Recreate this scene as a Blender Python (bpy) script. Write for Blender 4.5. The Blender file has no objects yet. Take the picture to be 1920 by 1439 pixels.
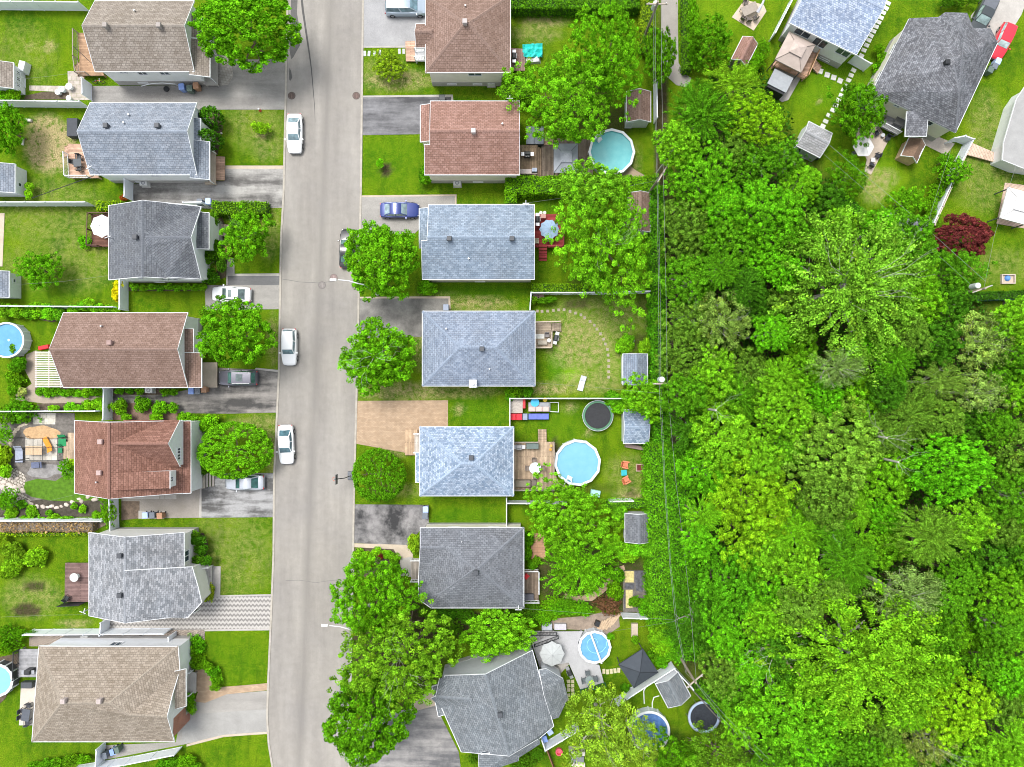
import bpy, math, random
import numpy as np
from mathutils import Vector, Matrix
R = math.radians
scene = bpy.context.scene
# ---------------------------------------------------------------- camera, sky, sun, exposure
cam_d = bpy.data.cameras.new('camera'); cam = bpy.data.objects.new('camera', cam_d)
scene.collection.objects.link(cam); scene.camera = cam
CAMH = 80.0
cam.location = (0, 0, CAMH); cam_d.sensor_width = 36; cam_d.lens = 24.0
cam_d.clip_start = 0.5; cam_d.clip_end = 2000
SUN_EL, SUN_AZ = 67, 322          # azimuth clockwise from +Y (photo up)
world = bpy.data.worlds.new('World'); scene.world = world; world.use_nodes = True
nt = world.node_tree; bg = nt.nodes['Background']
sky = nt.nodes.new('ShaderNodeTexSky'); sky.sky_type = 'NISHITA'; sky.sun_disc = False
sky.sun_elevation = R(SUN_EL); sky.sun_rotation = R(SUN_AZ)
sky.air_density = 1.0; sky.dust_density = 3.0; sky.ozone_density = 1.0
hs = nt.nodes.new('ShaderNodeHueSaturation'); hs.inputs['Saturation'].default_value = 0.32
nt.links.new(sky.outputs[0], hs.inputs['Color']); nt.links.new(hs.outputs[0], bg.inputs[0])
bg.inputs[1].default_value = 0.14
sl = bpy.data.lights.new('sun', 'SUN'); sl.energy = 1.6; sl.angle = R(22); sl.color = (1, 0.97, 0.92)
so = bpy.data.objects.new('sun', sl); scene.collection.objects.link(so)
_d = Vector((math.sin(R(SUN_AZ))*math.cos(R(SUN_EL)), math.cos(R(SUN_AZ))*math.cos(R(SUN_EL)), math.sin(R(SUN_EL))))
so.rotation_euler = _d.to_track_quat('Z', 'Y').to_euler(); so.location = _d*60
scene.cycles.filter_width = 1.0
scene.view_settings.view_transform = 'Standard'; scene.view_settings.look = 'None'
scene.view_settings.exposure = 0.9; scene.view_settings.gamma = 1
# ---------------------------------------------------------------- helpers
C = scene.collection
def W(px, py, z=0.0):
    k = (CAMH-z)/CAMH/16.0
    return Vector(((px-960)*k, (719.5-py)*k, z))
def link(o, parent=None):
    C.objects.link(o)
    if parent: o.parent = parent
    return o
def tag(o, label=None, cat=None, group=None, kind=None):
    if label: o['label'] = label
    if cat: o['category'] = cat
    if group: o['group'] = group
    if kind: o['kind'] = kind
    return o
def T(name, label, cat, loc, rot=0, group=None):
    o = bpy.data.objects.new(name, None); o.empty_display_size = 0.3
    o.location = loc; o.rotation_euler = (0, 0, R(rot)); C.objects.link(o)
    return tag(o, label, cat, group)
def root_loc(p):
    while p.parent: p = p.parent
    return p.location
class MB:
    def __init__(s): s.v = []; s.f = []; s.uv = None
    def add(s, vs, fs):
        n = len(s.v); s.v += [Vector(v) for v in vs]; s.f += [tuple(i+n for i in f) for f in fs]; return s
    def box(s, cx, cy, cz, sx, sy, sz, rot=0, tx=1.0, ty=1.0):
        c, q = math.cos(R(rot)), math.sin(R(rot)); vs = []
        for z, a, b in ((-.5, 1, 1), (.5, tx, ty)):
            for x, y in ((-.5, -.5), (.5, -.5), (.5, .5), (-.5, .5)):
                X, Y = x*sx*a, y*sy*b
                vs.append((cx+X*c-Y*q, cy+X*q+Y*c, cz+z*sz))
        return s.add(vs, [(3,2,1,0), (4,5,6,7), (0,1,5,4), (1,2,6,5), (2,3,7,6), (3,0,4,7)])
    def cyl(s, x, y, z0, z1, r0, r1=None, n=16, ph=0):
        r1 = r0 if r1 is None else r1
        vs = [(x+r*math.cos(ph+2*math.pi*i/n), y+r*math.sin(ph+2*math.pi*i/n), z) for z, r in ((z0, r0), (z1, r1)) for i in range(n)]
        fs = [(i, (i+1) % n, n+(i+1) % n, n+i) for i in range(n)]+[tuple(range(n-1, -1, -1)), tuple(range(n, 2*n))]
        return s.add(vs, fs)
    def ring(s, x, y, z0, z1, ri, ro, n=24, ph=0):
        vs = []
        for r, z in ((ri, z0), (ro, z0), (ro, z1), (ri, z1)):
            vs += [(x+r*math.cos(ph+2*math.pi*i/n), y+r*math.sin(ph+2*math.pi*i/n), z) for i in range(n)]
        fs = []
        for k in range(4):
            a, b = k*n, ((k+1) % 4)*n
            fs += [(a+i, a+(i+1) % n, b+(i+1) % n, b+i) for i in range(n)]
        return s.add(vs, fs)
    def tube(s, pts, r, n=6, r1=None):
        pts = [Vector(p) for p in pts]; m = len(pts); vs = []; fs = []
        for i, p in enumerate(pts):
            d = (pts[min(i+1, m-1)]-pts[max(i-1, 0)]).normalized()
            a = d.cross(Vector((0, 0, 1)) if abs(d.z) < .9 else Vector((1, 0, 0))).normalized(); b = d.cross(a)
            rr = r if r1 is None else r+(r1-r)*i/(m-1)
            vs += [p+a*rr*math.cos(2*math.pi*j/n)+b*rr*math.sin(2*math.pi*j/n) for j in range(n)]
        for i in range(m-1):
            fs += [(i*n+j, i*n+(j+1) % n, (i+1)*n+(j+1) % n, (i+1)*n+j) for j in range(n)]
        fs += [tuple(range(n-1, -1, -1)), tuple((m-1)*n+j for j in range(n))]
        return s.add(vs, fs)
    def slab(s, pts, z0, z1):
        pts = [(p[0], p[1]) for p in pts]; n = len(pts)
        if sum(pts[i][0]*pts[(i+1) % n][1]-pts[(i+1) % n][0]*pts[i][1] for i in range(n)) < 0: pts = pts[::-1]
        vs = [(x, y, z0) for x, y in pts]+[(x, y, z1) for x, y in pts]
        return s.add(vs, [tuple(range(n-1, -1, -1)), tuple(range(n, 2*n))]+[(i, (i+1) % n, n+(i+1) % n, n+i) for i in range(n)])
    def dome(s, x, y, z, r, h, n=16, m=5):
        vs = []; fs = []
        for k in range(m):
            a = k/m*math.pi/2
            vs += [(x+r*math.cos(a)*math.cos(2*math.pi*i/n), y+r*math.cos(a)*math.sin(2*math.pi*i/n), z+h*math.sin(a)) for i in range(n)]
        vs.append((x, y, z+h))
        for k in range(m-1): fs += [(k*n+i, k*n+(i+1) % n, (k+1)*n+(i+1) % n, (k+1)*n+i) for i in range(n)]
        fs += [((m-1)*n+i, (m-1)*n+(i+1) % n, m*n) for i in range(n)]
        return s.add(vs, fs)
    def build(s, name, mat, parent=None, world=False, smooth=False, bevel=0):
        off = root_loc(parent) if (world and parent) else Vector((0, 0, 0))
        me = bpy.data.meshes.new(name); me.from_pydata([tuple(v-off) for v in s.v], [], s.f); me.update()
        if mat: me.materials.append(mat)
        if smooth: me.polygons.foreach_set('use_smooth', [True]*len(me.polygons))
        o = link(bpy.data.objects.new(name, me), parent)
        if bevel:
            b = o.modifiers.new('bevel', 'BEVEL'); b.width = bevel; b.segments = 2; b.limit_method = 'ANGLE'
        return o
def ordw(i):
    a = 'first second third fourth fifth sixth seventh eighth ninth tenth eleventh twelfth thirteenth fourteenth fifteenth sixteenth seventeenth eighteenth nineteenth'.split()
    return a[i] if i < 19 else (('twentieth', 'thirtieth', 'fortieth')[(i+1)//10-2] if (i+1) % 10 == 0 else ('twenty', 'thirty', 'forty')[(i+1)//10-2]+'-'+a[(i+1) % 10-1])
def copy_tree(o, parent=None):
    c = o.copy(); C.objects.link(c); c.parent = parent
    for ch in list(o.children): copy_tree(ch, c)
    return c
def again(o, loc, rot=None, label=None, group=None):
    c = copy_tree(o); c.location = loc
    if rot is not None: c.rotation_euler = (0, 0, R(rot))
    if label: c['label'] = label
    if group: c['group'] = group
    return c
# ---------------------------------------------------------------- materials
class NT:
    def __init__(s, name, rough=.8, spec=.2):
        s.m = bpy.data.materials.new(name); s.m.use_nodes = True; s.t = s.m.node_tree
        s.b = s.t.nodes['Principled BSDF']; s.b.inputs['Roughness'].default_value = rough
        s.b.inputs['Specular IOR Level'].default_value = spec
        s.tc = s.t.nodes.new('ShaderNodeTexCoord')
    def n(s, typ, **kw):
        x = s.t.nodes.new(typ)
        for k, v in kw.items(): setattr(x, k, v)
        return x
    def l(s, a, b): s.t.links.new(a, b)
    def noise(s, scale, detail=3, rough=.6, vec=None, stretch=None):
        x = s.n('ShaderNodeTexNoise'); x.inputs['Scale'].default_value = scale
        x.inputs['Detail'].default_value = detail; x.inputs['Roughness'].default_value = rough
        v = vec or s.tc.outputs['Object']
        if stretch:
            mp = s.n('ShaderNodeMapping'); mp.inputs['Scale'].default_value = stretch; s.l(v, mp.inputs[0]); v = mp.outputs[0]
        s.l(v, x.inputs['Vector']); return x.outputs['Fac']
    def ramp(s, fac, *stops):
        x = s.n('ShaderNodeValToRGB'); e = x.color_ramp.elements
        while len(e) < len(stops): e.new(.5)
        for i, (p, c) in enumerate(stops):
            e[i].position = p; e[i].color = (*c, 1) if len(c) == 3 else c
        s.l(fac, x.inputs[0]); return x.outputs[0]
    def mix(s, fac, a, b, mode='MIX'):
        x = s.n('ShaderNodeMix', data_type='RGBA', blend_type=mode)
        for sock, v in ((x.inputs[0], fac), (x.inputs[6], a), (x.inputs[7], b)):
            if isinstance(v, (int, float)): sock.default_value = v
            elif isinstance(v, tuple): sock.default_value = (*v, 1) if len(v) == 3 else v
            else: s.l(v, sock)
        return x.outputs[2]
    def math(s, op, a, b=0.0, clamp=False):
        x = s.n('ShaderNodeMath', operation=op, use_clamp=clamp)
        for sock, v in ((x.inputs[0], a), (x.inputs[1], b)):
            if isinstance(v, (int, float)): sock.default_value = v
            else: s.l(v, sock)
        return x.outputs[0]
    def bump(s, h, strength=.3, dist=.02):
        x = s.n('ShaderNodeBump'); x.inputs['Strength'].default_value = strength; x.inputs['Distance'].default_value = dist
        s.l(h, x.inputs['Height']); s.l(x.outputs[0], s.b.inputs['Normal'])
    def col(s, c):
        if isinstance(c, tuple): s.b.inputs['Base Color'].default_value = (*c, 1)
        else: s.l(c, s.b.inputs['Base Color'])
        return s.m
def sc(c, k): return tuple(min(1, x*k) for x in c[:3])
_mc = {}
def plain(c, rough=.6, var=.12, scale=3.0, metal=0, spec=.3):
    key = (c, rough, var, scale, metal)
    if key not in _mc:
        t = NT('paint', rough, spec); t.b.inputs['Metallic'].default_value = metal
        n = t.noise(scale, 4); _mc[key] = t.col(t.ramp(n, (.3, sc(c, 1-var)), (.7, sc(c, 1+var))))
    return _mc[key]
def shingle(c1, c2, mortar=None, rowh=.24, bw=.42, weather=.12, stain=(.5, .45, .4)):
    t = NT('shingles', .95, .1); uv = t.tc.outputs['UV']
    b = t.n('ShaderNodeTexBrick'); b.offset = .5; b.inputs['Scale'].default_value = 1
    b.inputs['Brick Width'].default_value = bw; b.inputs['Row Height'].default_value = rowh
    b.inputs['Mortar Size'].default_value = .022; b.inputs['Mortar Smooth'].default_value = .6
    b.inputs['Color1'].default_value = (*c1, 1); b.inputs['Color2'].default_value = (*c2, 1)
    mo = mortar or sc(c1, .5); b.inputs['Mortar'].default_value = (*mo, 1)
    t.l(uv, b.inputs['Vector'])
    n1 = t.noise(2.3, 5, .75); n2 = t.noise(.35, 3); n3 = t.noise(14, 2, .6)
    c = t.mix(1, b.outputs['Color'], t.ramp(n3, (.3, (.72,)*3), (.7, (1.25,)*3)), 'MULTIPLY')
    c = t.mix(1, c, t.ramp(n1, (.25, (1-weather*1.5,)*3), (.75, (1+weather,)*3)), 'MULTIPLY')
    c = t.mix(1, c, t.ramp(n2, (.3, sc((1, .97, .94), 1-weather)), (.7, (1+weather*.8,)*3)), 'MULTIPLY')
    t.bump(b.outputs['Fac'], -.35, .02); m = t.col(c); m['cap'] = [(a+b_)*.49 for a, b_ in zip(c1, c2)]
    return m
def siding(c, row=.16, rough=.5):
    t = NT('siding', rough, .3)
    sp = t.n('ShaderNodeSeparateXYZ'); t.l(t.tc.outputs['Object'], sp.inputs[0])
    m = t.math('FRACT', t.math('MULTIPLY', sp.outputs[2], 1/row))
    g = t.ramp(m, (0, sc(c, .55)), (.12, sc(c, .98)), (1, c))
    n = t.noise(.7, 4)
    return t.col(t.mix(1, g, t.ramp(n, (.3, (.92, .92, .9)), (.7, (1.03,)*3)), 'MULTIPLY'))
def bricks(c1, c2, mortar, w=.2, h=.07, rot=0, vec='Object', wall=False, noise=.15, bias=0, mort=.012):
    t = NT('masonry', .9, .15)
    mp = t.n('ShaderNodeMapping'); mp.inputs['Rotation'].default_value = (R(90) if wall else 0, 0, R(rot))
    v = t.tc.outputs[vec]; t.l(v, mp.inputs[0])
    if wall:
        sp = t.n('ShaderNodeSeparateXYZ'); t.l(v, sp.inputs[0]); cb = t.n('ShaderNodeCombineXYZ')
        t.l(t.math('ADD', sp.outputs[0], sp.outputs[1]), cb.inputs[0]); t.l(sp.outputs[2], cb.inputs[1]); vv = cb.outputs[0]
    else: vv = mp.outputs[0]
    b = t.n('ShaderNodeTexBrick'); b.inputs['Scale'].default_value = 1; b.inputs['Bias'].default_value = bias
    b.inputs['Brick Width'].default_value = w; b.inputs['Row Height'].default_value = h; b.inputs['Mortar Size'].default_value = mort
    b.inputs['Color1'].default_value = (*c1, 1); b.inputs['Color2'].default_value = (*c2, 1); b.inputs['Mortar'].default_value = (*mortar, 1)
    t.l(vv, b.inputs['Vector'])
    n = t.noise(1.2, 5, .7)
    c = t.mix(1, b.outputs['Color'], t.ramp(n, (.28, (1-noise*1.6,)*3), (.72, (1+noise,)*3)), 'MULTIPLY')
    return t.col(c)
_dk = {}
def deck(c, rot=0, w=.15, var=.2):
    k = (c, rot, w)
    if k not in _dk: _dk[k] = bricks(sc(c, 1-var), sc(c, 1+var), sc(c, .3), 3.1, w, rot, noise=.22, mort=.014)
    return _dk[k]
def asphalt(dark, light, mode='x', contrast=.5, seed=0):
    t = NT('driveway_asphalt', .9, .2)
    st = {'x': (.12, .85, 1), 'y': (.85, .12, 1), 'n': (.4, .4, 1)}[mode]
    mp = t.n('ShaderNodeMapping'); mp.inputs['Location'].default_value = (seed*7.3, seed*3.1, 0)
    t.l(t.tc.outputs['Object'], mp.inputs[0]); v = mp.outputs[0]
    a = t.noise(1.0, 6, .62, v, st); b = t.noise(.45, 7, .7, v); g = t.noise(18, 2, .7, v)
    f = t.math('ADD', t.math('MULTIPLY', a, .6), t.math('MULTIPLY', b, .4))
    c = t.ramp(f, (.5-.2*(1.15-contrast), dark), (.5+.2*(1.15-contrast), light))
    c = t.mix(1, c, t.ramp(g, (.3, (.8,)*3), (.7, (1.18,)*3)), 'MULTIPLY')
    t.bump(g, .4, .01)
    return t.col(c)
def concrete(c, var=.12, scale=.8):
    t = NT('concrete', .85, .2); n = t.noise(scale, 6, .7); g = t.noise(16, 2)
    x = t.ramp(n, (.28, sc(c, 1-var*1.5)), (.72, sc(c, 1+var)))
    x = t.mix(1, x, t.ramp(g, (.3, (.88,)*3), (.7, (1.1,)*3)), 'MULTIPLY'); return t.col(x)
def glass_dark(c=(.05, .07, .09)):
    t = NT('window_glass', .06, .6); n = t.noise(1.5, 2)
    return t.col(t.ramp(n, (.3, sc(c, .6)), (.7, sc(c, 1.6))))
def water_mat(c, deep, rough=.12, bumps=.25, scale=1.2):
    t = NT('pool_water', rough, .5); n = t.noise(scale, 5, .6); w = t.noise(6, 3, .6)
    t.bump(w, bumps, .04); return t.col(t.ramp(n, (.3, deep), (.7, c)))
WHITE = siding((.83, .85, .88)); VINYL = plain((.78, .82, .88), .4, .05, 1.2)
TRIM = plain((.74, .76, .78), .45, .06); CREAM = siding((.84, .79, .68)); BEIGE = siding((.8, .76, .7))
FOUND = concrete((.42, .41, .4)); GLASS = glass_dark(); BLK = plain((.025, .027, .03), .5)
DKG = plain((.07, .075, .085), .5); GRY = plain((.3, .31, .33), .6); METAL = plain((.45, .46, .48), .35, .1, 3, .7)
WOOD = plain((.42, .27, .15), .8, .2, 6); WOODG = plain((.3, .26, .22), .9, .2, 6); GREYBLUE = plain((.3, .36, .5), .5)
SOILM = concrete((.11, .085, .06), .35, 2)
# leaf / bark materials
def leafmat():
    t = NT('leaf', .95, .04); oi = t.n('ShaderNodeObjectInfo')
    at = t.n('ShaderNodeAttribute', attribute_name='tint')
    sp = t.n('ShaderNodeSeparateColor'); t.l(at.outputs['Color'], sp.inputs[0])
    br = t.ramp(sp.outputs[0], (0, (.5,)*3), (.5, (1.5,)*3), (1, (3.4,)*3))
    c = t.mix(1, t.mix(1, oi.outputs['Color'], (1.12, 1.0, .6), 'MULTIPLY'), br, 'MULTIPLY')
    c = t.mix(t.math('MULTIPLY', sp.outputs[1], .5), c, t.mix(1, c, (1.75, 1.12, .8), 'MULTIPLY'))
    tr = t.n('ShaderNodeBsdfTranslucent'); ms = t.n('ShaderNodeMixShader'); ms.inputs[0].default_value = .18
    t.col(c); t.l(t.mix(1, c, (1.15, 1.2, .7), 'MULTIPLY'), tr.inputs[0]); out = t.t.nodes['Material Output']
    t.l(t.b.outputs[0], ms.inputs[1]); t.l(tr.outputs[0], ms.inputs[2]); t.l(ms.outputs[0], out.inputs[0])
    return t.m
LEAF = leafmat()
BARK = plain((.16, .12, .09), .95, .3, 8); BARKP = plain((.5, .47, .42), .9, .2, 8)
# ---------------------------------------------------------------- ground
# patches of bare soil, dry grass and lush grass: (channel, px, py, rx, ry, amount)
BL = [('d', 95, 275, 40, 42, 2.2), ('d', 85, 240, 30, 22, 1.4), ('d', 110, 300, 30, 20, .8), ('l', 95, 285, 12, 12, .8),
 ('d', 92, 88, 12, 10, .9), ('d', 55, 88, 12, 8, .5), ('d', 40, 110, 60, 60, .18), ('d', 100, 400, 90, 60, .28), ('d', 150, 480, 60, 60, .3), ('d', 60, 500, 60, 40, .2),
 ('l', 70, 545, 70, 25, .3), ('d', 480, 230, 50, 50, .3), ('d', 500, 270, 30, 30, .35), ('d', 505, 420, 20, 60, .35), ('d', 430, 1040, 80, 70, .28),
 ('d', 360, 1290, 10, 10, .1), ('s', 65, 1100, 20, 10, .7), ('s', 50, 1145, 28, 12, .8), ('d', 60, 1120, 50, 35, .4), ('d', 140, 1170, 30, 6, .8),
 ('d', 745, 150, 60, 18, .8), ('d', 720, 140, 40, 30, .4), ('s', 724, 318, 12, 12, .8), ('d', 1020, 40, 40, 12, .8), ('d', 1000, 65, 50, 14, .45), ('d', 490, 255, 12, 9, .9),
 ('d', 895, 568, 60, 9, .9), ('d', 820, 560, 50, 10, .4), ('d', 890, 585, 80, 12, .5), ('d', 1090, 640, 60, 50, .8), ('y', 1110, 640, 90, 80, .35), ('d', 1120, 600, 90, 40, .5), ('d', 1150, 660, 40, 60, .5), ('s', 1080, 572, 26, 9, .6), ('d', 1030, 730, 40, 10, .9), ('d', 1110, 715, 60, 20, .6), ('s', 1200, 640, 18, 16, .5),
 ('l', 1045, 680, 16, 34, 1), ('y', 1072, 702, 18, 14, 1), ('y', 1050, 645, 14, 14, .8), ('y', 1130, 580, 50, 30, .3), ('s', 1206, 560, 12, 30, .4),
 ('d', 765, 735, 90, 16, .8), ('d', 850, 735, 80, 10, .6), ('l', 900, 770, 50, 28, .5), ('d', 860, 768, 10, 8, .8), ('d', 740, 845, 25, 12, .7), ('d', 760, 920, 60, 12, .35), ('d', 790, 650, 16, 40, .6),
 ('l', 895, 545, 90, 12, .8), ('l', 880, 970, 70, 16, .5), ('d', 870, 990, 70, 6, .5), ('d', 490, 800, 60, 20, .5), ('d', 510, 850, 12, 50, .5), ('d', 512, 640, 10, 50, .5),
 ('d', 1190, 930, 36, 14, .9), ('s', 1185, 925, 14, 6, .5), ('d', 1180, 885, 40, 30, .35), ('s', 1220, 870, 8, 20, .4), ('d', 1104, 812, 7, 7, .9), ('d', 1068, 765, 12, 9, .7),
 ('s', 1042, 860, 8, 40, .8), ('s', 1110, 915, 50, 9, .3), ('l', 1060, 790, 60, 30, .4), ('d', 1190, 300, 12, 30, .3), ('s', 1165, 300, 20, 40, .5), ('s', 1160, 230, 25, 30, .6), ('s', 1090, 200, 60, 60, .5),
 ('l', 1010, 380, 70, 20, .4), ('s', 1130, 540, 70, 30, .3), ('l', 740, 300, 60, 50, .3),
 ('d', 1650, 335, 30, 18, .8), ('d', 1640, 355, 22, 24, .8), ('y', 1650, 345, 40, 40, .5), ('d', 1850, 250, 30, 70, .35), ('d', 1880, 500, 60, 30, .25), ('d', 1850, 330, 60, 60, .3), ('l', 1570, 100, 90, 80, .35), ('y', 1550, 170, 60, 40, .3), ('y', 1340, 30, 50, 30, .3),
 ('l', 430, 1230, 60, 40, .25), ('d', 1536, 190, 6, 5, .9), ('l', 200, 930, 80, 16, .5),
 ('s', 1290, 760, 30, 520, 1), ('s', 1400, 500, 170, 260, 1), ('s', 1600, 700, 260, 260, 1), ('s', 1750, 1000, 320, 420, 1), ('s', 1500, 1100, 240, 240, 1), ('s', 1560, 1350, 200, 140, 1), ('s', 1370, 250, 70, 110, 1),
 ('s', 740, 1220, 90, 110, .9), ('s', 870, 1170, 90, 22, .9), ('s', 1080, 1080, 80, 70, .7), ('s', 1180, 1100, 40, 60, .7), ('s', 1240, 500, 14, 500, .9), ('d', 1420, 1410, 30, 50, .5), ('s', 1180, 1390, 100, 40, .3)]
def ground():
    import numpy as np
    def axis(a, b):
        return np.concatenate([np.array([-500, -300, -180, -110, -80.]), np.arange(a, b+.01, .5), np.array([80, 110, 180, 300, 500.])])
    xs = axis(-66, 66); ys = axis(-50, 50); ys = np.where(np.abs(ys) >= 80, ys, ys)
    X, Y = np.meshgrid(xs, ys); P = np.stack([X.ravel(), Y.ravel(), np.zeros(X.size)], 1)
    nx, ny = len(xs), len(ys)
    idx = np.arange(nx*ny).reshape(ny, nx)
    F = np.stack([idx[:-1, :-1], idx[:-1, 1:], idx[1:, 1:], idx[1:, :-1]], -1).reshape(-1, 4)
    me = bpy.data.meshes.new('ground'); me.vertices.add(len(P)); me.vertices.foreach_set('co', P.ravel())
    me.loops.add(F.size); me.loops.foreach_set('vertex_index', F.ravel()); me.polygons.add(len(F))
    me.polygons.foreach_set('loop_start', np.arange(0, F.size, 4)); me.update()
    col = np.zeros((len(P), 4)); PX = P[:, 0]*16+960; PY = 719.5-P[:, 1]*16
    ch = {'d': 0, 's': 1, 'l': 2, 'y': 3}
    for c, x, y, rx, ry, a in BL:
        d = ((PX-x)/rx)**2+((PY-y)/ry)**2
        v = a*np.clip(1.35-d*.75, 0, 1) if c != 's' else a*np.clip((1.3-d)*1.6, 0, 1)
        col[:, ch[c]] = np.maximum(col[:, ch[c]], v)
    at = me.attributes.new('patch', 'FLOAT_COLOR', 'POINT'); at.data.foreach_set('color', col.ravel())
    t = NT('lawn', .95, .05); a = t.n('ShaderNodeAttribute', attribute_name='patch')
    sp = t.n('ShaderNodeSeparateColor'); t.l(a.outputs['Color'], sp.inputs[0])
    n1 = t.noise(.22, 6, .65); n2 = t.noise(1.7, 6, .75); n3 = t.noise(9, 3, .8); n4 = t.noise(.8, 4, .6, stretch=(1, .25, 1))
    g = t.ramp(n1, (.32, (.036, .115, .003)), (.52, (.08, .168, .004)), (.7, (.13, .21, .006)))
    g = t.mix(t.ramp(n2, (.42, (0,)*3), (.62, (.75,)*3)), g, (.135, .21, .008))
    g = t.mix(t.ramp(n4, (.5, (0,)*3), (.65, (.5,)*3)), g, (.03, .088, .004))
    lim = t.mix(n2, (.03, .12, .004), (.07, .2, .006)); g = t.mix(t.math('MULTIPLY', sp.outputs[2], .8), g, lim)
    ye = t.mix(n2, (.13, .32, .008), (.2, .36, .01)); g = t.mix(t.math('MULTIPLY', a.outputs['Alpha'], .75), g, ye)
    dm = t.math('MULTIPLY', sp.outputs[0], t.ramp(n2, (.38, (.05,)*3), (.62, (1.05,)*3)), True)
    g = t.mix(dm, g, t.ramp(n3, (.3, (.24, .19, .08)), (.7, (.42, .36, .19))))
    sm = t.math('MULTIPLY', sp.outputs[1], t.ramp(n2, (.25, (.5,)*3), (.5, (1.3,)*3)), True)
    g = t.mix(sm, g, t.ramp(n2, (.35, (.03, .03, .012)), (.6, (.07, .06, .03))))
    g = t.mix(1, g, t.ramp(n3, (.32, (.45,)*3), (.68, (1.6,)*3)), 'MULTIPLY')
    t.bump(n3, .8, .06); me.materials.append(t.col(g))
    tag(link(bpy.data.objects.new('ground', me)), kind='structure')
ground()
_fz = [0]
def flat(name, pts, mat, z=.03, world=False):
    _fz[0] += 1; z += _fz[0]*.00023
    P = pts if world else [W(x, y) for x, y in pts]
    o = MB().slab(P, -.05, z).build(name, mat); return tag(o, kind='structure')
# road
def roadmat():
    t = NT('road_asphalt', .9, .2)
    n1 = t.noise(.35, 6, .6, stretch=(1.6, .18, 1)); n2 = t.noise(1.1, 6, .7); g = t.noise(22, 2, .7); n4 = t.noise(.12, 3)
    c = t.ramp(n1, (.3, (.235, .228, .218)), (.7, (.32, .312, .296)))
    sp = t.n('ShaderNodeSeparateXYZ'); t.l(t.tc.outputs['Object'], sp.inputs[0])
    # the worn darker seam down the middle of the lane
    xx = t.math('ADD', sp.outputs[0], t.math('MULTIPLY', sp.outputs[1], -.042)); xx = t.math('ADD', xx, 23.05)
    seam = t.math('SUBTRACT', 1, t.math('MULTIPLY', t.math('ABSOLUTE', xx), 1.15), True)
    c = t.mix(t.math('MULTIPLY', seam, t.math('ADD', n2, .0)), c, (.17, .166, .16))
    c = t.mix(1, c, t.ramp(n2, (.3, (.9,)*3), (.7, (1.07,)*3)), 'MULTIPLY')
    c = t.mix(1, c, t.ramp(n4, (.3, (.93, .93, .95)), (.7, (1.05, 1.04, 1.02))), 'MULTIPLY')
    c = t.mix(1, c, t.ramp(g, (.3, (.9,)*3), (.7, (1.1,)*3)), 'MULTIPLY'); t.bump(g, .3, .01)
    return t.col(t.mix(1, c, (1.03, 1.0, .96), 'MULTIPLY'))
LE = [(548, -120), (541.5, 0), (540, 72), (534, 360), (529, 450), (525, 700), (516, 895), (515, 1040), (510, 1165), (505, 1278), (503, 1345), (506, 1395), (514, 1445), (530, 1500), (560, 1560)]
RE = [(682, -120), (679, 0), (675, 360), (671, 552), (670, 615), (666, 780), (662, 930), (660, 1057), (657, 1200), (655, 1320), (654, 1420), (650, 1560)]
tag(MB().slab([W(*p) for p in LE]+[W(*p) for p in RE[::-1]], -.05, .02).build('road', roadmat()), kind='structure')
CURB = concrete((.4, .37, .32), .15, 1.5)
for E, s in ((LE, -1), (RE, 1)):
    m = MB(); w = 3.6
    for a, b in zip(E[:-1], E[1:]):
        P = [W(*a), W(*b), W(b[0]+s*w, b[1]), W(a[0]+s*w, a[1])]; m.slab(P, -.05, .085)
    tag(m.build('kerb', CURB), kind='structure')
crack = plain((.09, .088, .085), .9, .2)
def ribbon(name, pts, w, mat, z=.028):
    m = MB(); P = [W(*p) for p in pts]
    for i in range(len(P)-1):
        d = (P[i+1]-P[i]).normalized(); nrm = Vector((-d.y, d.x, 0)); w0 = w if not isinstance(w, (list, tuple)) else w[i]; w1 = w if not isinstance(w, (list, tuple)) else w[i+1]
        a = [P[i]+nrm*w0/2, P[i]-nrm*w0/2, P[i+1]-nrm*w1/2, P[i+1]+nrm*w1/2]
        m.add([(p.x, p.y, z) for p in a], [(0, 1, 2, 3)])
    return tag(m.build(name, mat), kind='structure')
ribbon('road_crack', [(564, -20), (568, 20), (574, 60), (580, 100), (584, 130), (587, 165), (590, 200), (591, 230)], [.26, .25, .22, .17, .12, .09, .06, .03], crack)
seamm = plain((.17, .165, .158), .9, .15)
ribbon('road_crack', [(530, 524), (545, 526), (560, 529), (580, 530), (598, 531), (625, 528)], .06, seamm)
ribbon('road_crack', [(536, 1089), (560, 1088), (575, 1090), (592, 1093), (610, 1090), (640, 1087)], .05, seamm)
def rnd_poly(px, py, rx, ry, n=22, seed=1, j=.2):
    r = random.Random(seed); out = []; ph = [r.uniform(0, 6) for _ in range(4)]
    for i in range(n):
        a = 2*math.pi*i/n; k = 1+j*(math.sin(2*a+ph[0])*.5+math.sin(3*a+ph[1])*.4+math.sin(5*a+ph[2])*.3+r.uniform(-.3, .3))
        out.append((px+rx*k*math.cos(a), py+ry*k*math.sin(a)))
    return out
wet = asphalt((.1, .098, .095), (.14, .137, .13), 'n', .3)
tag(MB().slab([W(*p) for p in [(546, -10), (558, 0), (557, 25), (560, 45), (564, 65), (563, 85), (556, 97), (550, 108), (546, 112), (543, 95), (543, 60), (545, 30)]], -.04, .026).build('wet_patch', wet), kind='structure')
tag(MB().slab([W(*p) for p in [(543, 128), (546, 134), (548, 146), (545, 152), (542.5, 150), (542, 135)]], -.04, .026).build('wet_patch', wet), kind='structure')
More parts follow.
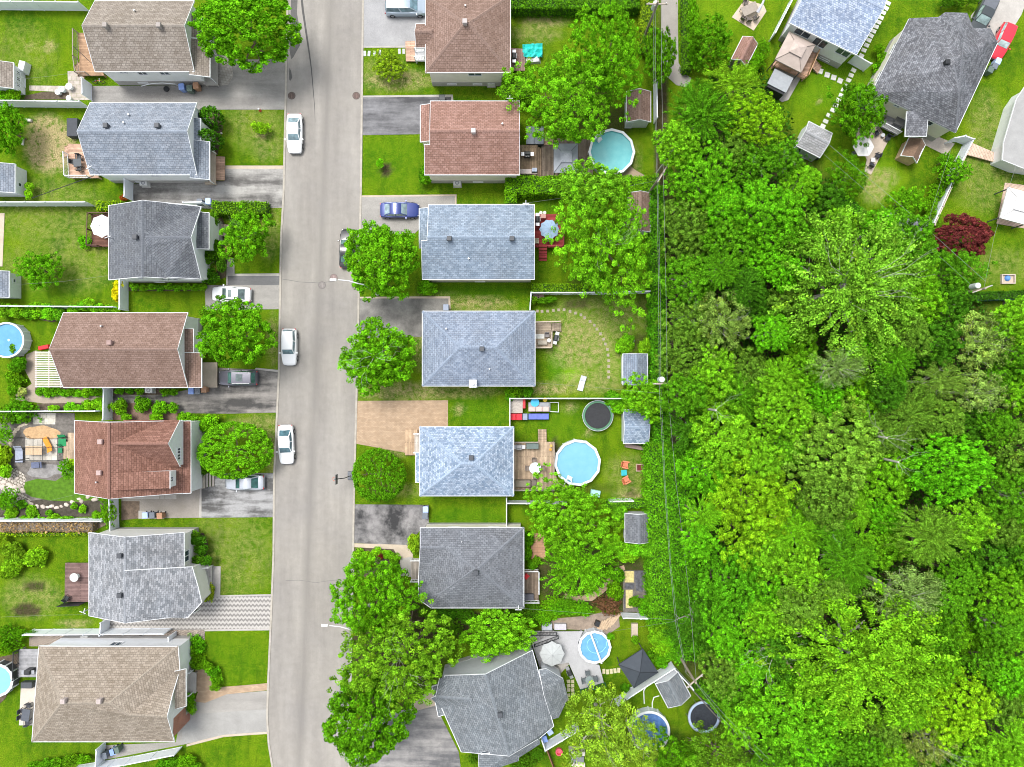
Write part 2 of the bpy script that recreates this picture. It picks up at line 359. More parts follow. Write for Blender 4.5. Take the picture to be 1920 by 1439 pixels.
for i, (x, y, c, l) in enumerate([(547, 180, (.1, .075, .065), 'round brown manhole cover beside the left kerb near the top'), (668, 180, (.13, .09, .08), 'round reddish brown manhole cover beside the right kerb near the top'),
        (604, 535, (.22, .2, .19), 'pale worn manhole cover in the middle of the road near the curved street lamp'), (626, 521, (.25, .19, .18), 'faint pinkish manhole cover under the head of the curved street lamp')]):
    t = T('manhole_cover', l, 'manhole cover', W(x, y), group='manhole covers in the road')
    MB().cyl(0, 0, .021, .032, .34, n=28).build('cover', plain(c, .8, .2, 9), t)
    MB().ring(0, 0, .021, .036, .36, .44, 28).build('rim', plain(sc(c, .75), .8, .2, 9), t)
    m = MB(); m.box(0, 0, .036, .06, .5, .008)
    m.build('slot', plain(sc(c, 1.7), .8), t)
# driveways and paths
A1 = asphalt((.2, .19, .18), (.33, .32, .3), 'x', .5, 1); A2 = asphalt((.12, .115, .11), (.38, .37, .35), 'x', .75, 2)
A3 = asphalt((.045, .044, .046), (.3, .29, .285), 'x', .75, 3); A4 = asphalt((.07, .068, .066), (.3, .28, .26), 'x', .7, 4)
A5 = asphalt((.24, .23, .215), (.36, .345, .32), 'x', .3, 5); A6 = asphalt((.12, .12, .122), (.2, .2, .2), 'x', .4, 6)
A7 = asphalt((.1, .098, .096), (.33, .33, .33), 'x', .85, 7); CON = concrete((.42, .4, .37)); CONP = concrete((.5, .42, .33))
PAV = bricks((.38, .27, .18), (.46, .34, .235), (.3, .22, .15), .3, .15, 0, noise=.12)
FLAG = bricks((.42, .37, .32), (.5, .45, .4), (.2, .22, .1), .6, .5, 0, noise=.2)
def chev():
    t = NT('chevron_pavers', .85, .15); sp = t.n('ShaderNodeSeparateXYZ'); t.l(t.tc.outputs['Object'], sp.inputs[0])
    tri = t.math('PINGPONG', sp.outputs[0], .22)
    v = t.math('FRACT', t.math('MULTIPLY', t.math('ADD', sp.outputs[1], tri), 1/.56))
    c = t.ramp(v, (.0, (.43, .41, .385)), (.45, (.43, .41, .385)), (.56, (.22, .21, .2)), (.94, (.22, .21, .2)), (1, (.43, .41, .385)))
    n = t.noise(5, 4, .7); return t.col(t.mix(1, c, t.ramp(n, (.3, (.85,)*3), (.7, (1.1,)*3)), 'MULTIPLY'))
flat('driveway', [(172, 162), (400, 160), (404, 110), (430, 112), (540, 112), (537, 206), (380, 206), (172, 204)], A1)
flat('driveway', [(250, 345), (420, 340), (422, 316), (534, 317), (531, 390), (400, 392), (250, 384)], A2)
flat('path', [(420, 311), (534, 311), (534, 317), (420, 317)], CONP)
flat('driveway', [(384, 535), (427, 535), (526, 534), (524, 580), (386, 582)], A5)
flat('driveway', [(427, 518), (526, 517), (526, 535), (427, 535)], A6)
flat('path', [(425, 514), (526, 513), (526, 518), (427, 518), (427, 535), (424, 535)], CON)
flat('path', [(425, 483), (439, 485), (440, 514), (425, 514)], CON)
flat('driveway', [(212, 742), (333, 735), (400, 722), (410, 690), (521, 695), (520, 774), (430, 776), (333, 775), (330, 756), (212, 756)], A4)
flat('path', [(480, 690), (521, 694), (521, 698), (478, 693)], CON)
flat('driveway', [(375, 915), (400, 912), (403, 888), (516, 887), (514, 970), (375, 971)], A7)
flat('driveway', [(228, 932), (376, 915), (375, 971), (300, 972), (228, 968)], asphalt((.24, .22, .19), (.34, .31, .28), 'n', .4, 8))
flat('path', [(375, 915), (378, 915), (378, 971), (373, 971)], CON)
flat('driveway', [(190, 1160), (380, 1118), (510, 1115), (509, 1181), (208, 1182)], chev())
flat('path', [(378, 1117), (510, 1114.5), (510, 1117), (380, 1120)], CON)
flat('path', [(370, 1181), (509, 1178), (509, 1182), (370, 1184)], CON)
flat('driveway', [(190, 1398), (330, 1392), (345, 1312), (400, 1310), (425, 1302), (505, 1295), (503, 1376), (420, 1380), (350, 1395), (200, 1424)], A5)
flat('driveway', [(345, 1340), (503, 1330), (503, 1376), (420, 1380), (340, 1396)], asphalt((.27, .265, .25), (.36, .355, .34), 'n', .4, 15))
flat('path', [(505, 1281), (460, 1285), (420, 1288), (390, 1292), (370, 1300), (366, 1316), (385, 1318), (400, 1312), (425, 1302), (465, 1298), (505, 1294)], PAV)
flat('path', [(505, 1376), (460, 1379), (420, 1382), (385, 1391), (350, 1400), (350, 1396), (385, 1386), (420, 1378), (460, 1375), (505, 1372)], CONP)
flat('path', [(366, 1256), (384, 1252), (396, 1262), (398, 1285), (390, 1298), (372, 1300), (366, 1290)], PAV)
flat('driveway', [(681, 0), (800, -30), (800, 45), (778, 88), (680, 88)], asphalt((.27, .27, .275), (.37, .37, .375), 'n', .4, 9))
flat('path', [(680, 88), (762, 86), (762, 90), (680, 90)], CON)
flat('driveway', [(679, 182), (847, 180), (847, 192), (800, 200), (790, 252), (678, 254)], asphalt((.075, .075, .08), (.24, .24, .25), 'x', .6, 10))
flat('path', [(679, 180), (849, 178), (850, 190), (846, 190), (846, 182), (679, 183)], CON)
flat('driveway', [(675, 369), (854, 367), (854, 385), (800, 392), (786, 430), (775, 441), (676, 441)], A5)
flat('path', [(675, 367), (856, 365), (856, 384), (853, 384), (853, 368), (675, 370)], CONP)
flat('driveway', [(672, 560), (842, 560), (843, 582), (800, 590), (790, 632), (672, 634)], asphalt((.12, .115, .11), (.28, .27, .25), 'n', .6, 11))
flat('path', [(672, 557), (844, 556), (845, 580), (841, 580), (841, 560), (672, 560)], CONP)
flat('driveway', [(668, 752), (840, 751), (840, 800), (800, 806), (786, 854), (666, 832)], PAV)
flat('driveway', [(668, 752), (760, 752), (760, 833), (666, 832)], PAV)
flat('driveway', [(664, 946), (804, 947), (804, 985), (790, 992), (764, 1024), (662, 1018)], asphalt((.045, .045, .047), (.27, .26, .26), 'n', .75, 12))
flat('path', [(662, 1019), (700, 1020), (762, 1022), (775, 1035), (772, 1060), (752, 1062), (745, 1040), (730, 1030), (662, 1026)], CONP)
flat('path', [(750, 1048), (772, 1044), (774, 1082), (750, 1080)], CON)
flat('driveway', [(655, 1380), (700, 1345), (770, 1328), (815, 1320), (860, 1410), (880, 1560), (650, 1560)], asphalt((.12, .12, .125), (.3, .29, .28), 'x', .75, 13))
flat('path', [(768, 1322), (812, 1290), (820, 1322), (770, 1336)], CONP)
flat('path', [(1240, -40), (1271, -40), (1271, 60), (1272, 118), (1283, 138), (1296, 147), (1290, 165), (1268, 160), (1248, 142), (1240, 110)], asphalt((.26, .24, .22), (.34, .32, .29), 'n', .4, 14))
flat('driveway', [(1820, 30), (1850, -5), (1940, -40), (1915, 28), (1870, 100), (1850, 110), (1820, 60)], CON)
# patios, beds
flat('patio', [(127, 134), (158, 134), (158, 162), (172, 165), (172, 188), (130, 188), (128, 160)], FLAG)
flat('path', [(55, 161), (130, 162), (130, 174), (55, 170)], FLAG)
flat('flower_bed', [(80, 173), (130, 174), (130, 187), (45, 187), (48, 180)], SOILM)
flat('patio', [(50, 665), (66, 658), (66, 732), (200, 735), (205, 755), (90, 758), (30, 750), (30, 740), (60, 720), (45, 690)], concrete((.36, .3, .24)))
flat('flower_bed', [(66, 725), (330, 728), (330, 740), (200, 742), (66, 738)], SOILM)
flat('flower_bed', [(70, 757), (205, 755), (205, 770), (70, 770)], SOILM)
flat('flower_bed', [(212, 756), (333, 756), (333, 788), (212, 788)], concrete((.2, .13, .1), .2, 2))
flat('flower_bed', [(70, 590), (118, 590), (112, 600), (100, 605), (75, 600)], SOILM)
flat('garden_ground', [(0, 772), (140, 775), (142, 830), (135, 935), (60, 950), (0, 955)], concrete((.17, .155, .14), .35, 1.6))
flat('patio', [(48, 820), (108, 820), (108, 865), (48, 865)], bricks((.45, .42, .37), (.55, .52, .46), (.2, .2, .18), .65, .6))
flat('patio', [(62, 775), (105, 775), (104, 796), (62, 796)], bricks((.5, .47, .4), (.6, .57, .5), (.2, .2, .16), .5, .45))
flat('flower_bed', [(0, 948), (90, 935), (200, 940), (205, 968), (0, 972)], concrete((.075, .065, .05), .4, 2.5))
flat('stone_patch', rnd_poly(78, 812, 32, 14, seed=4), concrete((.5, .33, .18), .2, 2))
flat('stone_patch', [(0, 880), (30, 878), (48, 892), (50, 905), (40, 925), (60, 938), (40, 946), (10, 930), (0, 915)], bricks((.42, .38, .33), (.55, .5, .44), (.15, .13, .1), .4, .33, 25, noise=.25, mort=.04))
flat('stone_patch', rnd_poly(85, 883, 34, 13, seed=9), concrete((.26, .25, .245), .25, 1.5))
flat('lawn_patch', [(43, 922), (48, 904), (70, 898), (105, 902), (120, 892), (137, 885), (150, 880), (200, 925), (200, 932), (150, 941), (95, 939), (60, 932)], plain((.075, .17, .01), .95, .3, 2.5))
flat('flower_bed', [(228, 940), (262, 940), (262, 972), (228, 976)], concrete((.16, .12, .09), .3, 2))
flat('flower_bed', [(55, 1000-18), (208, 980), (172, 998), (0, 998), (0, 980)], concrete((.23, .18, .14), .4, 3))
GRAV = bricks((.34, .29, .25), (.5, .43, .36), (.16, .13, .11), .22, .2, 20, noise=.25, mort=.03)
flat('gravel_strip', [(55, 1184), (384, 1181), (384, 1200), (330, 1212), (55, 1212)], GRAV)
flat('flower_bed', [(240, 537), (386, 538), (386, 546), (240, 546)], SOILM)
flat('flower_bed', [(384, 206), (412, 206), (418, 240), (414, 262), (408, 290), (384, 290)], concrete((.1, .075, .05), .3, 2))
flat('flower_bed', [(388, 405), (415, 405), (430, 440), (424, 520), (386, 535)], concrete((.1, .085, .05), .3, 2))
flat('flower_bed', [(345, 998), (382, 1000), (390, 1020), (386, 1060), (345, 1062)], concrete((.1, .075, .05), .3, 2))
flat('flower_bed', [(662, 1027), (738, 1030), (750, 1050), (748, 1085), (662, 1080)], concrete((.1, .08, .055), .3, 2))
flat('flower_bed', [(372, 785), (392, 785), (398, 830), (380, 880), (372, 870)], concrete((.1, .085, .06), .3, 2))
flat('patio', [(1372, 33), (1396, 0), (1432, 10), (1437, 22), (1413, 58)], concrete((.55, .46, .36), .1))
flat('patio', [(1600, 245), (1640, 225), (1665, 265), (1633, 328), (1620, 322), (1625, 300)], concrete((.52, .44, .36), .12))
flat('patio', [(1735, 247), (1790, 270), (1773, 292), (1725, 268)], concrete((.5, .44, .38), .12))
flat('patio', [(1180, 310), (1192, 320), (1210, 330), (1195, 340), (1160, 332)], concrete((.36, .28, .2), .2))
flat('garden_ground', [(1168, 1070), (1226, 1070), (1226, 1148), (1168, 1148)], concrete((.17, .155, .14), .3, 2))
flat('garden_path', [(1100, 1115), (1120, 1105), (1140, 1085), (1155, 1065), (1170, 1060), (1172, 1068), (1160, 1076), (1150, 1095), (1130, 1113), (1110, 1127), (1075, 1128), (1055, 1120), (1060, 1113), (1080, 1118)], concrete((.5, .36, .25), .25, 3))
flat('patio', [(1040, 1160), (1100, 1155), (1130, 1148), (1160, 1155), (1162, 1175), (1140, 1190), (1100, 1182), (1020, 1178)], concrete((.3, .24, .19), .25, 1.5))
flat('path', [(1265, 560), (1272, 800), (1268, 860), (1258, 870), (1256, 700), (1256, 560)], SOILM)
flat('flower_bed', [(1880, 560), (1925, 560), (1925, 572), (1880, 572)], SOILM)
flat('garden_edge', [(0, 400), (9, 400), (5, 500), (0, 500)], CONP)
# ---------------------------------------------------------------- houses
def rect(x0, y0, x1, y1, z=3.0):
    a = W(x0, y1, z); b = W(x1, y0, z); return (a.x, a.y, b.x, b.y)      # world x0,y0,x1,y1
ZO = 1.2     # the houses stand on half buried basements
def hrect(x0, y0, x1, y1, z=3.0): return rect(x0, y0, x1, y1, z+ZO)
def inset(poly, d):
    n = len(poly); out = []
    for i in range(n):
        p0, p1, p2 = Vector(poly[i-1][:2]), Vector(poly[i][:2]), Vector(poly[(i+1) % n][:2])
        a = (p1-p0).normalized(); b = (p2-p1).normalized()
        na = Vector((-a.y, a.x)); nb = Vector((-b.y, b.x)); m = na+nb
        if m.length < .2: out.append(p1+na*d); continue
        m.normalize(); out.append(p1+m*(d/max(.35, m.dot(na))))
    return out
class House:
    def __init__(s, name, label, cat, px, py, wall, roofm, group='bungalows along the street', found=True, over=.32):
        s.t = T(name, label, cat, W(px, py), 0, group); s.wall = wall; s.rm = roofm; s.tri = []; s.edges = []; s.over = over; s.found = found; s.zo = ZO if found else 0; s.op = set()
        s.roof = None; s.w = MB(); s.fd = MB(); s.fa = MB(); s.nroof = 0
    def height(s, x, y, tris=None):
        best = -1
        for a, b, c in (s.tri if tris is None else tris):
            d = (b.y-c.y)*(a.x-c.x)+(c.x-b.x)*(a.y-c.y)
            if abs(d) < 1e-9: continue
            u = ((b.y-c.y)*(x-c.x)+(c.x-b.x)*(y-c.y))/d; v = ((c.y-a.y)*(x-c.x)+(a.x-c.x)*(y-c.y))/d
            if u > -.001 and v > -.001 and u+v < 1.001: best = max(best, u*a.z+v*b.z+(1-u-v)*c.z)
        return best
    def add_roof(s, V, F, outline, walls=True, name='roof', mat=None, base=0.0, wallz=None, over=None, fas=None):
        V = [Vector(v) for v in V]; tris = []; mb = MB(); uvs = []
        for f in F:
            for k in range(1, len(f)-1): tris.append((V[f[0]], V[f[k]], V[f[k+1]]))
        me = bpy.data.meshes.new(name); off = root_loc(s.t)
        me.from_pydata([tuple(v-off) for v in V], [], F); me.update(); uvl = me.uv_layers.new(name='UVMap')
        for p in me.polygons:
            n = p.normal
            if n.z < 0: n = -n
            h = Vector((0, 0, 1)).cross(n)
            h = h.normalized() if h.length > 1e-3 else Vector((1, 0, 0)); sl_ = n.cross(h)
            for li in p.loop_indices:
                co = me.vertices[me.loops[li].vertex_index].co; uvl.data[li].uv = (co.dot(h)+50, co.dot(sl_)+50)
        me.materials.append(mat or s.rm); o = link(bpy.data.objects.new(name, me), s.t)
        sm = o.modifiers.new('thick', 'SOLIDIFY'); sm.thickness = .1; sm.offset = -1
        # ridge and hip caps along the inner edges
        cm = mat or s.rm
        if 'cap' in cm:
            E = {}; cp = MB()
            for p in me.polygons:
                for a, b in p.edge_keys: E.setdefault((min(a, b), max(a, b)), []).append(p)
            for (a, b), ps in E.items():
                if len(ps) != 2 or ps[0].normal.dot(ps[1].normal) > .985: continue
                A, B = V[a], V[b]; L = (B-A).length; d = (B-A).normalized(); w = d.cross(Vector((0, 0, 1))).normalized(); mid = (A+B)/2
                conv = (ps[0].center-ps[1].center).dot(ps[0].normal-ps[1].normal) > 0
                if not conv or L < .8: continue
                n = max(2, int(L/.32))
                for k in range(n):
                    p0, p1 = A+d*L*k/n, A+d*L*(k+.94)/n; up = Vector((0, 0, .055)); dn = Vector((0, 0, -.045)); sd = w*.16
                    cp.add([p0-sd+dn, p0+up, p0+sd+dn, p1-sd+dn, p1+up*.7, p1+sd+dn], [(0, 1, 4, 3), (1, 2, 5, 4), (0, 2, 1), (3, 4, 5)])
            if cp.v: cp.build('ridge_cap', plain(tuple(round(x, 3) for x in cm['cap']), .95, .22, 5), o, world=True)
        # white eaves trough and barge boards round the outline
        O = [Vector(v) if not isinstance(v, int) else V[v] for v in outline]; n = len(O)
        ar = sum(O[i].x*O[(i+1) % n].y-O[(i+1) % n].x*O[i].y for i in range(n))
        if ar < 0: O = O[::-1]
        FP = [(O[i], O[(i+1) % n]) for i in range(n)] if fas is None else [(V[i], V[j]) for i, j in fas]
        for a, b in FP:
            d = (b-a); d.z = 0
            if d.length < .05: continue
            d.normalize(); nr = Vector((d.y, -d.x, 0)); q = .05 if abs(a.z-b.z) < .3 else .035
            lo = Vector((0, 0, -.17)); up = Vector((0, 0, .012)); e = d*.03
            s.fa.add([a-e+lo-nr*.012, b+e+lo-nr*.012, b+e+lo+nr*q, a-e+lo+nr*q, a-e+up-nr*.012, b+e+up-nr*.012, b+e+up+nr*q, a-e+up+nr*q],
                     [(0,1,2,3), (7,6,5,4), (0,4,5,1), (1,5,6,2), (2,6,7,3), (3,7,4,0)])
        s.tri += tris
        if walls:
            I = inset(O, s.over if over is None else over); n = len(I)
            for i in range(n):
                a, b = I[i], I[(i+1) % n]; L = (b-a).length; m = max(1, int(L/.4)); pts = [a+(b-a)*k/m for k in range(m+1)]
                top = [max(base+.3, s.height(p.x, p.y, tris)-.1) for p in pts]; z0 = base+(1.0 if s.found and base == 0 else 0)
                for k in range(m):
                    p, q = pts[k], pts[k+1]
                    s.w.add([(p.x, p.y, z0), (q.x, q.y, z0), (q.x, q.y, top[k+1]), (p.x, p.y, top[k])], [(0, 1, 2, 3)])
            s.edges.append(I)
            if s.found and base == 0:
                J = inset(O, (s.over if over is None else over)-.03); s.fd.slab([(p.x, p.y) for p in J], -.05, 1.0)
        if s.roof is None: s.roof = o
        s.last = o; return o
    def block(s, r, kind, ze=3.0, zr=5.3, ha=0, hb=0, **kw):
        """r = world rect; kind X/Y gable with ridge along X/Y, ha/hb hip insets (m) at low/high end"""
        x0, y0, x1, y1 = r; ze += s.zo; zr += s.zo
        if kind == 'X':
            ym = (y0+y1)/2; V = [(x0, y0, ze), (x1, y0, ze), (x1, y1, ze), (x0, y1, ze), (x0+ha, ym, zr), (x1-hb, ym, zr)]
            F = [(0, 1, 5, 4), (2, 3, 4, 5)]; O = [0, 1, 5, 2, 3, 4]
            if ha: F.append((3, 0, 4)); O.remove(4)
            if hb: F.append((1, 2, 5)); O.remove(5)
        elif kind == 'Y':
            xm = (x0+x1)/2; V = [(x0, y0, ze), (x1, y0, ze), (x1, y1, ze), (x0, y1, ze), (xm, y0+ha, zr), (xm, y1-hb, zr)]
            F = [(1, 2, 5, 4), (3, 0, 4, 5)]; O = [0, 4, 1, 2, 5, 3]
            if ha: F.append((0, 1, 4)); O.remove(4)
            if hb: F.append((2, 3, 5)); O.remove(5)
        else:       # single slope: kind = 'E','W','N','S' low side; ze low, zr high
            z = {'E': (zr, ze, ze, zr), 'W': (ze, zr, zr, ze), 'S': (ze, ze, zr, zr), 'N': (zr, zr, ze, ze)}[kind]
            V = [(x0, y0, z[0]), (x1, y0, z[1]), (x1, y1, z[2]), (x0, y1, z[3])]; F = [(0, 1, 2, 3)]; O = [0, 1, 2, 3]
        if kind in 'EWSN' and 'fas' not in kw: kw['fas'] = [e for e, c in (((0, 1), 'N'), ((1, 2), 'W'), ((2, 3), 'S'), ((3, 0), 'E')) if c != kind]
        return s.add_roof(V, F, O, **kw)
    def poly(s, P, F, O, **kw):
        return s.add_roof([W(p[0], p[1], p[2]+s.zo) for p in P], F, O, **kw)
    def on(s, px, py):
        z = 5.0
        for _ in range(6):
            p = W(px, py, z); h = s.height(p.x, p.y); z = h if h > 0 else z
        p = W(px, py, z); p.z = z; return p
    def vent(s, px, py, mat=None, k=.55):
        p = s.on(px, py); m = MB(); m.box(p.x, p.y, p.z+.1, k*.75, k*.75, .6); m.box(p.x, p.y, p.z+.46, k, k, .2, 0, .86, .86)
        m.build('roof_vent', mat or DKG, s.roof, world=True, bevel=.02)
    def pipe(s, px, py, mat=None):
        p = s.on(px, py); MB().cyl(p.x, p.y, p.z-.1, p.z+.35, .09, n=10).build('vent_pipe', mat or METAL, s.roof, world=True)
    def box(s, name, px0, py0, px1, py1, z0, z1, mat, parent=None):
        x0, y0, x1, y1 = rect(px0, py0, px1, py1, z1)
        return MB().box((x0+x1)/2, (y0+y1)/2, (z0+z1)/2, x1-x0, y1-y0, z1-z0).build(name, mat, parent or s.t, world=True)
    def opening(s, blk, edge, frac, z0, w, h, name='window', n=2, frame=None, paneat=None):
        s.op.add((blk, edge)); z0 = z0+(s.zo if z0 > .5 else .3*(s.zo > 0)); I = s.edges[blk]; a, b = I[edge], I[(edge+1) % len(I)]; d = (b-a).normalized(); nr = Vector((d.y, -d.x)); c = a+(b-a)*frac
        def P(u, z, o): q = c+d*u+nr*o; return (q.x, q.y, z)
        def bx(mb, u0, u1, za, zb, o0, o1):
            mb.add([P(u0, za, o0), P(u1, za, o0), P(u1, za, o1), P(u0, za, o1), P(u0, zb, o0), P(u1, zb, o0), P(u1, zb, o1), P(u0, zb, o1)],
                   [(3,2,1,0), (4,5,6,7), (0,1,5,4), (1,2,6,5), (2,3,7,6), (3,0,4,7)])
        f = MB(); t = .08
        bx(f, -w/2, w/2, z0, z0+t, -.02, .09); bx(f, -w/2, w/2, z0+h-t, z0+h, -.02, .07)
        for k in range(n+1):
            u = -w/2+t/2+k*(w-t)/n; bx(f, u-t/2, u+t/2, z0+t, z0+h-t, -.02, .07)
        fo = f.build(name, frame or TRIM, s.t, world=True)
        g = MB(); bx(g, -w/2+t, w/2-t, z0+t, z0+h-t, -.01, .025); g.build('door_panel' if name == 'door' else 'pane', paneat or GLASS, fo, world=True)
        return fo
    def done(s):
        if s.found:
            I = s.edges[0]
            for i in range(len(I)):
                if (0, i) in s.op or (I[(i+1) % len(I)]-I[i]).length < 5.5: continue
                for f in (.28, .7): s.opening(0, i, f, 1.2, 1.3, 1.1)
        s.w.build('wall', s.wall, s.t, world=True)
        if s.found and s.fd.v: s.fd.build('foundation', FOUND, s.t, world=True)
        s.fa.build('fascia', TRIM, s.t, world=True)
        return s
def wbox(mb, px0, py0, px1, py1, z0, z1, zp=None):
    x0, y0, x1, y1 = rect(px0, py0, px1, py1, z1 if zp is None else zp); return mb.box((x0+x1)/2, (y0+y1)/2, (z0+z1)/2, x1-x0, y1-y0, z1-z0)
def rail(mb, pts, z0, h=.95, step=1.6, balus=True):
    """railing through world points"""
    for a, b in zip(pts[:-1], pts[1:]):
        a, b = Vector((a[0], a[1], 0)), Vector((b[0], b[1], 0)); L = (b-a).length; d = (b-a)/L; ang = math.degrees(math.atan2(d.y, d.x)); c = (a+b)/2
        mb.box(c.x, c.y, z0+h, L, .09, .06, ang); mb.box(c.x, c.y, z0+.12, L, .05, .05, ang)
        n = max(1, int(L/step))
        for k in range(n+1): p = a+d*L*k/n; mb.box(p.x, p.y, z0+h/2+.02, .09, .09, h+.08, ang)
        if balus:
            n = int(L/.16)
            for k in range(1, n): p = a+d*L*k/n; mb.box(p.x, p.y, z0+h/2, .03, .03, h-.1, ang)
def porch(name, label, poly, z, mat, group=None, rails=(), railmat=None, stairs=None, cat='deck', stepmat=None):
    """deck or porch platform: poly in px at height z; rails = list of px polylines; stairs = (px,py,w,dir deg,n)"""
    c = W(sum(p[0] for p in poly)/len(poly), sum(p[1] for p in poly)/len(poly), z); c.z = 0
    t = T(name, label, cat, c, 0, group)
    MB().slab([W(x, y, z) for x, y in poly], z-.16, z).build('platform', mat, t, world=True)
    m = MB(); P = [W(x, y, z) for x, y in poly]; Q = P
    ar = sum(P[i].x*P[(i+1) % len(P)].y-P[(i+1) % len(P)].x*P[i].y for i in range(len(P)))
    I = inset(P if ar > 0 else P[::-1], .12)
    for p in I: MB().box(p.x, p.y, (z-.16)/2, .14, .14, z-.16).build('support_post', mat, t, world=True)
    for r in rails:
        m = MB(); rail(m, [W(x, y, z) for x, y in r], z); m.build('railing', railmat or mat, t, world=True)
    if stairs:
        px, py, w, a, n = stairs; p = W(px, py, z); m = MB(); d = Vector((math.cos(R(a)), math.sin(R(a))))
        for k in range(n):
            h = z*(n-k)/(n+1); q = Vector((p.x, p.y))+d*(.14+.28*k); m.box(q.x, q.y, h-.03, .27, w, .06, a)
        for sgn in (-1, 1):
            nn = Vector((-d.y, d.x))*sgn*w/2; a0 = Vector((p.x, p.y))+nn; b0 = a0+d*(.28*n+.1)
            m.add([(a0.x, a0.y, z-.25), (b0.x, b0.y, 0), (b0.x, b0.y, .18), (a0.x, a0.y, z-.05)], [(0, 1, 2, 3)])
        m.build('stairs', stepmat or mat, t, world=True)
    return t
# shingle colours
S_TAUPE = shingle((.235, .205, .175), (.33, .295, .26)); S_BG = shingle((.2, .235, .285), (.3, .335, .39))
S_DG = shingle((.12, .13, .15), (.17, .185, .205)); S_BR = shingle((.215, .145, .118), (.285, .2, .168)); S_RB = shingle((.2, .105, .08), (.3, .165, .13))
S_MIX = shingle((.17, .185, .205), (.36, .375, .405), (.13, .14, .15), .22, .42); S_TAN = shingle((.235, .2, .16), (.34, .295, .245), (.14, .12, .1))
S_RED = shingle((.26, .15, .12), (.35, .215, .18)); S_BL = shingle((.185, .24, .31), (.3, .365, .45), (.13, .16, .2)); S_BL2 = shingle((.19, .235, .31), (.29, .34, .425), (.12, .14, .18))
S_SP = shingle((.17, .24, .34), (.42, .5, .62), (.16, .21, .29), .2, .28); S_GR = shingle((.14, .15, .17), (.2, .215, .24), (.07, .075, .085)); S_SL = shingle((.15, .17, .19), (.235, .26, .285), (.08, .09, .1))
S_SP2 = shingle((.2, .26, .38), (.48, .55, .67), (.18, .23, .33), .19, .26); S_CH = shingle((.11, .115, .13), (.24, .25, .275), (.08, .085, .095), .2, .28, .2)
# --- left row
h = House('bungalow', 'white sided house with taupe shingle roof, topmost in the left row, beside the road', 'house', 270, 100, WHITE, S_TAUPE)
h.block(hrect(178, 2, 364, 134), 'X', 3.0, 5.3)
h.vent(201, 51, plain((.3, .27, .25))); h.vent(301, 51, plain((.3, .27, .25))); h.pipe(254, 22)
h.block(hrect(355, 27, 377, 72, 2.7), 'E', 2.6, 3.1, name='porch_roof', over=.12)
h.block(hrect(358, 75, 392, 143, 2.7), 'E', 2.5, 3.1, name='porch_roof', walls=False)
h.opening(0, 0, .22, 1.9, .9, .7); h.opening(0, 0, .42, 1.5, 1.1, 1.0); h.opening(0, 0, .66, 1.5, 1.1, 1.0); h.opening(0, 0, .3, .08, 1.2, .4, n=1); h.opening(0, 1, .3, 1.1, .9, 2, 'door', 1, None, TRIM)
h.done()
h = House('bungalow', 'white sided house with pale blue grey gable roof, second in the left row', 'house', 265, 265, WHITE, S_BG)
h.block(hrect(169, 193, 369, 328), 'X', 3.0, 5.3)
h.vent(202, 238); h.vent(298, 238); h.pipe(243, 217); h.pipe(234, 232)
h.block(hrect(357, 222, 375, 267, 2.9), 'E', 2.8, 3.2, name='bay_roof', over=.12)
h.block(hrect(360, 265, 391, 336, 2.7), 'E', 2.5, 3.2, name='porch_roof', walls=False)
h.opening(0, 0, .56, 1.5, 1.1, 1.0); h.opening(0, 0, .3, .08, 1.2, .4, n=1); h.opening(0, 0, .2, 2.1, .7, .5, n=1); h.opening(0, 2, .62, 1.0, 2.2, 1.3, n=3); h.opening(0, 1, .75, 1.1, 1.8, 1.3, n=3)
h.done()
h = House('bungalow', 'house with dark slate grey roof and two small front gables, third in the left row', 'house', 290, 450, WHITE, S_DG)
h.block(hrect(204, 386, 369, 525), 'Y', 3.0, 5.2)
x0, y0, x1, y1 = hrect(204, 388, 373, 524); xm = -39.9; yr = W(0, 446, 5+ZO).y
h.add_roof([(a, b, c+ZO) for a, b, c in [(xm+.3, yr, 5.16), (x1+.05, yr, 5.05), (x1+.25, y0, 3.02), (xm+2.3, y0, 4.45), (x1+.25, y1, 3.02), (xm+2.3, y1, 4.45), (xm+.3, y0+3.3, 5.12), (xm+.3, y1-3.3, 5.12)]],
           [(0, 6, 3, 2, 1), (1, 4, 5, 7, 0)], [2, 1, 4, 5, 7, 0, 6, 3], name='front_roof', fas=[(2, 1), (1, 4), (2, 3), (4, 5)])
h.block(hrect(355, 399, 391, 467, 2.8), 'E', 2.7, 3.35, name='porch_roof', over=.15)
h.vent(257, 446); h.opening(0, 1, .25, 1.0, 2.0, 1.4, n=3); h.opening(0, 0, .62, 2.0, .7, .5, n=1); h.opening(0, 0, .75, .08, 1.2, .4, n=1)
h.done()
h = House('bungalow', 'long house with mauve brown roof and white pergola behind, middle of the left row', 'house', 230, 660, WHITE, S_BR)
h.block(hrect(119, 587, 352, 727), 'X', 3.0, 5.35)
h.vent(209, 643, plain((.32, .22, .2))); h.pipe(192, 612)
h.block(hrect(336, 617, 361, 661, 3.0), 'E', 2.8, 3.3, name='bay_roof', over=.12); h.block(hrect(340, 662, 377, 727, 2.7), 'E', 2.6, 3.2, name='porch_roof', walls=False)
h.opening(0, 1, .72, 1.2, 2.0, 1.4, n=3); h.done()
h = House('cottage_house', 'one and a half storey house with rusty red brown roof and dormer, left row', 'house', 250, 860, plain((.74, .75, .77), .5, .05), S_RB)
h.block(hrect(140, 789, 342, 925), 'Y', 3.0, 6.8, fas=[(0, 4), (4, 1), (2, 5), (5, 3), (3, 0)])
yr = W(0, 832, 7.6).y; ya = W(0, 788, 5).y; yb = W(0, 875, 5).y; xe = -36.42; xr = -42.6
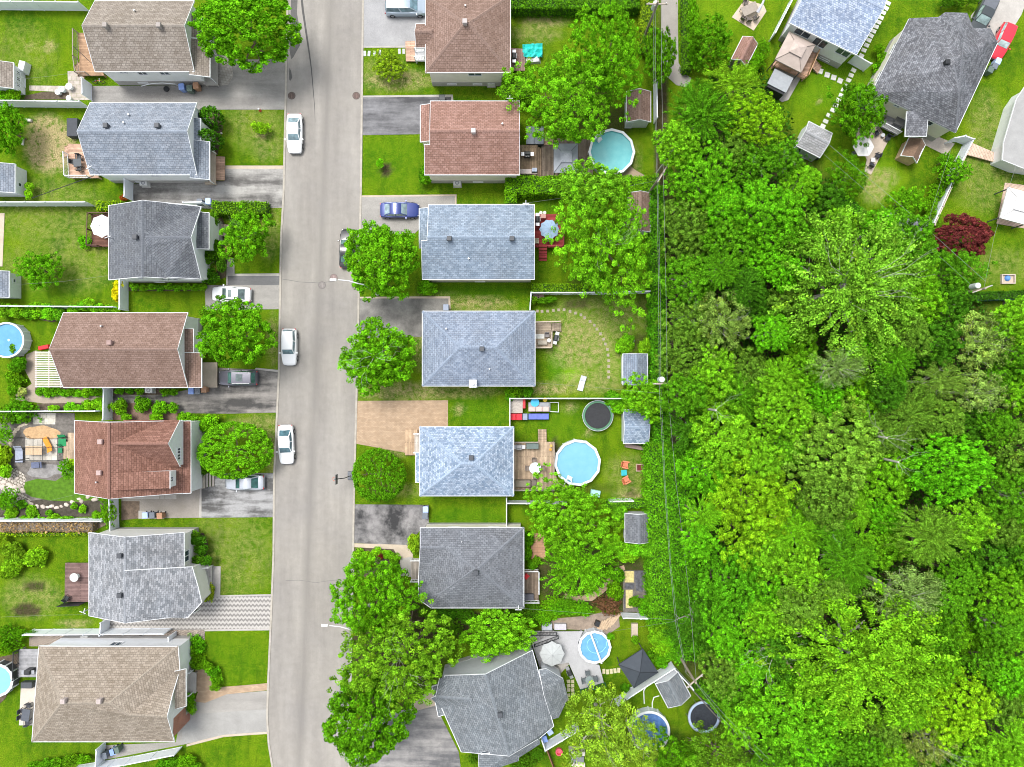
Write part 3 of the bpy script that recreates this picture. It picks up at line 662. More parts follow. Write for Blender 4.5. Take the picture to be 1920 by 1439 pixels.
h.add_roof([(xr, yr, 7.75), (xe, yr, 7.75), (xe, yb, 5.1), (xr, yb, 5.1), (xe, ya, 5.1), (xr, ya, 5.1)], [(3, 2, 1, 0), (0, 1, 4, 5)], [3, 2, 1, 4, 5, 0], name='front_gable_roof', base=4.0, over=.12, fas=[(2, 1), (1, 4)])
x0, y0, x1, y1 = rect(218, 884, 318, 916, 6.4)
h.add_roof([(xr-.2, y0, 7.95), (x1, y0, 6.35), (x1, y1, 6.35), (xr-.2, y1, 7.95)], [(0, 1, 2, 3)], [0, 1, 2, 3], name='dormer_roof', base=4.8, over=.08, fas=[(1, 2)])
h.block(hrect(339, 790, 357, 925, 2.8), 'E', 2.7, 3.0, name='bay_roof', over=.1)
h.vent(192, 828, plain((.4, .3, .28))); h.vent(190, 886, plain((.4, .3, .28))); h.pipe(183, 904)
h.opening(1, 1, .36, 3.6, .7, .8); h.opening(1, 1, .62, 3.6, .7, .8); h.opening(2, 1, .5, 4.3, .6, .6, n=2); h.opening(0, 1, .8, 1.0, .9, 1.2, n=1); h.opening(0, 1, .6, 1.0, .9, 1.2, n=1)
h.done()
h = House('bungalow', 'house with mottled light and dark grey shingles beside the zigzag paved driveway', 'house', 265, 1080, siding((.8, .78, .76)), S_MIX)
h.block(hrect(167, 999, 345, 1155), 'Y', 3.0, 5.3)
h.poly([(234, 1070, 5.36), (236, 1157, 5.36), (345, 1159, 3.05), (352, 1158, 2.9), (378, 1130, 2.8), (371, 1100, 2.9), (360, 1063, 3.1)], [(0, 1, 2, 3, 4, 5, 6)], [0, 1, 2, 3, 4, 5, 6], name='front_roof', fas=[(3, 4), (4, 5), (5, 6), (2, 3), (0, 6)])
h.vent(228, 1041); h.vent(228, 1115); h.opening(0, 1, .75, 1.0, 2.0, 1.4, n=3); h.opening(1, 2, .5, .9, 1.5, 1.4, n=3)
h.done()
h = House('bungalow', 'large house with tan shingled hip roof and red brick front, bottom left', 'house', 200, 1300, WHITE, S_TAN)
h.poly([(73, 1212, 3), (334, 1213, 3), (337, 1257, 3.0), (313, 1344, 4.85), (324, 1300, 3.8), (327, 1391, 3), (60, 1391, 3), (115, 1319, 5.35), (205, 1319, 5.35), (241, 1341, 4.95), (345, 1257, 2.9)],
       [(0, 7, 8, 1), (1, 8, 9, 2), (2, 9, 3, 4), (9, 8, 7, 6, 5, 3), (6, 7, 0)], [0, 1, 2, 4, 3, 5, 6])
h.block(hrect(332, 1256, 347, 1326, 2.9), 'E', 2.7, 3.4, name='porch_roof', walls=False)
h.vent(123, 1312, plain((.42, .36, .34))); h.vent(190, 1312, plain((.42, .36, .34))); h.opening(0, 6, .9, 2.0, .8, .5); h.opening(0, 5, .5, .9, 1.2, 1.3); h.opening(0, 0, .1, 2.1, .7, .5)
BRK = bricks((.33, .09, .05), (.42, .13, .07), (.4, .36, .32), .25, .09, wall=True)
m = MB(); x0, y0, x1, y1 = hrect(305, 1305, 327, 1390); m.box((x0+x1)/2, (y0+y1)/2+.1, 1.95, x1-x0-.5, y1-y0-.4, 3.9); m.build('brick_front', BRK, h.t, world=True)
h.done()
# --- right row
h = House('bungalow', 'beige sided house with mauve brown pyramid roof, topmost in the middle row', 'house', 870, 70, BEIGE, S_BR)
h.block(hrect(798, -9, 957, 136), 'X', 3.0, 5.3, 4.5, 4.5); h.block(hrect(780, 45, 830, 90, 2.8), 'X', 2.8, 3.8, 0, 1.3, name='porch_roof', walls=False)
h.vent(872, 44, plain((.42, .38, .37))); h.pipe(873, 13)
h.opening(0, 0, .58, 1.5, 1.6, 1.1); h.opening(0, 0, .26, .06, 1.1, .4, n=1); h.opening(0, 0, .6, .06, 1.1, .4, n=1); h.done()
h = House('bungalow', 'cream sided house with terracotta red shingle roof beside the spa, second in the middle row', 'house', 885, 265, BEIGE, S_RED)
h.poly([(807, 190, 3), (974, 190, 3), (974, 328, 3), (796, 328, 3), (796, 272, 4.5), (806, 272, 4.5), (806, 245, 5.3), (974, 245, 5.3)], [(0, 6, 7, 1), (7, 6, 5, 4, 3, 2)], [0, 1, 7, 2, 3, 4, 5, 6])
h.block(hrect(788, 197, 806, 266, 2.7), 'W', 2.6, 3.0, name='porch_roof', over=.15)
h.vent(888, 248, plain((.5, .44, .42))); h.pipe(942, 234); h.opening(0, 3, .6, 2.0, 1.6, .6); h.opening(0, 3, .55, .06, 1.2, .4, n=1); h.done()
h = House('bungalow', 'house with light blue grey gable roof and red deck behind, middle row', 'house', 900, 455, CREAM, S_BL)
h.poly([(804, 384, 3), (1002, 384, 3), (1002, 524, 3), (792, 524, 3), (790, 452, 5.08), (801, 452, 5.08), (801, 445, 5.3), (1002, 445, 5.3)], [(0, 6, 7, 1), (7, 6, 5, 4, 3, 2)], [0, 1, 7, 2, 3, 4, 5, 6])
h.block(hrect(786, 391, 804, 465, 2.7), 'W', 2.6, 3.0, name='porch_roof', over=.15)
h.vent(843, 449); h.vent(960, 449); h.pipe(879, 486); h.opening(0, 3, .5, .06, 1.2, .4, n=1); h.opening(0, 3, .55, 1.7, 1.6, 1.0); h.done()
h = House('bungalow', 'house with light blue grey hip roof and white chimney, beside the dry yard', 'house', 900, 655, CREAM, S_BL2)
h.block(hrect(792, 584, 1003, 724), 'X', 3.0, 5.2, 4.3, 4.3)
h.vent(904, 655); h.pipe(918, 692); h.pipe(837, 617)
m = MB(); p = W(887, 718, 5.1); m.box(p.x, p.y-.1, 3.0, .8, .85, 5.2); m.build('chimney', TRIM, h.roof, world=True); MB().cyl(p.x, p.y-.1, 5.6, 5.9, .2).build('chimney_flue', METAL, h.t, world=True)
h.done()
h = House('bungalow', 'house with speckled pale blue shingle pyramid roof beside the tan paver driveway', 'house', 870, 865, CREAM, S_SP)
h.block(hrect(787, 801, 963, 930), 'X', 3.0, 5.2, 4.8, 4.3); h.block(hrect(779, 850, 800, 905, 2.9), 'W', 2.8, 3.0, name='bay_roof', over=.15)
h.vent(884, 858); h.done()
h = House('bungalow', 'house with charcoal grey fine shingled hip roof, sixth down in the middle row', 'house', 885, 1065, CREAM, S_GR)
h.poly([(788, 990, 3), (982, 990, 3), (982, 1140, 3), (808, 1140, 3), (785, 1124, 3), (785, 1080, 3), (890, 1067, 5.3), (826, 1113, 3.6), (835, 1027, 4.1), (788, 1027, 4.0), (896, 1067, 5.3)],
       [(0, 9, 8, 1), (8, 10, 1), (8, 6, 10), (1, 10, 2), (2, 10, 6, 7, 3), (3, 7, 4), (4, 7, 5), (5, 7, 6, 8), (5, 8, 9)], [0, 1, 2, 3, 4, 5, 9])
h.vent(893, 1072); h.pipe(866, 1015); h.done()
h = House('bungalow', 'large angled house with slate grey roof and pale wall, bottom centre beside the white deck', 'house', 930, 1330, plain((.5, .52, .55), .5, .06), S_SL, over=.25)
h.poly([(834, 1267, 3), (910, 1265, 6.0), (998, 1220, 3), (1038, 1362, 3), (1012, 1384, 3), (955, 1418, 5.0), (865, 1410, 3), (827, 1325, 3)], [(0, 7, 6, 5, 1), (1, 5, 4, 3, 2)], [0, 1, 2, 3, 4, 5, 6, 7])
h.poly([(824, 1273, 3), (808, 1310, 3), (827, 1328, 3), (885, 1312, 4.9), (817, 1306, 3.6), (850, 1266, 3.2)], [(0, 4, 3, 5), (4, 1, 2, 3)], [0, 4, 1, 2, 3, 5], name='side_roof', fas=[(0, 4), (4, 1)])
h.poly([(810, 1288, 2.6), (822, 1344, 2.6), (834, 1340, 2.9), (820, 1285, 2.9)], [(0, 1, 2, 3)], [0, 1, 2, 3], name='porch_roof', walls=False)
h.poly([(897, 1412, 3), (955, 1414, 3.5), (972, 1408, 3.2), (972, 1426, 2.6), (930, 1440, 2.6), (898, 1450, 2.6)], [(0, 1, 2, 3, 4, 5)], [0, 1, 2, 3, 4, 5], name='lower_roof')
h.poly([(968, 1408, 3.4), (1009, 1378, 3.3), (1012, 1394, 2.6), (972, 1420, 2.6)], [(0, 1, 2, 3)], [0, 1, 2, 3], name='lower_roof')
h.poly([(1011, 1257, 2.8), (1024, 1255, 2.7), (1055, 1273, 2.6), (1064, 1309, 2.6), (1047, 1345, 2.6), (1034, 1348, 2.7), (1020, 1304, 4.0)], [(0, 1, 6), (1, 2, 6), (2, 3, 6), (3, 4, 6), (4, 5, 6)], [0, 1, 2, 3, 4, 5, 6], name='turret_roof')
h.vent(938, 1338); h.pipe(981, 1350); h.opening(0, 1, .5, 4.0, 1.0, .4, n=1); h.done()
# --- top right and the edges
GT = 'houses on the street behind the wood'
h = House('bungalow', 'white house with speckled pale blue roof cut by the top edge, beside the beige gazebo', 'house', 1600, 20, WHITE, S_SP2, GT)
a, b = W(1480, 43, 4.2), W(1606, 103, 4.2); u = (b-a).normalized(); v = Vector((-u.y, u.x, 0)); L = (b-a).length; D = 9.0
A_, B_, C_, D_ = a, b, b+v*D, a+v*D; M1 = a+v*D/2; M2 = b+v*D/2; M1.z = M2.z = 6.3
h.add_roof([A_, B_, C_, D_, M1, M2], [(0, 1, 5, 4), (2, 3, 4, 5)], [0, 1, 5, 2, 3, 4]); h.opening(0, 0, .22, 1.3, 1.9, 1.2); h.opening(0, 0, .88, 1.3, 1.6, 1.2); h.opening(0, 0, .52, .9, 1.6, 2.0, 'door', 2)
h.opening(0, 0, .75, .06, 1.3, .4, n=1); h.done()
h = House('bungalow', 'white house with mottled charcoal hip roof and several front gables, top right', 'house', 1760, 140, CREAM, S_CH, GT)
h.poly([(1705, 36, 3), (1748, 55, 3), (1759, 34, 3), (1771, 25, 3), (1812, 26, 3), (1824, 54, 3), (1856, 55, 3), (1870, 81, 3), (1792, 248, 3), (1635, 173, 3),
        (1788, 122, 5.9), (1798, 172, 5.5), (1804, 104, 5.9), (1797, 58, 5.0), (1836, 96, 4.5), (1850, 80, 4.3)],
       [(0, 1, 2), (0, 2, 10), (9, 0, 10), (9, 10, 11), (9, 11, 8), (8, 7, 15), (8, 15, 14), (8, 14, 12), (8, 12, 10), (8, 10, 11), (2, 3, 13), (2, 13, 12), (2, 12, 10), (3, 4, 13), (4, 5, 14), (4, 14, 12), (4, 12, 13), (5, 6, 15), (5, 15, 14), (6, 7, 15)], list(range(10)))
h.block(hrect(1698, 211, 1738, 255, 2.8), 'S', 2.7, 3.1, name='porch_roof', walls=False)
h.vent(1772, 120, BLK); h.opening(0, 3, .3, 1.9, .6, .5) if False else None
ed = min(range(10), key=lambda i: (h.edges[0][i]+h.edges[0][(i+1) % 10]).y/2)
for f, z, w_, h_, n_ in ((.32, 2.0, .7, .5, 2), (.72, 1.5, 1.5, .9, 2), (.8, .06, 1.1, .4, 1), (.1, 2.0, .7, .5, 2)): h.opening(0, ed, f, z, w_, h_, n=n_)
h.done()
for ox in ():
    pass
h = House('flat_roof_house', 'white flat roofed house cut by the right edge, beside the lawn', 'house', 1910, 240, WHITE, concrete((.33, .33, .325), .1), GT, found=False)
h.poly([(1924, 160, 2.5), (1906, 186, 2.5), (1882, 268, 2.5), (1880, 300, 2.5), (1920, 316, 2.5), (1975, 325, 2.5), (1980, 160, 2.5)], [(0, 1, 2, 3, 4, 5, 6)], [0, 1, 2, 3, 4, 5, 6]); h.done()
# ---------------------------------------------------------------- sheds, fences, pools, decks
def rshed(label, px, py, w, d, ang, rm, wm, ze=2.1, zr=2.9, cat='shed', name='garden_shed', door='S', group='garden sheds', over=.12):
    """ridge along the local x axis; w along x, d along y"""
    h = House(name, label, cat, px, py, wm, rm, group, found=False, over=over); c = W(px, py, ze); u = Vector((math.cos(R(ang)), math.sin(R(ang)), 0)); v = Vector((-u.y, u.x, 0))
    P = [c-u*w/2-v*d/2, c+u*w/2-v*d/2, c+u*w/2+v*d/2, c-u*w/2+v*d/2]; A = c-u*w/2; B = c+u*w/2; A.z = B.z = zr
    h.add_roof(P+[A, B], [(0, 1, 5, 4), (2, 3, 4, 5)], [0, 1, 5, 2, 3, 4])
    h.opening(0, {'S': 0, 'E': 1, 'N': 3, 'W': 4}[door], .3 if door in 'EW' else .5, .05, 1.1 if door in 'SN' else .8, 1.75, 'door', 1, TRIM, plain((.62, .64, .66), .5)); return h.done()
SW_ = plain((.68, .7, .72), .5, .06)
def pr(x0, y0, x1, y1, z=2.1):
    a, b, c, d = rect(x0, y0, x1, y1, z); return (x0+x1)/2, (y0+y1)/2, c-a, d-b
def shed(label, x0, y0, x1, y1, axis, rm, wm, **kw):
    cx, cy, w, d = pr(x0, y0, x1, y1); return rshed(label, cx, cy, w if axis == 'X' else d, d if axis == 'X' else w, 0 if axis == 'X' else 90, rm, wm, **kw)
h = shed('white cabin with taupe roof and three small windows at the left edge', -48, 118, 25, 166, 'Y', S_TAUPE, SW_, name='cabin')
for f in (.25, .5, .75): h.opening(0, 0, f, .9, .5, .6, n=2)
h = shed('white shed with grey roof at the left edge under the bare patch', -45, 308, 28, 362, 'Y', S_BG, SW_, door='N'); h.opening(0, 0, .35, .9, .5, .6, n=1)
h = shed('white shed with grey roof at the left edge beside the single small tree', -45, 509, 17, 558, 'Y', S_BG, SW_, door='N'); h.opening(0, 0, .7, .9, .5, .5, n=1)
shed('brown roofed shed above the turquoise pool at right', 1175, 172, 1220, 229, 'Y', S_BR, SW_, door='W')
shed('brown roofed shed half under the largest back yard tree', 1178, 362, 1219, 435, 'Y', S_BR, SW_)
shed('vaulted blue grey roofed shed at the end of the stepping stones', 1168, 664, 1214, 722, 'Y', S_BL2, SW_)
shed('speckled pale blue roofed shed beside the black trampoline', 1169, 769, 1216, 832, 'X', S_SP, SW_)
shed('dark grey roofed shed beside the wires, above the garden plot', 1172, 963, 1221, 1017, 'Y', S_GR, SW_)
rshed('angled grey shed at the bottom between the dark gazebo and black trampoline', 1262, 1294, 3.1, 2.9, 118, S_SL, SW_)
rshed('angled pale grey shed at the edge of the wood by the white stones', 1527, 262, 3.0, 3.1, -27, shingle((.28, .29, .3), (.42, .43, .45)), SW_, door='S')
rshed('dark grey shed roof at the corner of the wood beside the red maple', 1695, 424, 3.4, 2.6, -22, S_CH, SW_, door='S')
rshed('reddish brown shed roof near the footpath at top right', 1396, 97, 2.9, 1.9, 63, S_RED, WOODG, door='S')
rshed('small brown wooden playhouse with open truss roof on the top right lawn', 1712, 282, 2.3, 2.0, 65, plain((.2, .13, .09), .9, .25, 6), plain((.6, .42, .28), .8), ze=1.6, zr=2.5, cat='playhouse', name='playhouse', group=None)
# truss on the playhouse front
# ---- fences
def fence(label, pts, h=1.9, mat=None, group='white vinyl fences', post=2.4, name='vinyl_fence', slat=False, th=.07, cat='fence'):
    mat = mat or VINYL; P = [W(x, y) for x, y in pts]; t = T(name, label, cat, P[0], 0, group); m = MB(); q = MB(); r = MB()
    for a, b in zip(P[:-1], P[1:]):
        d = b-a; L = d.length; d.normalize(); ang = math.degrees(math.atan2(d.y, d.x)); c = (a+b)/2
        if slat:
            n = int(L/.28)
            for k in range(n): p = a+d*(L*(k+.5)/n); m.box(p.x, p.y, h/2+.03, .13, .03, h-.1, ang)
        else: m.box(c.x, c.y, h/2+.02, L, .04, h-.12, ang)
        r.box(c.x, c.y, h-.03, L, th+.04, .1, ang); r.box(c.x, c.y, .12, L, th, .12, ang)
        n = max(1, round(L/post))
        for k in range(n+1 if (b-P[-1]).length < .01 else n): p = a+d*L*k/n; MB().box(p.x, p.y, h/2+.05, .12, .12, h+.1, ang).box(p.x, p.y, h+.12, .15, .15, .05, ang, .5, .5).build('post', mat, t, world=True)
    m.build('panel', mat, t, world=True); r.build('rail', mat, t, world=True); return t
fence('white fence at the top left, left of the taupe roofed house', [(-40, 19), (166, 21)])
fence('white fence along the top of the yard with the bare soil patch', [(5, 201), (168, 203)])
fence('short white gate fence closing the top left driveway', [(172, 160), (173, 189)], post=1.8)
fence('short white gate fence under the pale blue grey left house', [(250, 345), (250, 377)], post=2)
fence('white fence along the top of the lawn with the single small tree', [(-40, 387), (178, 387)])
fence('short white fence piece between the bins and the long hedge', [(358, 388), (392, 387)])
fence('white fence above the left round pool', [(-40, 577), (229, 579)])
fence('white side fence left of the narrow lawn under the slate roof', [(241, 527), (241, 583)])
fence('white fence above the rock garden', [(-40, 771), (197, 770)])
fence('white side fence below the long mauve brown house', [(212, 729), (211, 786)])
fence('white fence below the rock garden', [(-40, 971), (208, 972)])
fence('white side fence between the rusty roof and the mottled grey roof', [(222, 930), (224, 998)])
fence('white fence above the stone covered strip', [(65, 1180), (322, 1178)])
fence('short white gate at the right end of the stone covered strip', [(331, 1184), (331, 1207)], post=1.4)
fence('short white gate beside the zigzag paved driveway', [(207, 1158), (205, 1181)], post=1.4)
fence('short white gate at the lower left bins', [(199, 1390), (197, 1424)], post=1.8)
fence('long slanting white fence at the bottom left', [(341, 1400), (250, 1418), (150, 1434)])
fence('white fence left of the wires beside the upper brown shed', [(1225, 160), (1226, 232)])
fence('white fence under the largest back yard tree', [(996, 553), (1090, 553), (1225, 550)])
fence('thin white fence end between the two pale blue roofed houses', [(995, 553), (993, 584)])
fence('thin white fence above the trampoline yard', [(957, 747), (1170, 747)])
fence('thin white side fence beside the red toy boxes', [(956, 747), (956, 800)])
fence('thin white fence under the speckled blue roofed house', [(951, 939), (1060, 940)]); fence('short white fence piece under the pool garden lawn', [(1140, 936), (1182, 935)])
fence('thin white side fence above the charcoal roofed house', [(950, 930), (950, 986)])
fence('thin white fence under the garden plot', [(1164, 1149), (1228, 1151)])
fence('white angled fence behind the dark gazebo', [(1152, 1311), (1182, 1290), (1258, 1241)])
fence('grey white fence beside the angled shed and the wires', [(1258, 1243), (1292, 1280)])
fence('white angled fence beside the lower bins and turret', [(1021, 1392), (1082, 1355)]); fence('short white fence end beside the lower bins', [(1014, 1372), (1021, 1392)], post=1.4)
fence('thin white fence running down beside the pale blue top right house', [(1478, 8), (1442, 78)])
fence('white gate between the two top right houses', [(1590, 118), (1618, 134)], post=1.6)
fence('white fence above the playhouse', [(1770, 270), (1790, 266), (1806, 272)], post=1.6)
fence('long white fence sloping down to the red maple', [(1803, 276), (1775, 330), (1733, 425)])
fence('pale wooden slatted fence beside the long white fence', [(1800, 290), (1738, 428)], 1.5, plain((.6, .52, .42), .8), None, name='wooden_fence', slat=True)
fence('dark green fence below the right edge hedge', [(1818, 566), (1925, 563)], 1.4, plain((.03, .09, .07)), None, name='metal_fence')
fence('brown wooden fence running down beside the pink tub', [(1024, 1396), (1042, 1445)], 1.2, plain((.2, .1, .06), .9, .2, 5), None, name='wooden_fence')
fence('dark wire fence beside the diagonal narrow hedge at the bottom right', [(1290, 1282), (1350, 1348), (1450, 1452)], 1.2, plain((.16, .15, .13), .8), None, name='wire_fence', slat=True)
# ---- pools
W_T = water_mat((.16, .5, .52), (.11, .42, .46), bumps=.4); W_B = water_mat((.19, .44, .57), (.16, .4, .54), bumps=.12); W_C = water_mat((.15, .38, .58), (.11, .3, .5), bumps=.5)
COV = water_mat((.12, .26, .55), (.05, .12, .32), .5, .6, 3); W_L = water_mat((.12, .34, .52), (.09, .28, .46), bumps=.3)
def pool(label, px, py, r, wm, n=12, h=1.2, ladder=None, rimw=.2, wall=None, ph=0):
    k = (CAMH-h)/CAMH/16; r_ = r*k; p = W(px, py, h); t = T('round_pool', label, 'pool', (p.x, p.y, 0), 0, 'above ground pools'); rim = plain((.74, .77, .8), .4, .05)
    m = MB(); m.ring(0, 0, 0, h-.04, r_-.14, r_-.07, 48, ph)
    m.build('pool_wall', wall or plain((.6, .64, .7), .5, .1), t)
    MB().ring(0, 0, h-.04, h+.03, r_-rimw-.05, r_+.03, n*(1 if n <= 14 else 3), ph).build('rim', rim, t)
    [MB().box((r_-.02)*math.cos(ph+2*math.pi*i/12), (r_-.02)*math.sin(ph+2*math.pi*i/12), h/2, .1, .16, h, math.degrees(ph+2*math.pi*i/12)).build('upright', rim, t) for i in range(12)]
    MB().cyl(0, 0, .1, h-.16, r_-.145, n=48, ph=ph).build('water', wm, t, smooth=False)
    if ladder is not None:
        a = R(ladder); m = MB(); c, s = math.cos(a), math.sin(a)
        for q in (-.28, .28):
            m.tube([((r_+.25)*c-q*s, (r_+.25)*s+q*c, h-.2), ((r_+.15)*c-q*s, (r_+.15)*s+q*c, h+.75), ((r_-.55)*c-q*s, (r_-.55)*s+q*c, h+.75), ((r_-.65)*c-q*s, (r_-.65)*s+q*c, h-.4)], .05, 8)
        for z in (0, .3, .6): m.box((r_-.62-z*.2)*c, (r_-.62-z*.2)*s, h-.1-z*.3+.15, .3, .6, .06, ladder)
        m.build('ladder', rim, t)
    return t
pool('turquoise pool with white rim and steps, beside the grey canopy gazebo', 1147, 285, 43.5, W_T, ladder=135)
pool('large light blue twelve sided pool joined to the wooden deck', 1083, 868, 43.5, W_B, ladder=-118, ph=.13)
t = pool('light blue pool with a white bar across it, beside the white deck', 1115, 1214, 31, W_C)
k = .98/16; m = MB(); m.tube([(-9*k, 30*k, 1.3), (13*k, -30*k, 1.3)], .11, 8); m.build('cover_reel', plain((.75, .75, .75)), t)
m = MB(); m.tube([(math.cos(a*.5)*(.3+a*.09), math.sin(a*.5)*(.3+a*.09)+.4, 1.07) for a in range(14)], .035, 6); m.build('pool_hose', plain((.3, .65, .75)), t)
pool('blue covered pool half hidden under the pale birch at the bottom', 1218, 1372, 38, COV, n=20)
t = pool('mid blue pool with wide pale wall at the left edge', 12, 638, 33, W_L, n=20, rimw=.12, h=1.35)
MB().dome(.15, 0, 1.17, .16, .05).build('skimmer', plain((.5, .8, .9)), t)
pool('pale turquoise pool with dark wall cut by the left edge near the bottom', -6, 1276, 31, water_mat((.22, .62, .72), (.2, .56, .68)), n=14, wall=DKG)
def trampoline(label, px, py, r, pad, mat):
    k = (CAMH-.9)/CAMH/16; r_ = r*k; p = W(px, py, .9); t = T('trampoline', label, 'trampoline', (p.x, p.y, 0), 0, 'trampolines')
    MB().cyl(0, 0, .86, .88, r_*.83, n=40).build('jumping_mat', mat, t); MB().ring(0, 0, .84, .9, r_*.85, r_*.98, 40).build('spring_pad', pad, t)
    m = MB(); m.ring(0, 0, .83, .91, r_*.985, r_*1.02, 40); m.build('frame', METAL, t); m = MB()
    for i in range(6): a = i*math.pi/3; MB().tube([(r_*math.cos(a), r_*math.sin(a), 0), (r_*math.cos(a), r_*math.sin(a), .88)], .04).build('leg', METAL, t)
    return t
trampoline('black round trampoline with green rim on the pool garden lawn', 1121, 780, 28.5, plain((.08, .2, .12)), plain((.035, .036, .04), .8, .2, 6))
trampoline('black trampoline with pale blue edge pad at the bottom right', 1320, 1345, 30, plain((.38, .48, .68)), plain((.03, .035, .045), .8, .3, 6))
# ---- furniture
def chair(label, loc, rot, col, group=None, name='patio_chair', low=False, parent=None):
    key = ('chair', col, low)
    if key in _mc:
        c = again(_mc[key], loc, rot, label, group)
        if not group and 'group' in c: del c['group']
        return c
    t = T(name, label, 'chair', loc, rot, group); m = plain(col, .6); s = .3 if low else .42
    MB().box(0, 0, s, .5, .5, .06).build('seat', m, t, bevel=.02); MB().box(-.27, 0, s+.27, .06, .5, .5).build('backrest', m, t, bevel=.02)
    for y in (-.25, .25): MB().box(0, y, s+.2, .5, .06, .05).build('armrest', m, t)
    for x in (-.22, .22):
        for y in (-.22, .22): MB().box(x, y, s/2, .05, .05, s).build('leg', m, t)
    _mc[key] = t; return t
def table(label, loc, rot, w, d, col, h=.72, rnd=False, name='patio_table', hole=None):
    t = T(name, label, 'table', loc, rot); m = plain(col, .5)
    if rnd: MB().cyl(0, 0, h-.04, h, w/2, n=32).build('table_top', m, t); MB().cyl(0, 0, .0, h-.04, .05, n=8).build('leg', m, t); MB().cyl(0, 0, 0, .05, w/4).build('base', m, t)
    else:
        MB().box(0, 0, h-.03, w, d, .05).build('table_top', m, t, bevel=.01)
        for x in (-1, 1):
            for y in (-1, 1): MB().box(x*(w/2-.08), y*(d/2-.08), (h-.05)/2, .06, .06, h-.05).build('leg', m, t)
    return t
def umbrella(label, px, py, r, col, h=2.4, n=8, z0=0, rot=0):
    k = (CAMH-h)/CAMH/16; R_ = r*k; p = W(px, py, h); t = T('patio_umbrella', label, 'umbrella', (p.x, p.y, 0), rot); m = MB(); m2 = MB()
    vs = [(0, 0, h+.35)]
    for i in range(n): a = 2*math.pi*i/n; vs.append((R_*math.cos(a), R_*math.sin(a), h-.12))
    for i in range(n): a = 2*math.pi*(i+.5)/n; vs.append((R_*.88*math.cos(a), R_*.88*math.sin(a), h-.06))
    m.add(vs, [(0, 1+i, 1+n+i) for i in range(n)]+[(0, 1+n+i, 1+(i+1) % n) for i in range(n)]); o = m.build('canopy', plain(col, .8, .08), t); s = o.modifiers.new('thick', 'SOLIDIFY'); s.thickness = .02
    for i in range(n): a = 2*math.pi*i/n; m2.tube([(0, 0, h+.36), (R_*math.cos(a), R_*math.sin(a), h-.1)], .014, 4)
    m2.build('rib', plain(sc(col, .75), .7), t); MB().cyl(0, 0, z0, h+.45, .03, n=8).build('pole', METAL, t); MB().cyl(0, 0, z0, z0+.12, .25, n=16).build('base', DKG, t); return t
def gazebo(label, px, py, w, d, ang, col, h=2.2, peak=1.0, vent=True, post=None, ridge=0):
    p = W(px, py, h); t = T('gazebo', label, 'gazebo', (p.x, p.y, 0), ang); m = MB(); cm = plain(col, .75, .09, 1.5)
    V = [(-w/2, -d/2, h), (w/2, -d/2, h), (w/2, d/2, h), (-w/2, d/2, h), (-ridge, 0, h+peak), (ridge, 0, h+peak)]
    if ridge: F = [(0, 1, 5, 4), (1, 2, 5), (2, 3, 4, 5), (3, 0, 4)]
    else: F = [(0, 1, 4), (1, 2, 4), (2, 3, 4), (3, 0, 4)]
    o = MB().add(V if ridge else V[:5], F).build('canopy', cm, t); s = o.modifiers.new('thick', 'SOLIDIFY'); s.thickness = .04
    m = MB(); [m.box(0, s_*d/2, h-.07, w+.04, .03, .16) for s_ in (-1, 1)]; [m.box(s_*w/2, 0, h-.07, .03, d+.04, .16) for s_ in (-1, 1)]; m.build('valance', plain(sc(col, .9), .8), t)
    m = MB(); tp = [V[4], V[5]] if ridge else [V[4], V[4]]
    for v, q in ((V[0], tp[0]), (V[3], tp[0]), (V[1], tp[1]), (V[2], tp[1])): m.tube([Vector(v)+Vector((0, 0, .03)), Vector(q)+Vector((0, 0, .03))], .035, 5)
    m.build('seam', plain(sc(col, .6), .8), t)
    if vent:
        vw, vd = w*.24, d*.2; z = h+peak*.82; MB().add([(-vw, -vd, z), (vw, -vd, z), (vw, vd, z), (-vw, vd, z), (0, 0, z+peak*.38)], [(0, 1, 4), (1, 2, 4), (2, 3, 4), (3, 0, 4)]).build('vent_cap', plain(sc(col, 1.06), .8), t)
    for x in (-1, 1):
        for y in (-1, 1): MB().box(x*(w/2-.12), y*(d/2-.12), h/2, .1, .1, h).build('post', post or DKG, t)
    return t
def barbecue(label, px, py, rot, col=(.04, .042, .045), z=.6):
    p = W(px, py, z+1); p.z = z-.02; t = T('barbecue', label, 'barbecue', p, rot); m = plain(col, .4)
    MB().box(0, 0, .42, .7, .5, .8).build('cabinet', m, t, bevel=.02); l = MB(); l.box(0, 0, .9, .72, .52, .14); l.box(0, .03, 1.02, .68, .42, .14, 0, .9, .6); l.build('lid', m, t, bevel=.03)
    for s in (-1, 1): MB().box(s*.55, 0, .82, .36, .42, .04).build('side_shelf', METAL, t)
    MB().tube([(-.25, -.3, .95), (.25, -.3, .95)], .02).build('handle', METAL, t); return t
def bin_(label, px, py, rot, col, group='wheeled bins'):
    key = ('bin', col); p = W(px, py, 1.0); p.z = .03
    if key in _mc: return again(_mc[key], p, rot, label, group)
    t = T('wheeled_bin', label, 'bin', p, rot, group); m = plain(col, .5, .06); MB().box(0, 0, .5, .5, .56, .92, 0, 1.18, 1.18).build('container', m, t, bevel=.02)
    l = MB(); l.box(0, 0, 1.0, .66, .72, .07, 0, .92, .92); l.box(0, .35, .99, .5, .06, .08); l.build('lid', plain(sc(col, 1.15), .45, .05), t, bevel=.02)
    for s in (-1, 1): w = MB(); w.box(s*.27, .3, .1, .06, .2, .2); w.build('wheel', BLK, t, bevel=.04)
    _mc[key] = t; return t
BB = (.2, .3, .62); BG_ = (.13, .15, .18); BD = (.1, .14, .12); BN = (.36, .2, .12); BLB = (.36, .46, .72)
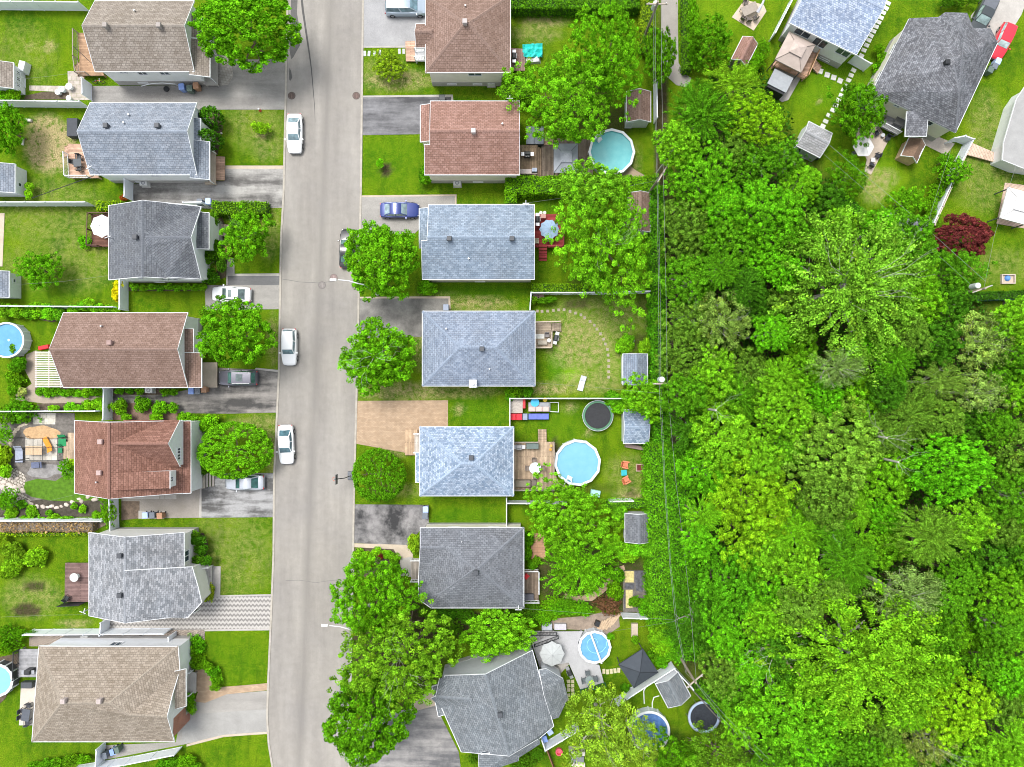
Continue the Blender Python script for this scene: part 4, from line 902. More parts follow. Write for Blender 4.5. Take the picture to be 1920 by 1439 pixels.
for l, x, y, r, c in [('blue bin beside the top left driveway wall', 340, 163, 5, BB), ('dark grey bin next to the blue one at the top left house', 355, 166, 5, BD), ('brown bin at the right end of the top left house bins', 367, 161, 5, BN),
    ('grey bin left of the long clipped hedge', 374, 379, 0, BG_), ('pale blue bin left of the long clipped hedge', 390, 378, 0, BLB), ('blue bin on the dark driveway below the long mauve brown house', 358, 734, 0, BB), ('grey bin on the dark driveway below the long mauve brown house', 370, 734, 0, BG_),
    ('small brown bin beside the grey one on the dark driveway', 382, 731, 0, BN), ('pale blue bin on the slab beside the lower grey driveway', 272, 967, 3, BLB), ('dark grey bin on the slab beside the lower grey driveway', 285, 967, 3, BG_), ('brown bin on the slab beside the lower grey driveway', 299, 968, 3, BN),
    ('grey bin beside the long slanting white fence', 195, 1418, 10, BG_), ('blue bin beside the long slanting white fence', 211, 1411, 15, BB), ('dark bin behind the blue one beside the slanting fence', 218, 1408, 15, BD), ('pale blue bin at the top right corner of the blotched dark driveway', 798, 956, 0, BLB),
    ('grey bin under the pale blue one on the blotched dark driveway', 797, 968, 0, BG_), ('grey bin at the corner of the pale blue roof driveway', 836, 577, 0, (.22, .26, .34)), ('dark bin lying by the terracotta roof driveway', 829, 183, 90, (.05, .055, .06)),
    ('blue bin with dark lid beside the lower angled fence', 1021, 1387, 20, BB), ('pale blue bin beside the lower angled house corner', 1031, 1373, 35, BLB), ('blue bin beside the red car at top right', 1872, 115, -25, BLB), ('grey bin beside the red car at top right', 1866, 124, -25, BG_), ('black bin beside the grey bin at top right', 1858, 131, -25, BD)]: bin_(l, x, y, r, c)
def ac(label, px, py):
    p = W(px, py, .8); t = T('air_conditioner', label, 'air conditioner', (p.x, p.y, 0), 0, 'air conditioners beside house walls'); m = plain((.62, .63, .62), .5, .05)
    MB().box(0, 0, .42, .85, .6, .72).build('casing', m, t, bevel=.02); MB().ring(0, 0, .78, .8, .12, .24, 24).build('fan_guard', GRY, t); MB().box(0, 0, .03, 1.0, .75, .06).build('base', FOUND, t)
for l, x, y in [('air conditioner below the mauve pyramid roofed house', 921, 153), ('air conditioner below the terracotta roofed house', 857, 343), ('air conditioner below the pale blue grey left house', 268, 343), ('air conditioner below the long mauve brown house', 278, 732),
    ('left heat pump on the stone strip above the tan hip roof', 157, 1199), ('right heat pump on the stone strip above the tan hip roof', 251, 1202)]: ac(l, x, y)
# decks and porches
DW = deck((.42, .27, .17)); DWY = deck((.42, .27, .17), 90); DRD = deck((.34, .06, .06)); DBR = deck((.2, .13, .12)); DTN = deck((.45, .34, .24), 90); DGB = deck((.3, .22, .15), 90); DWH = concrete((.4, .4, .41), .08); DGY = deck((.34, .34, .35), 0, .15, .08); DPK = deck((.55, .36, .26))
porch('wooden_deck', 'orange brown wooden deck behind the topmost left house', [(146, 62), (168, 62), (195, 142), (150, 142)], .7, DW, None, [[(146, 62), (146, 112), (150, 142), (168, 142)]], WOODG, (150, 125, 1.2, 200, 3))
porch('wooden_deck', 'orange brown deck with white railing behind the pale blue grey left house', [(128, 270), (175, 270), (185, 334), (130, 334)], .8, DPK, None, [[(128, 290), (130, 334), (170, 334)]], TRIM, (128, 282, 1.2, 180, 3))
porch('wooden_deck', 'dark brown deck under the white umbrella', [(173, 403), (215, 403), (215, 463), (171, 463)], .6, deck((.16, .08, .06)), None, [[(215, 403), (173, 403), (171, 463), (190, 463)]], plain((.1, .05, .04)))
porch('wooden_deck', 'dull mauve brown deck with a round table behind the mottled grey roof', [(122, 1056), (180, 1056), (180, 1129), (121, 1129)], .5, DBR)
porch('wooden_deck', 'thin pale wood deck behind the rusty roofed house', [(127, 812), (150, 812), (150, 879), (127, 879)], .6, DTN, None, [], None, (127, 845, 2.0, 180, 3))
porch('grey_deck', 'light grey deck between the left edge pool and the tan hip roof', [(36, 1218), (85, 1218), (85, 1270), (34, 1270)], .9, DGY, None, [[(36, 1218), (34, 1270)]], BLK)
flat('patio', [(40, 1280), (85, 1280), (85, 1360), (36, 1360)], concrete((.55, .5, .43), .08)); flat('patio', [(0, 1232), (36, 1225), (36, 1262), (10, 1310), (0, 1320)], SOILM)
porch('concrete_porch', 'curved stone porch of the topmost left house', [(372, 82), (402, 92), (408, 105), (408, 160), (385, 160), (372, 150)], .6, CON, None, [[(390, 88), (404, 103)], [(390, 143), (405, 156)]], TRIM)
flat('path', [(408, 103), (425, 105), (436, 125), (437, 145), (428, 160), (408, 162)], bricks((.33, .3, .27), (.45, .42, .38), (.2, .18, .16), .35, .3, 10))
porch('concrete_porch', 'pale porch of the pale blue grey left house', [(380, 278), (404, 285), (404, 346), (384, 346)], .6, CONP, None, [[(392, 275), (404, 288)], [(390, 335), (402, 345)]], TRIM)
porch('wooden_steps', 'orange brown step platform before the pale blue grey left house', [(405, 293), (421, 294), (421, 338), (405, 338)], .3, DPK, cat='steps')
porch('concrete_porch', 'small porch with black mat and white rails, slate roofed left house', [(388, 420), (412, 418), (414, 444), (388, 444)], .6, CONP, None, [[(391, 418), (411, 418)], [(391, 444), (411, 444)]], TRIM, (412, 431, 1.4, 0, 3))
MB().box(0, 0, .02, .5, 1.0, .03).build('door_mat', BLK, T('door_mat', 'black door mat on the small white railed porch', 'door mat', W(404, 432, .6)), False)
porch('concrete_porch', 'beige porch of the long mauve brown house beside the grey car', [(370, 680), (407, 680), (407, 727), (372, 727)], .5, CONP)
porch('wooden_porch', 'beige side porch of the rusty roofed house', [(350, 793), (373, 795), (371, 868), (350, 868)], .8, deck((.5, .45, .38), 90, .15, .06)); porch('wooden_porch', 'beige front porch with grey steps, rusty roofed house', [(350, 884), (384, 886), (384, 916), (350, 918)], .8, deck((.5, .45, .38), 90, .15, .06), None, [], None, (384, 901, 1.6, 0, 3), stepmat=plain((.36, .33, .3)))
for i, (x0, x1) in enumerate([(226, 299), (301, 308), (309, 331)]): flat('path', [(x0, 928), (x1, 928), (x1, 936), (x0, 936)], CON)
flat('path', [(260, 958), (310, 958), (308, 973), (260, 973)], CON)
porch('wooden_porch', 'pale grey porch with white rails, mottled grey house', [(345, 1063), (397, 1061), (396, 1100), (365, 1100)], .6, deck((.5, .48, .46), 90, .15, .05), None, [[(365, 1063), (397, 1061)]], TRIM); flat('path', [(397, 1062), (414, 1062), (413, 1119), (397, 1119)], CON)
porch('white_steps', 'white steps with railing at the corner of the mottled grey house', [(360, 1090), (378, 1093), (384, 1118), (372, 1136), (355, 1130)], .5, TRIM, None, [[(360, 1092), (378, 1104), (384, 1118), (373, 1134)]], TRIM, cat='steps')
porch('concrete_porch', 'pale porch of the tan hip roofed house', [(342, 1257), (368, 1262), (367, 1300), (342, 1303)], .5, CON, None, [[(347, 1258), (363, 1256)], [(347, 1304), (362, 1298)]], TRIM)
porch('wooden_steps', 'orange brown steps beside the mauve pyramid roofed house', [(760, 78), (779, 77), (778, 115), (761, 115)], .35, DPK, cat='steps'); porch('white_steps', 'white railed steps beside the mauve pyramid roofed house', [(778, 90), (800, 90), (800, 115), (778, 115)], .7, plain((.55, .56, .57)), None, [[(779, 98), (797, 97)], [(779, 114), (797, 113)]], TRIM, cat='steps')
porch('wooden_deck', 'brown deck with barbecue right of the mauve pyramid roof', [(950, 90), (985, 92), (984, 133), (950, 133)], .6, deck((.3, .2, .17), 90))
porch('wooden_deck', 'brown deck with barbecue right of the terracotta roof', [(968, 272), (1008, 272), (1008, 332), (968, 332)], .8, DGB, None, [[(968, 331), (1006, 331)]], WOODG, (1007, 303, 3.4, 0, 3))
porch('wooden_deck', 'weathered dark deck under the grey canopy gazebo', [(1015, 258), (1112, 262), (1112, 330), (1015, 330)], .4, deck((.24, .19, .15), 90)); porch('wooden_step', 'orange wood step beside the grey spa', [(1020, 249), (1037, 249), (1037, 272), (1020, 272)], .5, DPK, cat='steps')
porch('wooden_deck', 'bright red painted deck with steps, under the blue umbrella', [(998, 402), (1056, 402), (1056, 464), (998, 464)], .8, DRD, None, [[(1056, 404), (1056, 464), (1026, 464)]], plain((.3, .05, .05)), (1018, 465, .95, -90, 5))
porch('wooden_deck', 'pale wooden deck with rug behind the light blue hip roof', [(998, 605), (1034, 605), (1034, 653), (998, 653)], .8, deck((.42, .34, .26)), None, [[(1034, 622), (1034, 653), (1004, 653)], [(1004, 605), (1050, 604)]], plain((.5, .42, .34)), (1035, 613, 1.0, 0, 4))
porch('wooden_steps', 'orange brown wooden steps at the front of the speckled blue roof', [(759, 806), (783, 806), (782, 854), (759, 854)], .35, deck((.5, .36, .24), 90), cat='steps'); porch('white_porch', 'small white railed porch of the speckled blue roofed house', [(777, 813), (792, 813), (792, 848), (777, 848)], .7, deck((.55, .5, .45), 90, .15, .05), None, [[(778, 813), (789, 813)], [(778, 848), (788, 848)]], TRIM)
porch('wooden_deck', 'large weathered wooden deck joined to the light blue pool', [(958, 829), (1038, 829), (1041, 850), (1040, 888), (1048, 904), (1064, 914), (1064, 919), (958, 919)], 1.0, DTN, None, [[(1038, 829), (1038, 888)], [(962, 829), (1008, 829)], [(965, 918), (1050, 918)]], WOODG, (1017, 829, 1.0, 90, 5))
porch('wooden_deck', 'dark weathered deck with white rail, right of the charcoal roof', [(975, 1068), (1010, 1068), (1010, 1126), (975, 1126)], .8, deck((.22, .17, .13), 90), None, [[(984, 1068), (1010, 1068), (1010, 1110)], [(984, 1126), (1010, 1126)]], TRIM)
flat('patio', [(996, 1000), (1020, 1000), (1024, 1048), (996, 1048)], bricks((.45, .25, .16), (.55, .33, .2), (.25, .16, .1), 1.2, .3))
porch('wooden_porch', 'grey wooden front porch of the charcoal roofed house', [(771, 1048), (795, 1048), (795, 1087), (771, 1087)], .7, deck((.36, .32, .28), 90), None, [[(772, 1048), (787, 1048)], [(772, 1087), (787, 1087)]], TRIM)
porch('white_deck', 'large pale grey white deck round the pool at the bottom', [(990, 1186), (1093, 1184), (1084, 1205), (1086, 1226), (1098, 1240), (1124, 1248), (1132, 1280), (1088, 1293), (1066, 1243), (1012, 1252), (1000, 1215)], .9, DWH, None, [[(1088, 1293), (1134, 1280)]], plain((.02, .12, .06)))
porch('grey_deck', 'grey stair deck with dark rails behind the pale walled house', [(990, 1184), (1042, 1184), (1022, 1196), (1000, 1206)], 1.1, deck((.36, .35, .35), 70), None, [[(992, 1186), (1043, 1186)], [(1002, 1208), (1046, 1192)]], BLK)
porch('wooden_deck', 'orange wooden deck under the beige gazebo', [(1450, 118), (1462, 95), (1533, 93), (1510, 148), (1450, 124)], .9, DPK, None, [[(1451, 124), (1506, 150)], [(1533, 95), (1510, 147)]], plain((.5, .3, .18)), (1526, 118, 1.0, -28, 4))
flat('patio', [(1436, 170), (1460, 120), (1505, 140), (1478, 188), (1466, 192)], CON)
porch('grey_deck', 'grey deck with white railing at the back of the charcoal hip roof', [(1648, 236), (1672, 210), (1700, 225), (1683, 254)], .9, DGY, None, [[(1646, 234), (1682, 253)]], TRIM)
porch('wooden_walkway', 'pale slatted wooden walkway at the right edge lawn', [(1812, 275), (1822, 268), (1892, 298), (1880, 308), (1868, 305), (1812, 290)], .5, deck((.6, .45, .35), 66, .3, .12))
flat('patio', [(1868, 420), (1884, 343), (1940, 350), (1940, 432)], deck((.6, .45, .36), 15, .15, .05)); flat('sand', [(1876, 515), (1901, 515), (1900, 533), (1876, 533)], CONP)
# pergolas
t = T('pergola', 'white slatted pergola roof behind the long mauve brown house', 'pergola', W(95, 690)); m = MB(); p = MB()
for i in range(20): x0, y0, x1, y1 = rect(66, 660+i*3.4, 118, 661.7+i*3.4, 2.4); m.box((x0+x1)/2, (y0+y1)/2, 2.4, x1-x0, y1-y0, .1)
m.build('slat', plain((.68, .6, .54), .7), t, world=True); m = MB()
for x in (68, 92, 114): a = W(x, 658, 2.3); b = W(x, 727, 2.3); m.box(a.x, (a.y+b.y)/2, 2.28, .1, abs(a.y-b.y), .14)
m.build('beam', plain((.66, .56, .5), .7), t, world=True)
for x, y in ((68, 660), (68, 725), (112, 725)): q = W(x, y, 2.2); MB().box(q.x, q.y, 1.1, .12, .12, 2.2).build('post', TRIM, t, world=True)
t = T('pergola', 'thin black metal pergola frame over the rock garden table', 'pergola', W(68, 843)); m = MB()
for y in (822, 840, 864): a, b = W(28, y, 2.3), W(108, y, 2.3); m.tube([a, b], .035)
for x in (28, 45, 62, 80, 108): a, b = W(x, 822, 2.3), W(x, 864, 2.3); m.tube([a, b], .03)
m.build('frame', BLK, t, world=True); m = MB()
for x, y in ((28, 822), (108, 822), (28, 864), (108, 864)): a = W(x, y, 2.3); MB().tube([(a.x, a.y, 0), a], .04).build('post', BLK, t, world=True)
# gazebos
gazebo('grey rectangular canopy gazebo between the terracotta roof and the turquoise pool', 1061, 297, 2.75, 3.3, 0, (.3, .32, .36), peak=.7, vent=True, ridge=.0)
gazebo('dark charcoal pointed gazebo on the lawn at the bottom', 1197, 1254, 3.3, 3.2, 33, (.055, .065, .08), peak=1.0, vent=False)
gazebo('beige tan gazebo on the wooden deck at top right', 1491, 98, 3.3, 3.5, -27, (.42, .35, .31), h=3.0, peak=.9)
gazebo('white tent gazebo with grey curtain at the right edge', 1908, 387, 3.2, 3.6, -15, (.72, .71, .7), h=2.3, peak=.8)
t = T('covered_hot_tub', 'grey metal roofed box shelter with black curtain below the beige gazebo', 'shelter', W(1463, 155)); a = -27; p = W(1463, 152, 1.8)
o = MB(); o.box(p.x, p.y, 1.8, 2.4, 1.9, .1, a); o.build('roof_panel', plain((.3, .32, .34), .5), t, world=True); o = MB(); o.box(p.x-.1, p.y-.25, .85, 2.1, 1.9, 1.7, a); o.build('curtain', BLK, t, world=True)
# umbrellas
umbrella('white umbrella on the dark brown deck', 190, 424, 22, (.78, .78, .77)); umbrella('pale blue striped umbrella on the red deck', 1030, 430, 19, (.3, .42, .58), n=10)
umbrella('large pale grey umbrella on the white deck at the bottom', 1035, 1227, 24, (.42, .44, .44), n=8); umbrella('white umbrella half hidden by the tree behind the charcoal hip roof', 1620, 275, 20, (.75, .74, .72), n=6)
p = W(1428, 10, 1.6); t = T('closed_umbrella', 'closed pale umbrella leaning over the brown oval table', 'umbrella', (p.x, p.y, 0)); MB().tube([(-.3, -.6, 1.2), (0, 0, 1.8), (.35, 1.1, 2.4)], .2, 8, .06).build('canopy', plain((.55, .55, .62)), t); MB().tube([(-.6, -.9, 0), (-.3, -.6, 1.2)], .04).build('pole', METAL, t)
# tables, chairs
def at(px, py, z=0): return W(px, py, z)
table('dark square table on the orange deck of the pale blue grey left house', at(152, 309, .8), 5, .9, .9, (.07, .08, .09)); [chair(l, at(x, y, .8), r, (.05, .055, .06), 'dark chairs on the orange deck') for l, x, y, r in (('dark chair left of the dark square table', 142, 306, 0), ('dark chair above the dark square table', 152, 297, -90), ('dark chair below the dark square table', 153, 319, 90))]
MB().box(0, 0, .45, 1.25, 2.1, .9).build('cover', plain((.06, .065, .075), .7), T('covered_grill', 'black covered box by the deck of the pale blue grey left house', 'covered box', W(144, 244)), bevel=.06)
table('tan wooden table under the black pergola frame', at(71, 844), 0, 1.9, 1.0, (.52, .38, .24), rnd=False)
def lounger(label, px, py, rot, col, w=.62, L=1.9):
    t = T('sun_lounger', label, 'lounger', W(px, py, .3)-Vector((0, 0, .3)), rot); m = plain(col, .7); MB().box(-.3, 0, .32, L*.66, w, .08).build('seat', m, t, bevel=.03)
    b = MB(); b.add([(L*.18, -w/2, .28), (L*.48, -w/2, .6), (L*.48, w/2, .6), (L*.18, w/2, .28), (L*.18, -w/2, .36), (L*.48, -w/2, .68), (L*.48, w/2, .68), (L*.18, w/2, .36)], [(3,2,1,0), (4,5,6,7), (0,1,5,4), (1,2,6,5), (2,3,7,6), (3,0,4,7)]); b.build('backrest', m, t)
    for x in (-.8, .4):
        for y in (-1, 1): MB().box(x, y*(w/2-.05), .15, .05, .05, .3).build('leg', GRY, t)
lounger('orange sun lounger under the black pergola frame', 90, 834, -62, (.7, .28, .03)); lounger('grey blue cushioned lounger at the left of the black pergola', 36, 852, 90, (.3, .33, .42), .9, 2.0); lounger('grey blue covered lounger below the black pergola', 71, 872, 5, (.12, .14, .22), .7, 1.4)
lounger('white sun lounger alone on the dry lawn', 1091, 719, 75, (.62, .64, .72), .65, 1.8); lounger('green cushioned seat beside the black pergola', 117, 825, 90, (.02, .25, .09), .9, 1.3); lounger('green cushioned seat below the other green one', 113, 840, 90, (.02, .22, .09), .5, .9)
table('round table with plant on the mauve brown deck', at(146, 1080, .5), 0, 1.0, 1.0, (.5, .52, .5), rnd=True)
chair('black chair at the lower edge of the mauve brown deck', at(129, 1120, .5), 60, (.03, .035, .04)); MB().box(0, 0, .8, 2.6, .06, 1.5, 3).build('screen', BLK, T('privacy_screen', 'black privacy screen below the mauve brown deck', 'screen', W(143, 1129)))
barbecue('barbecue on the grey deck beside the left edge pool', 50, 1262, 0, z=.9); MB().box(0, 0, .35, 1.3, .7, .7).build('storage_box', DKG, T('deck_box', 'dark grey storage box under the grey deck', 'storage box', W(57, 1281)), bevel=.04)
table('dark table on the pale patio left of the tan hip roof', at(56, 1336), 80, 1.4, .9, (.09, .1, .12)); [chair(l, at(x, y), r, (.06, .065, .08), 'dark chairs on the pale patio') for l, x, y, r in (('dark chair upper left of the patio table', 47, 1330, 0), ('dark chair lower left of the patio table', 46, 1341, 0), ('dark chair above the patio table', 58, 1320, -90), ('dark chair below the patio table', 56, 1352, 90))]
barbecue('black covered barbecue right of the mauve pyramid roof', 964, 104, 90, z=.6)
t = T('play_table', 'bright turquoise crumpled tarp over garden toys', 'tarp', W(998, 100)); m = MB(); r_ = random.Random(3); n = 9; vs = [((i/(n-1)-.5)*2.3, (j/5-.5)*1.5, .35+r_.uniform(0, .5)) for j in range(6) for i in range(n)]; m.add(vs, [(j*n+i, j*n+i+1, (j+1)*n+i+1, (j+1)*n+i) for j in range(5) for i in range(n-1)]); m.build('tarp', plain((.03, .55, .5), .5), t); MB().box(0, -.9, .2, 1.9, .8, .4, 5, .8, .8).build('toy_pile', plain((.5, .5, .5), .7, .3, 5), t)
t = T('hot_tub', 'grey square hot tub with split cover beside the terracotta roof', 'hot tub', W(1004, 258)); p = W(1003, 254, 1.0)
m = MB(); m.box(p.x, p.y, .45, 2.0, 2.0, .9); m.build('cabinet', DKG, t, world=True, bevel=.05); m = MB(); m.box(p.x-.52, p.y, .97, 1.0, 2.05, .13); m.box(p.x+.52, p.y, .97, 1.0, 2.05, .13); m.build('cover', plain((.24, .27, .32), .5), t, world=True, bevel=.04)
barbecue('black barbecue on the brown deck right of the terracotta roof', 989, 288, 0, z=.8); MB().box(0, 0, .3, 1.55, .6, .6).build('bench_box', plain((.6, .52, .5)), T('deck_box', 'pale pink bench box at the corner of the terracotta roof deck', 'storage box', at(984, 325, .8)), bevel=.03); MB().box(0, 0, .25, .6, .45, .5).build('cooler', plain((.4, .46, .58)), T('cooler', 'small grey blue cooler beside the pale bench box', 'cooler', at(1002, 321, .8)), bevel=.04)
barbecue('black barbecue on the red deck', 1008, 411, 90, z=.8); table('pinkish table on the red deck above the umbrella', at(1018, 408, .8), 0, .6, .5, (.45, .25, .22)); chair('pale chair under the edge of the blue umbrella', at(1031, 450, .8), 90, (.5, .52, .5)); chair('pale chair against the wall on the red deck', at(1006, 454, .8), 0, (.55, .5, .38))
def pot(label, px, py, col, z=0, s=.22, group=None):
    t = T('flower_pot', label, 'flower pot', at(px, py, z), 0, group); MB().cyl(0, 0, 0, s*1.5, s*.7, s, n=16).build('pot', plain(col, .6), t); MB().ring(0, 0, s*1.5, s*1.65, s*.75, s*1.08, 16).build('rim', plain(col, .6), t); MB().cyl(0, 0, s*1.3, s*1.35, s*.85, n=12).build('soil', SOILM, t)
for l, x, y, c, z, s in [('left white pot above the red deck', 1014, 400, (.7, .68, .65), .8, .17), ('right white pot above the red deck', 1021, 400, (.7, .68, .65), .8, .17), ('left brown pot under the white fence of the dry yard', 1005, 557, (.36, .26, .22), 0, .35), ('right brown pot under the white fence of the dry yard', 1014, 558, (.4, .26, .22), 0, .35),
    ('largest of the round white pots on the top left patio', 135, 166, (.68, .7, .7), 0, .36), ('middle round white pot with teal rim, top left patio', 121, 171, (.6, .68, .68), 0, .33), ('lowest left white pot on the top left patio', 113, 176, (.66, .68, .68), 0, .3), ('white ring planter by the top left fence', 133, 187, (.68, .7, .7), 0, .28),
    ('white lidded bucket beside the upright shrubs of the dry yard', 1182, 640, (.7, .7, .68), 0, .35), ('small yellow pot on the pool deck', 1033, 836, (.6, .4, .1), 1.0, .15), ('small orange pot on the pool deck', 1032, 843, (.55, .3, .05), 1.0, .15)]: pot(l, x, y, c, z, s)
MB().box(0, 0, .02, 1.3, .55, .03).build('door_mat', plain((.65, .65, .62)), T('doormat', 'white mat on the pale deck by the light blue hip roof', 'mat', at(1010, 631, .8))); chair('grey cushioned chair on the pale deck by the light blue hip roof', at(1025, 629, .8), -90, (.22, .2, .2)); table('small white round table on the pale deck', at(1029, 639, .8), 0, .45, .45, (.7, .7, .68), .45, True); MB().box(0, 0, .2, 1.1, .5, .4).build('bench_seat', plain((.4, .36, .3)), T('deck_bench', 'brown cushioned bench on the pale deck', 'bench', at(1017, 643, .8)), bevel=.05)
barbecue('black covered barbecue on the dry lawn beside the pale deck', 1043, 634, 75, (.05, .055, .06), 0)
barbecue('barbecue with white top at the upper left of the pool deck', 973, 839, 0, (.3, .3, .32), 1.0); MB().box(0, 0, .4, 1.4, .65, .8).build('deck_box', plain((.12, .16, .15)), T('deck_box', 'dark green storage box on the pool deck', 'storage box', at(998, 836, 1.0)), bevel=.04)
table('white round glass table on the pool deck', at(1003, 877, 1.0), 0, 1.35, 1.35, (.62, .68, .68), rnd=True); [chair(l, at(x, y, 1.0), r, (.24, .19, .16), 'brown chairs round the glass table') for l, x, y, r in (('brown chair above the round glass table', 1001, 862, -90), ('brown chair left of the round glass table', 989, 877, 0), ('brown chair right of the round glass table', 1017, 877, 180), ('brown chair below the round glass table', 1003, 892, 90))]
m = MB(); m.box(0, 0, .4, 1.9, .95, .75, 0, .96, .8); m.build('cover', plain((.2, .17, .13), .7), T('covered_sofa', 'brown covered sofa at the lower left of the pool deck', 'covered sofa', at(980, 906, 1.0)), bevel=.08); MB().box(0, 0, .2, .6, .8, .4).build('bench_seat', plain((.17, .14, .12)), T('deck_bench', 'dark bench right of the covered sofa', 'bench', at(1001, 905, 1.0)), bevel=.03)
def adir(label, px, py, rot, col):
    t = T('adirondack_chair', label, 'chair', W(px, py), rot, 'slanted garden chairs'); m = plain(col, .5); s = MB()
    for i in range(4): s.box(-.2+i*.14, 0, .34-.02*i+.03, .12, .5, .03)
    s.build('seat', m, t); b = MB(); [b.add([(-.25, y-.05, .3), (-.6, (y-.05)*1.2, 1.0), (-.6, (y+.05)*1.2, 1.0), (-.25, y+.05, .3), (-.29, y-.05, .3), (-.64, (y-.05)*1.2, 1.0), (-.64, (y+.05)*1.2, 1.0), (-.29, y+.05, .3)], [(0,1,2,3), (7,6,5,4), (0,4,5,1), (2,6,7,3), (1,5,6,2), (3,7,4,0)]) for y in (-.2, -.07, .07, .2)]; b.build('backrest', m, t)
    for y in (-.36, .36): MB().box(-.02, y, .56, .75, .14, .04).build('armrest', m, t)
    for x in (-.35, .3):
        for y in (-.3, .3): MB().box(x, y, .27, .07, .05, .54).build('leg', m, t)
adir('upper orange slanted garden chair on the pool garden lawn', 1172, 871, -10, (.75, .22, .12)); adir('lower orange slanted garden chair on the pool garden lawn', 1174, 899, 28, (.75, .22, .12)); table('small teal square table between the orange chairs', at(1169, 886), 5, .65, .65, (.03, .4, .45), .45)
t = T('fire_pit', 'square rusty fire pit on the pool garden lawn', 'fire pit', W(1199, 877)); m = MB(); [m.box(x, y, .15, w, d, .3) for x, y, w, d in ((0, .38, .85, .1), (0, -.38, .85, .1), (.38, 0, .1, .66), (-.38, 0, .1, .66))]; m.build('surround', plain((.42, .3, .24), .9), t); MB().box(0, 0, .1, .68, .68, .16).build('grate', plain((.14, .03, .03), .9), t)
chair('bright red chair on the dark weathered deck', at(987, 1079, .8), -40, (.6, .03, .04)); MB().box(0, 0, .25, 1.3, .7, .5).build('bench_seat', plain((.1, .1, .12)), T('deck_bench', 'dark covered bench at the lower end of the dark weathered deck', 'bench', at(990, 1118, .8)), bevel=.05)
# toys in the trampoline yard
t = T('toy_storage', 'grey topped toy shelf with red and blue boxes against the thin fence', 'toy shelf', W(970, 768)); m = MB(); wbox(m, 957, 748, 980, 775, .0, 1.0); m.build('shelf_top', plain((.42, .38, .34), .9, .2, 5), t, world=True)
for n_, x0, x1, c in (('red_box', 957, 967, (.65, .02, .04)), ('red_box', 968, 979, (.65, .02, .04)), ('grey_box', 980, 989, (.25, .3, .4))): m = MB(); wbox(m, x0, 776, x1, 788, 0, .8); m.build(n_, plain(c, .4), t, world=True, bevel=.03)
m = MB(); wbox(m, 980, 748, 985, 766, 0, .9); m.build('red_slide', plain((.65, .04, .05), .4), t, world=True)
t = T('toy_playhouse', 'play set with tan roof panels and blue base on the trampoline yard', 'play set', W(1010, 768)); m = MB(); wbox(m, 991, 776, 1029, 787, 0, .7); m.build('blue_base', plain((.12, .16, .5), .5), t, world=True, bevel=.04)
for i in range(3): m = MB(); wbox(m, 991+i*13, 763, 1003+i*13, 772, .4, 1.2); m.build('roof_panel', plain((.55, .42, .38), .6), t, world=True, bevel=.02)
m = MB(); wbox(m, 991, 755, 1029, 763, .2, .9); m.build('shelf', GRY, t, world=True); m = MB(); q = W(1003, 755, 1.1); m.cyl(q.x, q.y, .9, 1.1, .5, n=20); m.build('blue_tray', plain((.05, .4, .65), .4), t, world=True); m = MB(); q = W(1022, 750, .8); m.cyl(q.x, q.y, .1, .8, .25, n=14); m.build('yellow_toy', plain((.7, .5, .03), .4), t, world=True)
t = T('goal_frame', 'thin white square frame beside the play set', 'frame', W(1039, 764)); m = MB()
for a, b in (((1031, 755), (1047, 755)), ((1047, 755), (1047, 773)), ((1047, 773), (1031, 772)), ((1031, 772), (1031, 755))): m.tube([W(*a, .6), W(*b, .6)], .04)
for a in ((1031, 755), (1047, 755), (1047, 773), (1031, 772)): p = W(*a, .6); m.tube([(p.x, p.y, 0), p], .04)
m.build('frame', TRIM, t, world=True)
# white deck furniture
table('dark glass table with yellow plate on the white deck', at(1104, 1271, .9), -20, .95, .95, (.2, .24, .24), rnd=True); [chair(l, at(x, y, .9), r, (.12, .14, .15), 'grey chairs on the white deck') for l, x, y, r in (('grey chair upper left on the white deck', 1101, 1260, -80), ('grey chair left of the dark glass table', 1094, 1273, 10), ('grey chair right of the dark glass table', 1115, 1270, 180), ('grey chair below the dark glass table', 1106, 1284, 95))]
barbecue('black covered barbecue beside the white deck steps', 1068, 1263, -65, z=0); m = MB(); m.slab([W(x, y) for x, y in [(1022, 1258), (1056, 1242), (1068, 1244), (1048, 1266), (1040, 1262)]], -.02, .12); tag(m.build('patio', CON), kind='structure')
MB().box(0, 0, .3, 1.4, .7, .6).build('storage_box', plain((.5, .48, .52)), T('deck_box', 'right pale storage box above the white deck', 'storage box', W(1050, 1173)), bevel=.05); MB().box(0, 0, .3, 1.2, .8, .6).build('storage_box', plain((.45, .48, .55)), T('deck_box', 'left pale grey storage box above the white deck', 'storage box', W(1025, 1173)), bevel=.05)
t = T('lumber_pile', 'pile of planks and a black bin on the brown patio above the pool', 'wood pile', W(1135, 1170)); m = MB(); [m.box(-.9+i*.2, -.5+r_.uniform(-.1, .1)+i*.1, .1+.05*(i % 3), .16, 1.7, .08, -32+r_.uniform(-6, 6)) for i in range(12)]; m.build('plank', plain((.5, .38, .26), .9, .2, 5), t); m = MB(); m.box(-1.0, .2, .35, .5, .6, .7, -20); m.build('black_box', BLK, t)
t = T('garden_planter', 'low stone planter with yellow plants right of the white deck pool', 'planter', W(1190, 1185)); m = MB(); wbox(m, 1184, 1170, 1196, 1195, 0, .4); m.build('stone_box', CONP, t, world=True)
tub = T('toy_tub', 'small pink red plastic tub on the grass at the bottom', 'tub', W(1048, 1408)); MB().ring(0, 0, .02, .4, .3, .42, 14).build('tub_wall', plain((.65, .1, .14), .4), tub); MB().cyl(0, 0, .02, .08, .33, n=14).build('tub_floor', plain((.65, .12, .16), .4), tub)
